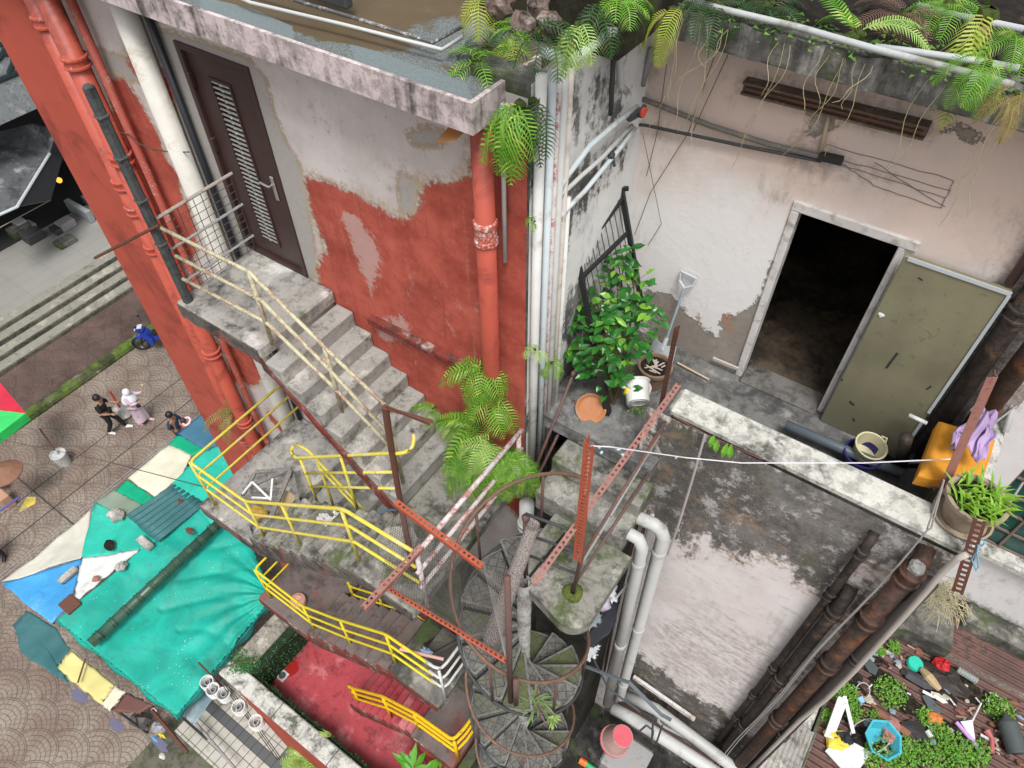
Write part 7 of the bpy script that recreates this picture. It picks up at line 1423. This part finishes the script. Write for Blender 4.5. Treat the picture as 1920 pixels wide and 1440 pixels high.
# tools and tubs in the alley
root = thing('red_tub', 'upturned pink red tub stacked on another beside the thick grey pipes', 'tub', tuple(at(1165, 1395, 'y', 2.9))); c = at(1168, 1380, 'y', 2.75); pkr = plain('pink_red_plastic', (.55, .10, .13), .45)
obj('tub_shell', MB().lathe(c, [(.0, .0), (.13, 0), (.175, -.26), (.185, -.26), (.185, -.30)], 22, (.25, .1, 1)), plain('dusty_pink_plastic', (.42, .27, .24), .6, dirt=(.3, .22, .2)), root); obj('tub_base', MB().lathe(c+Vector((0, 0, .002)), [(.0, .004), (.12, .004), (.128, -.01)], 20, (.25, .1, 1)), pkr, root); obj('tub_rim', MB().lathe(c, [(.178, -.27), (.192, -.27), (.192, -.29), (.178, -.29)], 22, (.25, .1, 1)), pkr, root)
B = MB().bbox(at(1180, 1435, 'y', 2.8)+Vector((-.35, -.2, -.3)), at(1180, 1435, 'y', 2.8)+Vector((.2, .3, .1)), .03); o = obj('grey_crate', B, greyp); tag(o, 'grey metal box under the red tub', 'box')
o = obj('orange_green_broom', MB().tube([at(1087, 1425, 'z', -11.6), at(1100, 1433, 'z', -11.6)], .05, 7), plain('orange_plastic', (.75, .17, .03), .5)); tag(o, 'orange plastic tool head on the alley floor', 'tool'); obj('green_end', MB().tube([at(1100, 1433, 'z', -11.6), at(1122, 1448, 'z', -11.6)], .04, 7), plain('green_plastic', (.02, .40, .12), .5), o)
for i, P in enumerate(([(1100, 1250), (1180, 1280), (1240, 1340), (1258, 1350)], [(1110, 1210), (1115, 1240), (1140, 1290), (1200, 1335), (1228, 1345)], [(1225, 1345), (1222, 1390), (1230, 1395), (1242, 1360)], [(1200, 1370), (1212, 1360), (1225, 1370), (1222, 1390)])):
    o = obj('black_hose', MB().tube([at(*p, 'y', 2.85) for p in P], .022 if i == 0 else .012, 6), plain('dark_blue_grey_hose_%d' % i, (.05, .06, .07) if i else (.12, .14, .16), .5)); tag(o, ('thick blue grey hose slung in front of the white drainpipes', 'thin grey hose hanging below the black cloth', 'black hose loop over the thick grey pipes', 'smaller black hose loop left of the other')[i], 'hose')
rg = random.Random(90)
for i in range(26):
    c = Vector((rg.uniform(-.7, .9), rg.uniform(1.2, 3.0), -11.69)); s_ = rg.uniform(.05, .16); B = MB().blob(c, (s_, s_*rg.uniform(.4, 1), s_*.4), 8, .35, i) if i % 3 else MB().bbox(c-Vector((s_, s_*.5, 0)), c+Vector((s_, s_*.5, s_*.5)), .01)
    o = obj('alley_rubble', B, (conc_dark, greyp, rustb, asphalt_dark)[i % 4]); tag(o, 'dark grey lump of rubble on the alley floor', 'rubble', 'rubble on the alley floor')
o = obj('mossy_pipe', MB().tube([at(1145, 1380, 'z', -11.5), at(1175, 1420, 'z', -11.5), at(1215, 1460, 'z', -11.5)], .10, 9), weather('green_moss_pipe', (.12, .15, .03), dark=(.03, .04, .01), amt=.5, scale=4)); tag(o, 'moss green fat pipe on the alley floor left of the tub', 'pipe')
# ---------------------------------------------------------------- rubbish on the lower roof
TR = lambda x, y, h=0: at(x, y, 'z', rz+.03+h)
def P_(c): return plain('c%02d%02d%02d' % tuple(int(99*q) for q in c), c, .6, .3, dirt=tuple(q*.4 for q in c), damt=.25)
def item(lb, B, c, cat='rubbish', name='rubbish', **k): o = obj(name, B, c if not isinstance(c, tuple) else P_(c), **k); return tag(o, lb, cat)
item('large white torn board standing on the brown roof', MB().add([TR(1572, 1305, .25), TR(1590, 1312, .22), TR(1562, 1385, .1), TR(1545, 1380, .1)], [(0, 1, 2, 3)]), (.60, .61, .62), 'board', 'white_board', thick=.02)
item('white crumpled sheet spread under the torn board', MB().prism([(q.x, q.y) for q in (TR(1555, 1400), TR(1600, 1395), TR(1632, 1412), TR(1612, 1440), TR(1600, 1470), TR(1545, 1410))], rz+.06, rz+.08), (.58, .59, .61), 'sheet', 'white_sheet')
item('narrow white board beside the torn one', MB().bar(TR(1583, 1305, .2), TR(1600, 1375, .05), .05, .02), (.66, .67, .70), 'board', 'white_board')
bs = thing('blue_basin', 'turquoise blue square basin holding weeds on the brown roof', 'basin', tuple(TR(1645, 1388))); B = MB(); c = TR(1645, 1388)
obj('basin_shell', MB().lathe(c, [(0, 0), (.17, 0), (.24, .16), (.26, .16), (.26, .175), (.23, .17), (.16, .015), (0, .015)], 7, (.2, -.1, 1)), P_((.05, .36, .45)), bs); B = MB(); weedball(B, c+Vector((.05, 0, .08)), .10, 60, random.Random(3), .025); obj('weed', B, weed_m, bs)
item('big pale wire hoop lying round the blue basin', MB().tube([TR(1632+38*math.cos(t), 1380+32*math.sin(t), .04) for t in np.linspace(0, 6.28, 25)[:-1]], .007, 5, closed=True), (.55, .57, .58), 'hoop', 'wire_hoop')
item('small wire hoop beside the round weed patch', MB().tube([TR(1618+13*math.cos(t), 1295+15*math.sin(t), .04) for t in np.linspace(0, 6.28, 19)[:-1]], .006, 5, closed=True), (.55, .50, .48), 'hoop', 'wire_hoop')
item('crumpled yellow bag under the white sheet', MB().blob(TR(1567, 1385, .06), (.16, .14, .08), 10, .3, 5), (.62, .50, .06), 'bag', 'yellow_bag'); item('black plastic bag next to the yellow one', MB().blob(TR(1580, 1385, .08), (.12, .10, .09), 10, .3, 6), (.02, .022, .025), 'bag', 'black_bag')
item('round teal green lid on the brown roof', MB().lathe(TR(1715, 1245), [(0, .05), (.10, .045), (.115, 0)], 18), (.03, .50, .36), 'lid', 'green_lid'); item('crumpled bright red cloth ball', MB().blob(TR(1766, 1245, .06), (.11, .11, .08), 11, .25, 8), (.42, .02, .025), 'cloth', 'red_cloth')  # the teal piece is a lid, turned as a shallow dome
item('black rag heap on the brown roof', MB().blob(TR(1770, 1270, .03), (.30, .20, .06), 12, .35, 9), (.035, .028, .025), 'rag', 'black_rag'); item('long tan twisted cloth', MB().tube([TR(1728, 1255, .07), TR(1740, 1268, .10), TR(1750, 1280, .08), TR(1762, 1293, .07)], [.04, .07, .065, .04], 9), (.38, .29, .16), 'cloth', 'tan_cloth')
item('dark grey umbrella cloth', MB().blob(TR(1722, 1275, .04), (.22, .09, .05), 11, .3, 11), (.05, .05, .06), 'cloth', 'grey_cloth'); item('flat dark slate board', MB().prism([(q.x, q.y) for q in (TR(1727, 1305), TR(1740, 1303), TR(1765, 1335), TR(1758, 1342), (TR(1740, 1330)))], rz+.04, rz+.055), (.075, .095, .105), 'board', 'slate_board')
item('white stick across the rubbish', MB().bar(TR(1730, 1296, .05), TR(1752, 1307, .05), .04, .01), (.7, .7, .7), 'stick', 'white_stick'); item('crushed white carton on the brown roof', MB().blob(TR(1760, 1308, .05), (.10, .06, .04), 7, .35, 14), (.6, .58, .52), 'carton', 'white_carton')
br = thing('plastic_broom', 'lilac and white plastic broom head with a white handle stub on the brown roof', 'broom', tuple(TR(1810, 1370)))
obj('broom_handle', MB().tube([TR(1840, 1318, .06), TR(1823, 1352, .06)], .012, 6), pvcw, br); obj('bristle_block', MB().add([TR(1823, 1350, .06), TR(1800, 1353, .05), TR(1830, 1398, .03), TR(1826, 1372, .05)], [(0, 1, 2, 3)]), P_((.62, .58, .66)), br, thick=.02); obj('lilac_edge', MB().tube([TR(1793, 1354, .05), TR(1833, 1400, .04)], .028, 7), P_((.52, .30, .62)), br)
item('large clear ribbed water bottle at the right edge', MB().lathe(TR(1897, 1378, .12)+Vector((0, 0, 0)), [(0, -.22), (.13, -.22)]+[(.12+.008*(i % 2), -.2+.03*i) for i in range(13)]+[(.04, .22), (.035, .27), (0, .27)], 18, (-.5, .8, .1)), (.07, .085, .085), 'bottle', 'water_bottle', smooth=True)
item('clear plastic pipe of bottles behind the red cloth', MB().tube([TR(1795, 1255, .06)+(TR(1832, 1277, .06)-TR(1795, 1255, .06))*(i/16) for i in range(17)], [.045+.01*(i % 2) for i in range(17)], 8), (.26, .30, .28), 'bottle', 'clear_bottle')
item('orange shell shaped scrap', MB().blob(TR(1753, 1347, .04), (.11, .09, .05), 9, .2, 17), (.55, .18, .05), 'scrap', 'orange_scrap'); item('pinkish brown crumpled cloth', MB().blob(TR(1668, 1368, .05), (.14, .16, .06), 10, .35, 18), (.33, .15, .13), 'cloth', 'pink_cloth'); item('long brown splintered wood piece', MB().bar(TR(1645, 1335, .05), TR(1705, 1378, .05), .09, .03), (.22, .10, .06), 'wood', 'wood_piece')
item('red pink rag by the water bottle', MB().tube([TR(1850, 1370, .04), TR(1860, 1385, .04), TR(1860, 1412, .03)], [.05, .03, .03], 7), (.42, .12, .12), 'rag', 'red_rag'); item('white tile by the lilac broom', MB().bbox(TR(1838, 1375, 0), TR(1846, 1388, .02)+Vector((.08, .03, 0)), .005), (.55, .56, .54), 'tile', 'white_tile')
item('black square tray with a white cup', MB().blob(TR(1722, 1375, .03), (.20, .13, .03), 8, .2, 21), (.03, .03, .03), 'tray', 'black_tray'); item('small clear cup on the black tray', MB().tube([TR(1738, 1370, .06), TR(1746, 1382, .06)], .035, 8), (.5, .54, .53), 'cup', 'clear_cup'); item('light blue plastic cup between the weeds', MB().tube([TR(1612, 1308, .05), TR(1618, 1318, .05)], [.05, .035], 9), (.25, .45, .6), 'cup', 'blue_cup')
item('dark flat sheet at the upper left of the roof', MB().prism([(q.x, q.y) for q in (TR(1612, 1238), TR(1622, 1228), TR(1645, 1255), TR(1640, 1268), TR(1628, 1262))], rz+.05, rz+.07), (.06, .075, .08), 'sheet', 'dark_sheet')
rg = random.Random(101); cols = [(.55, .55, .54), (.40, .37, .30), (.05, .045, .04), (.22, .09, .06), (.03, .03, .03), (.2, .27, .36), (.36, .22, .16), (.09, .07, .05)]
for i in range(48):
    c = TR(rg.uniform(1580, 1905), rg.uniform(1225, 1440), -.01); s_ = rg.uniform(.08, .26)
    if 1.9 < c.x < 8 and 2 < c.y < 6.5: item('dark clod of wet soil and leaves on the brown corrugated roof', MB().blob(c, (s_, s_*rg.uniform(.3, .8), .025), 13, .35, i), soil, 'soil', 'soil_clod')['group'] = 'soil clods on the brown roof'
for i in range(230):
    c = TR(rg.uniform(1575, 1915), rg.uniform(1215, 1438), .01)
    if not (1.8 < c.x < 8 and 2 < c.y < 6.6): continue
    s_ = rg.uniform(.018, .06); B = MB().blob(c, (s_*rg.uniform(.5, 1.6), s_*rg.uniform(.4, 1), s_*.4), 7, .4, i) if i % 2 else MB().bar(c, c+Vector((rg.uniform(-.14, .14), rg.uniform(-.1, .1), .01)), s_*.5, .008)
    item('little scrap of rubbish lying on the brown corrugated roof', B, cols[i % 8], 'litter', 'litter')['group'] = 'litter on the brown roof'
weed2 = leafy('bright_weed', (.07, .24, .02), (.22, .46, .05), (.30, .46, .08))
weeds = ((1590, 1300, .16, 'left'), (1598, 1335, .16, 'lower left'), (1668, 1300, .26, 'round middle'), (1640, 1345, .10, 'thin'), (1676, 1215, .10, 'upper'), (1650, 1222, .07, 'upper left'), (1735, 1345, .14, 'bright small'), (1760, 1370, .16, 'bright'), (1785, 1400, .22, 'big lower'), (1830, 1410, .20, 'big right'), (1740, 1415, .22, 'big bottom'), (1700, 1405, .18, 'bottom'), (1645, 1425, .24, 'bottom left'), (1690, 1435, .22, 'bottom centre'), (1800, 1438, .26, 'bottom right'), (1870, 1330, .22, 'shaded right'), (1552, 1345, .10, 'edge'), (1560, 1300, .08, 'upper edge'))
for i, (x, y, r_, lb) in enumerate(weeds):
    c = TR(x, y, .0); root = thing('roof_weed', f'{lb} clump of green weeds growing in rubbish on the brown roof', 'weed', tuple(c), 'weed clumps on the brown roof'); B = MB(); weedball(B, c, r_*.92, int(950*r_+60), random.Random(200+i), .042); obj('foliage', B, weed2, root)
    obj('moss_mat', MB().blob(c, (r_*.8, r_*.7, .012), 12, .25, i), weather('black_moss_mat', (.06, .05, .035), dark=(.02, .018, .012), amt=.5, scale=8), root)
o = obj('grey_corrugated_sheet', MB().sheet(lambda u, v: (1.22+.55*u, 2.6+2.0*v, rz+.12-.1*u+.012*math.sin(u*2*math.pi*9)), 80, 4), conc, smooth=True); tag(o, 'grey mossy corrugated sheet at the bottom edge between the rusty stacks and the brown roof', 'roof sheet')
o = obj('pale_low_wall', MB().bbox((1.2, 4.5, -13), (1.7, 6.2, rz-.02), .02), cap_white); tag(o, 'pale stained wall piece between the rusty stacks and the brown roof', 'wall')
bpy.context.view_layer.update()
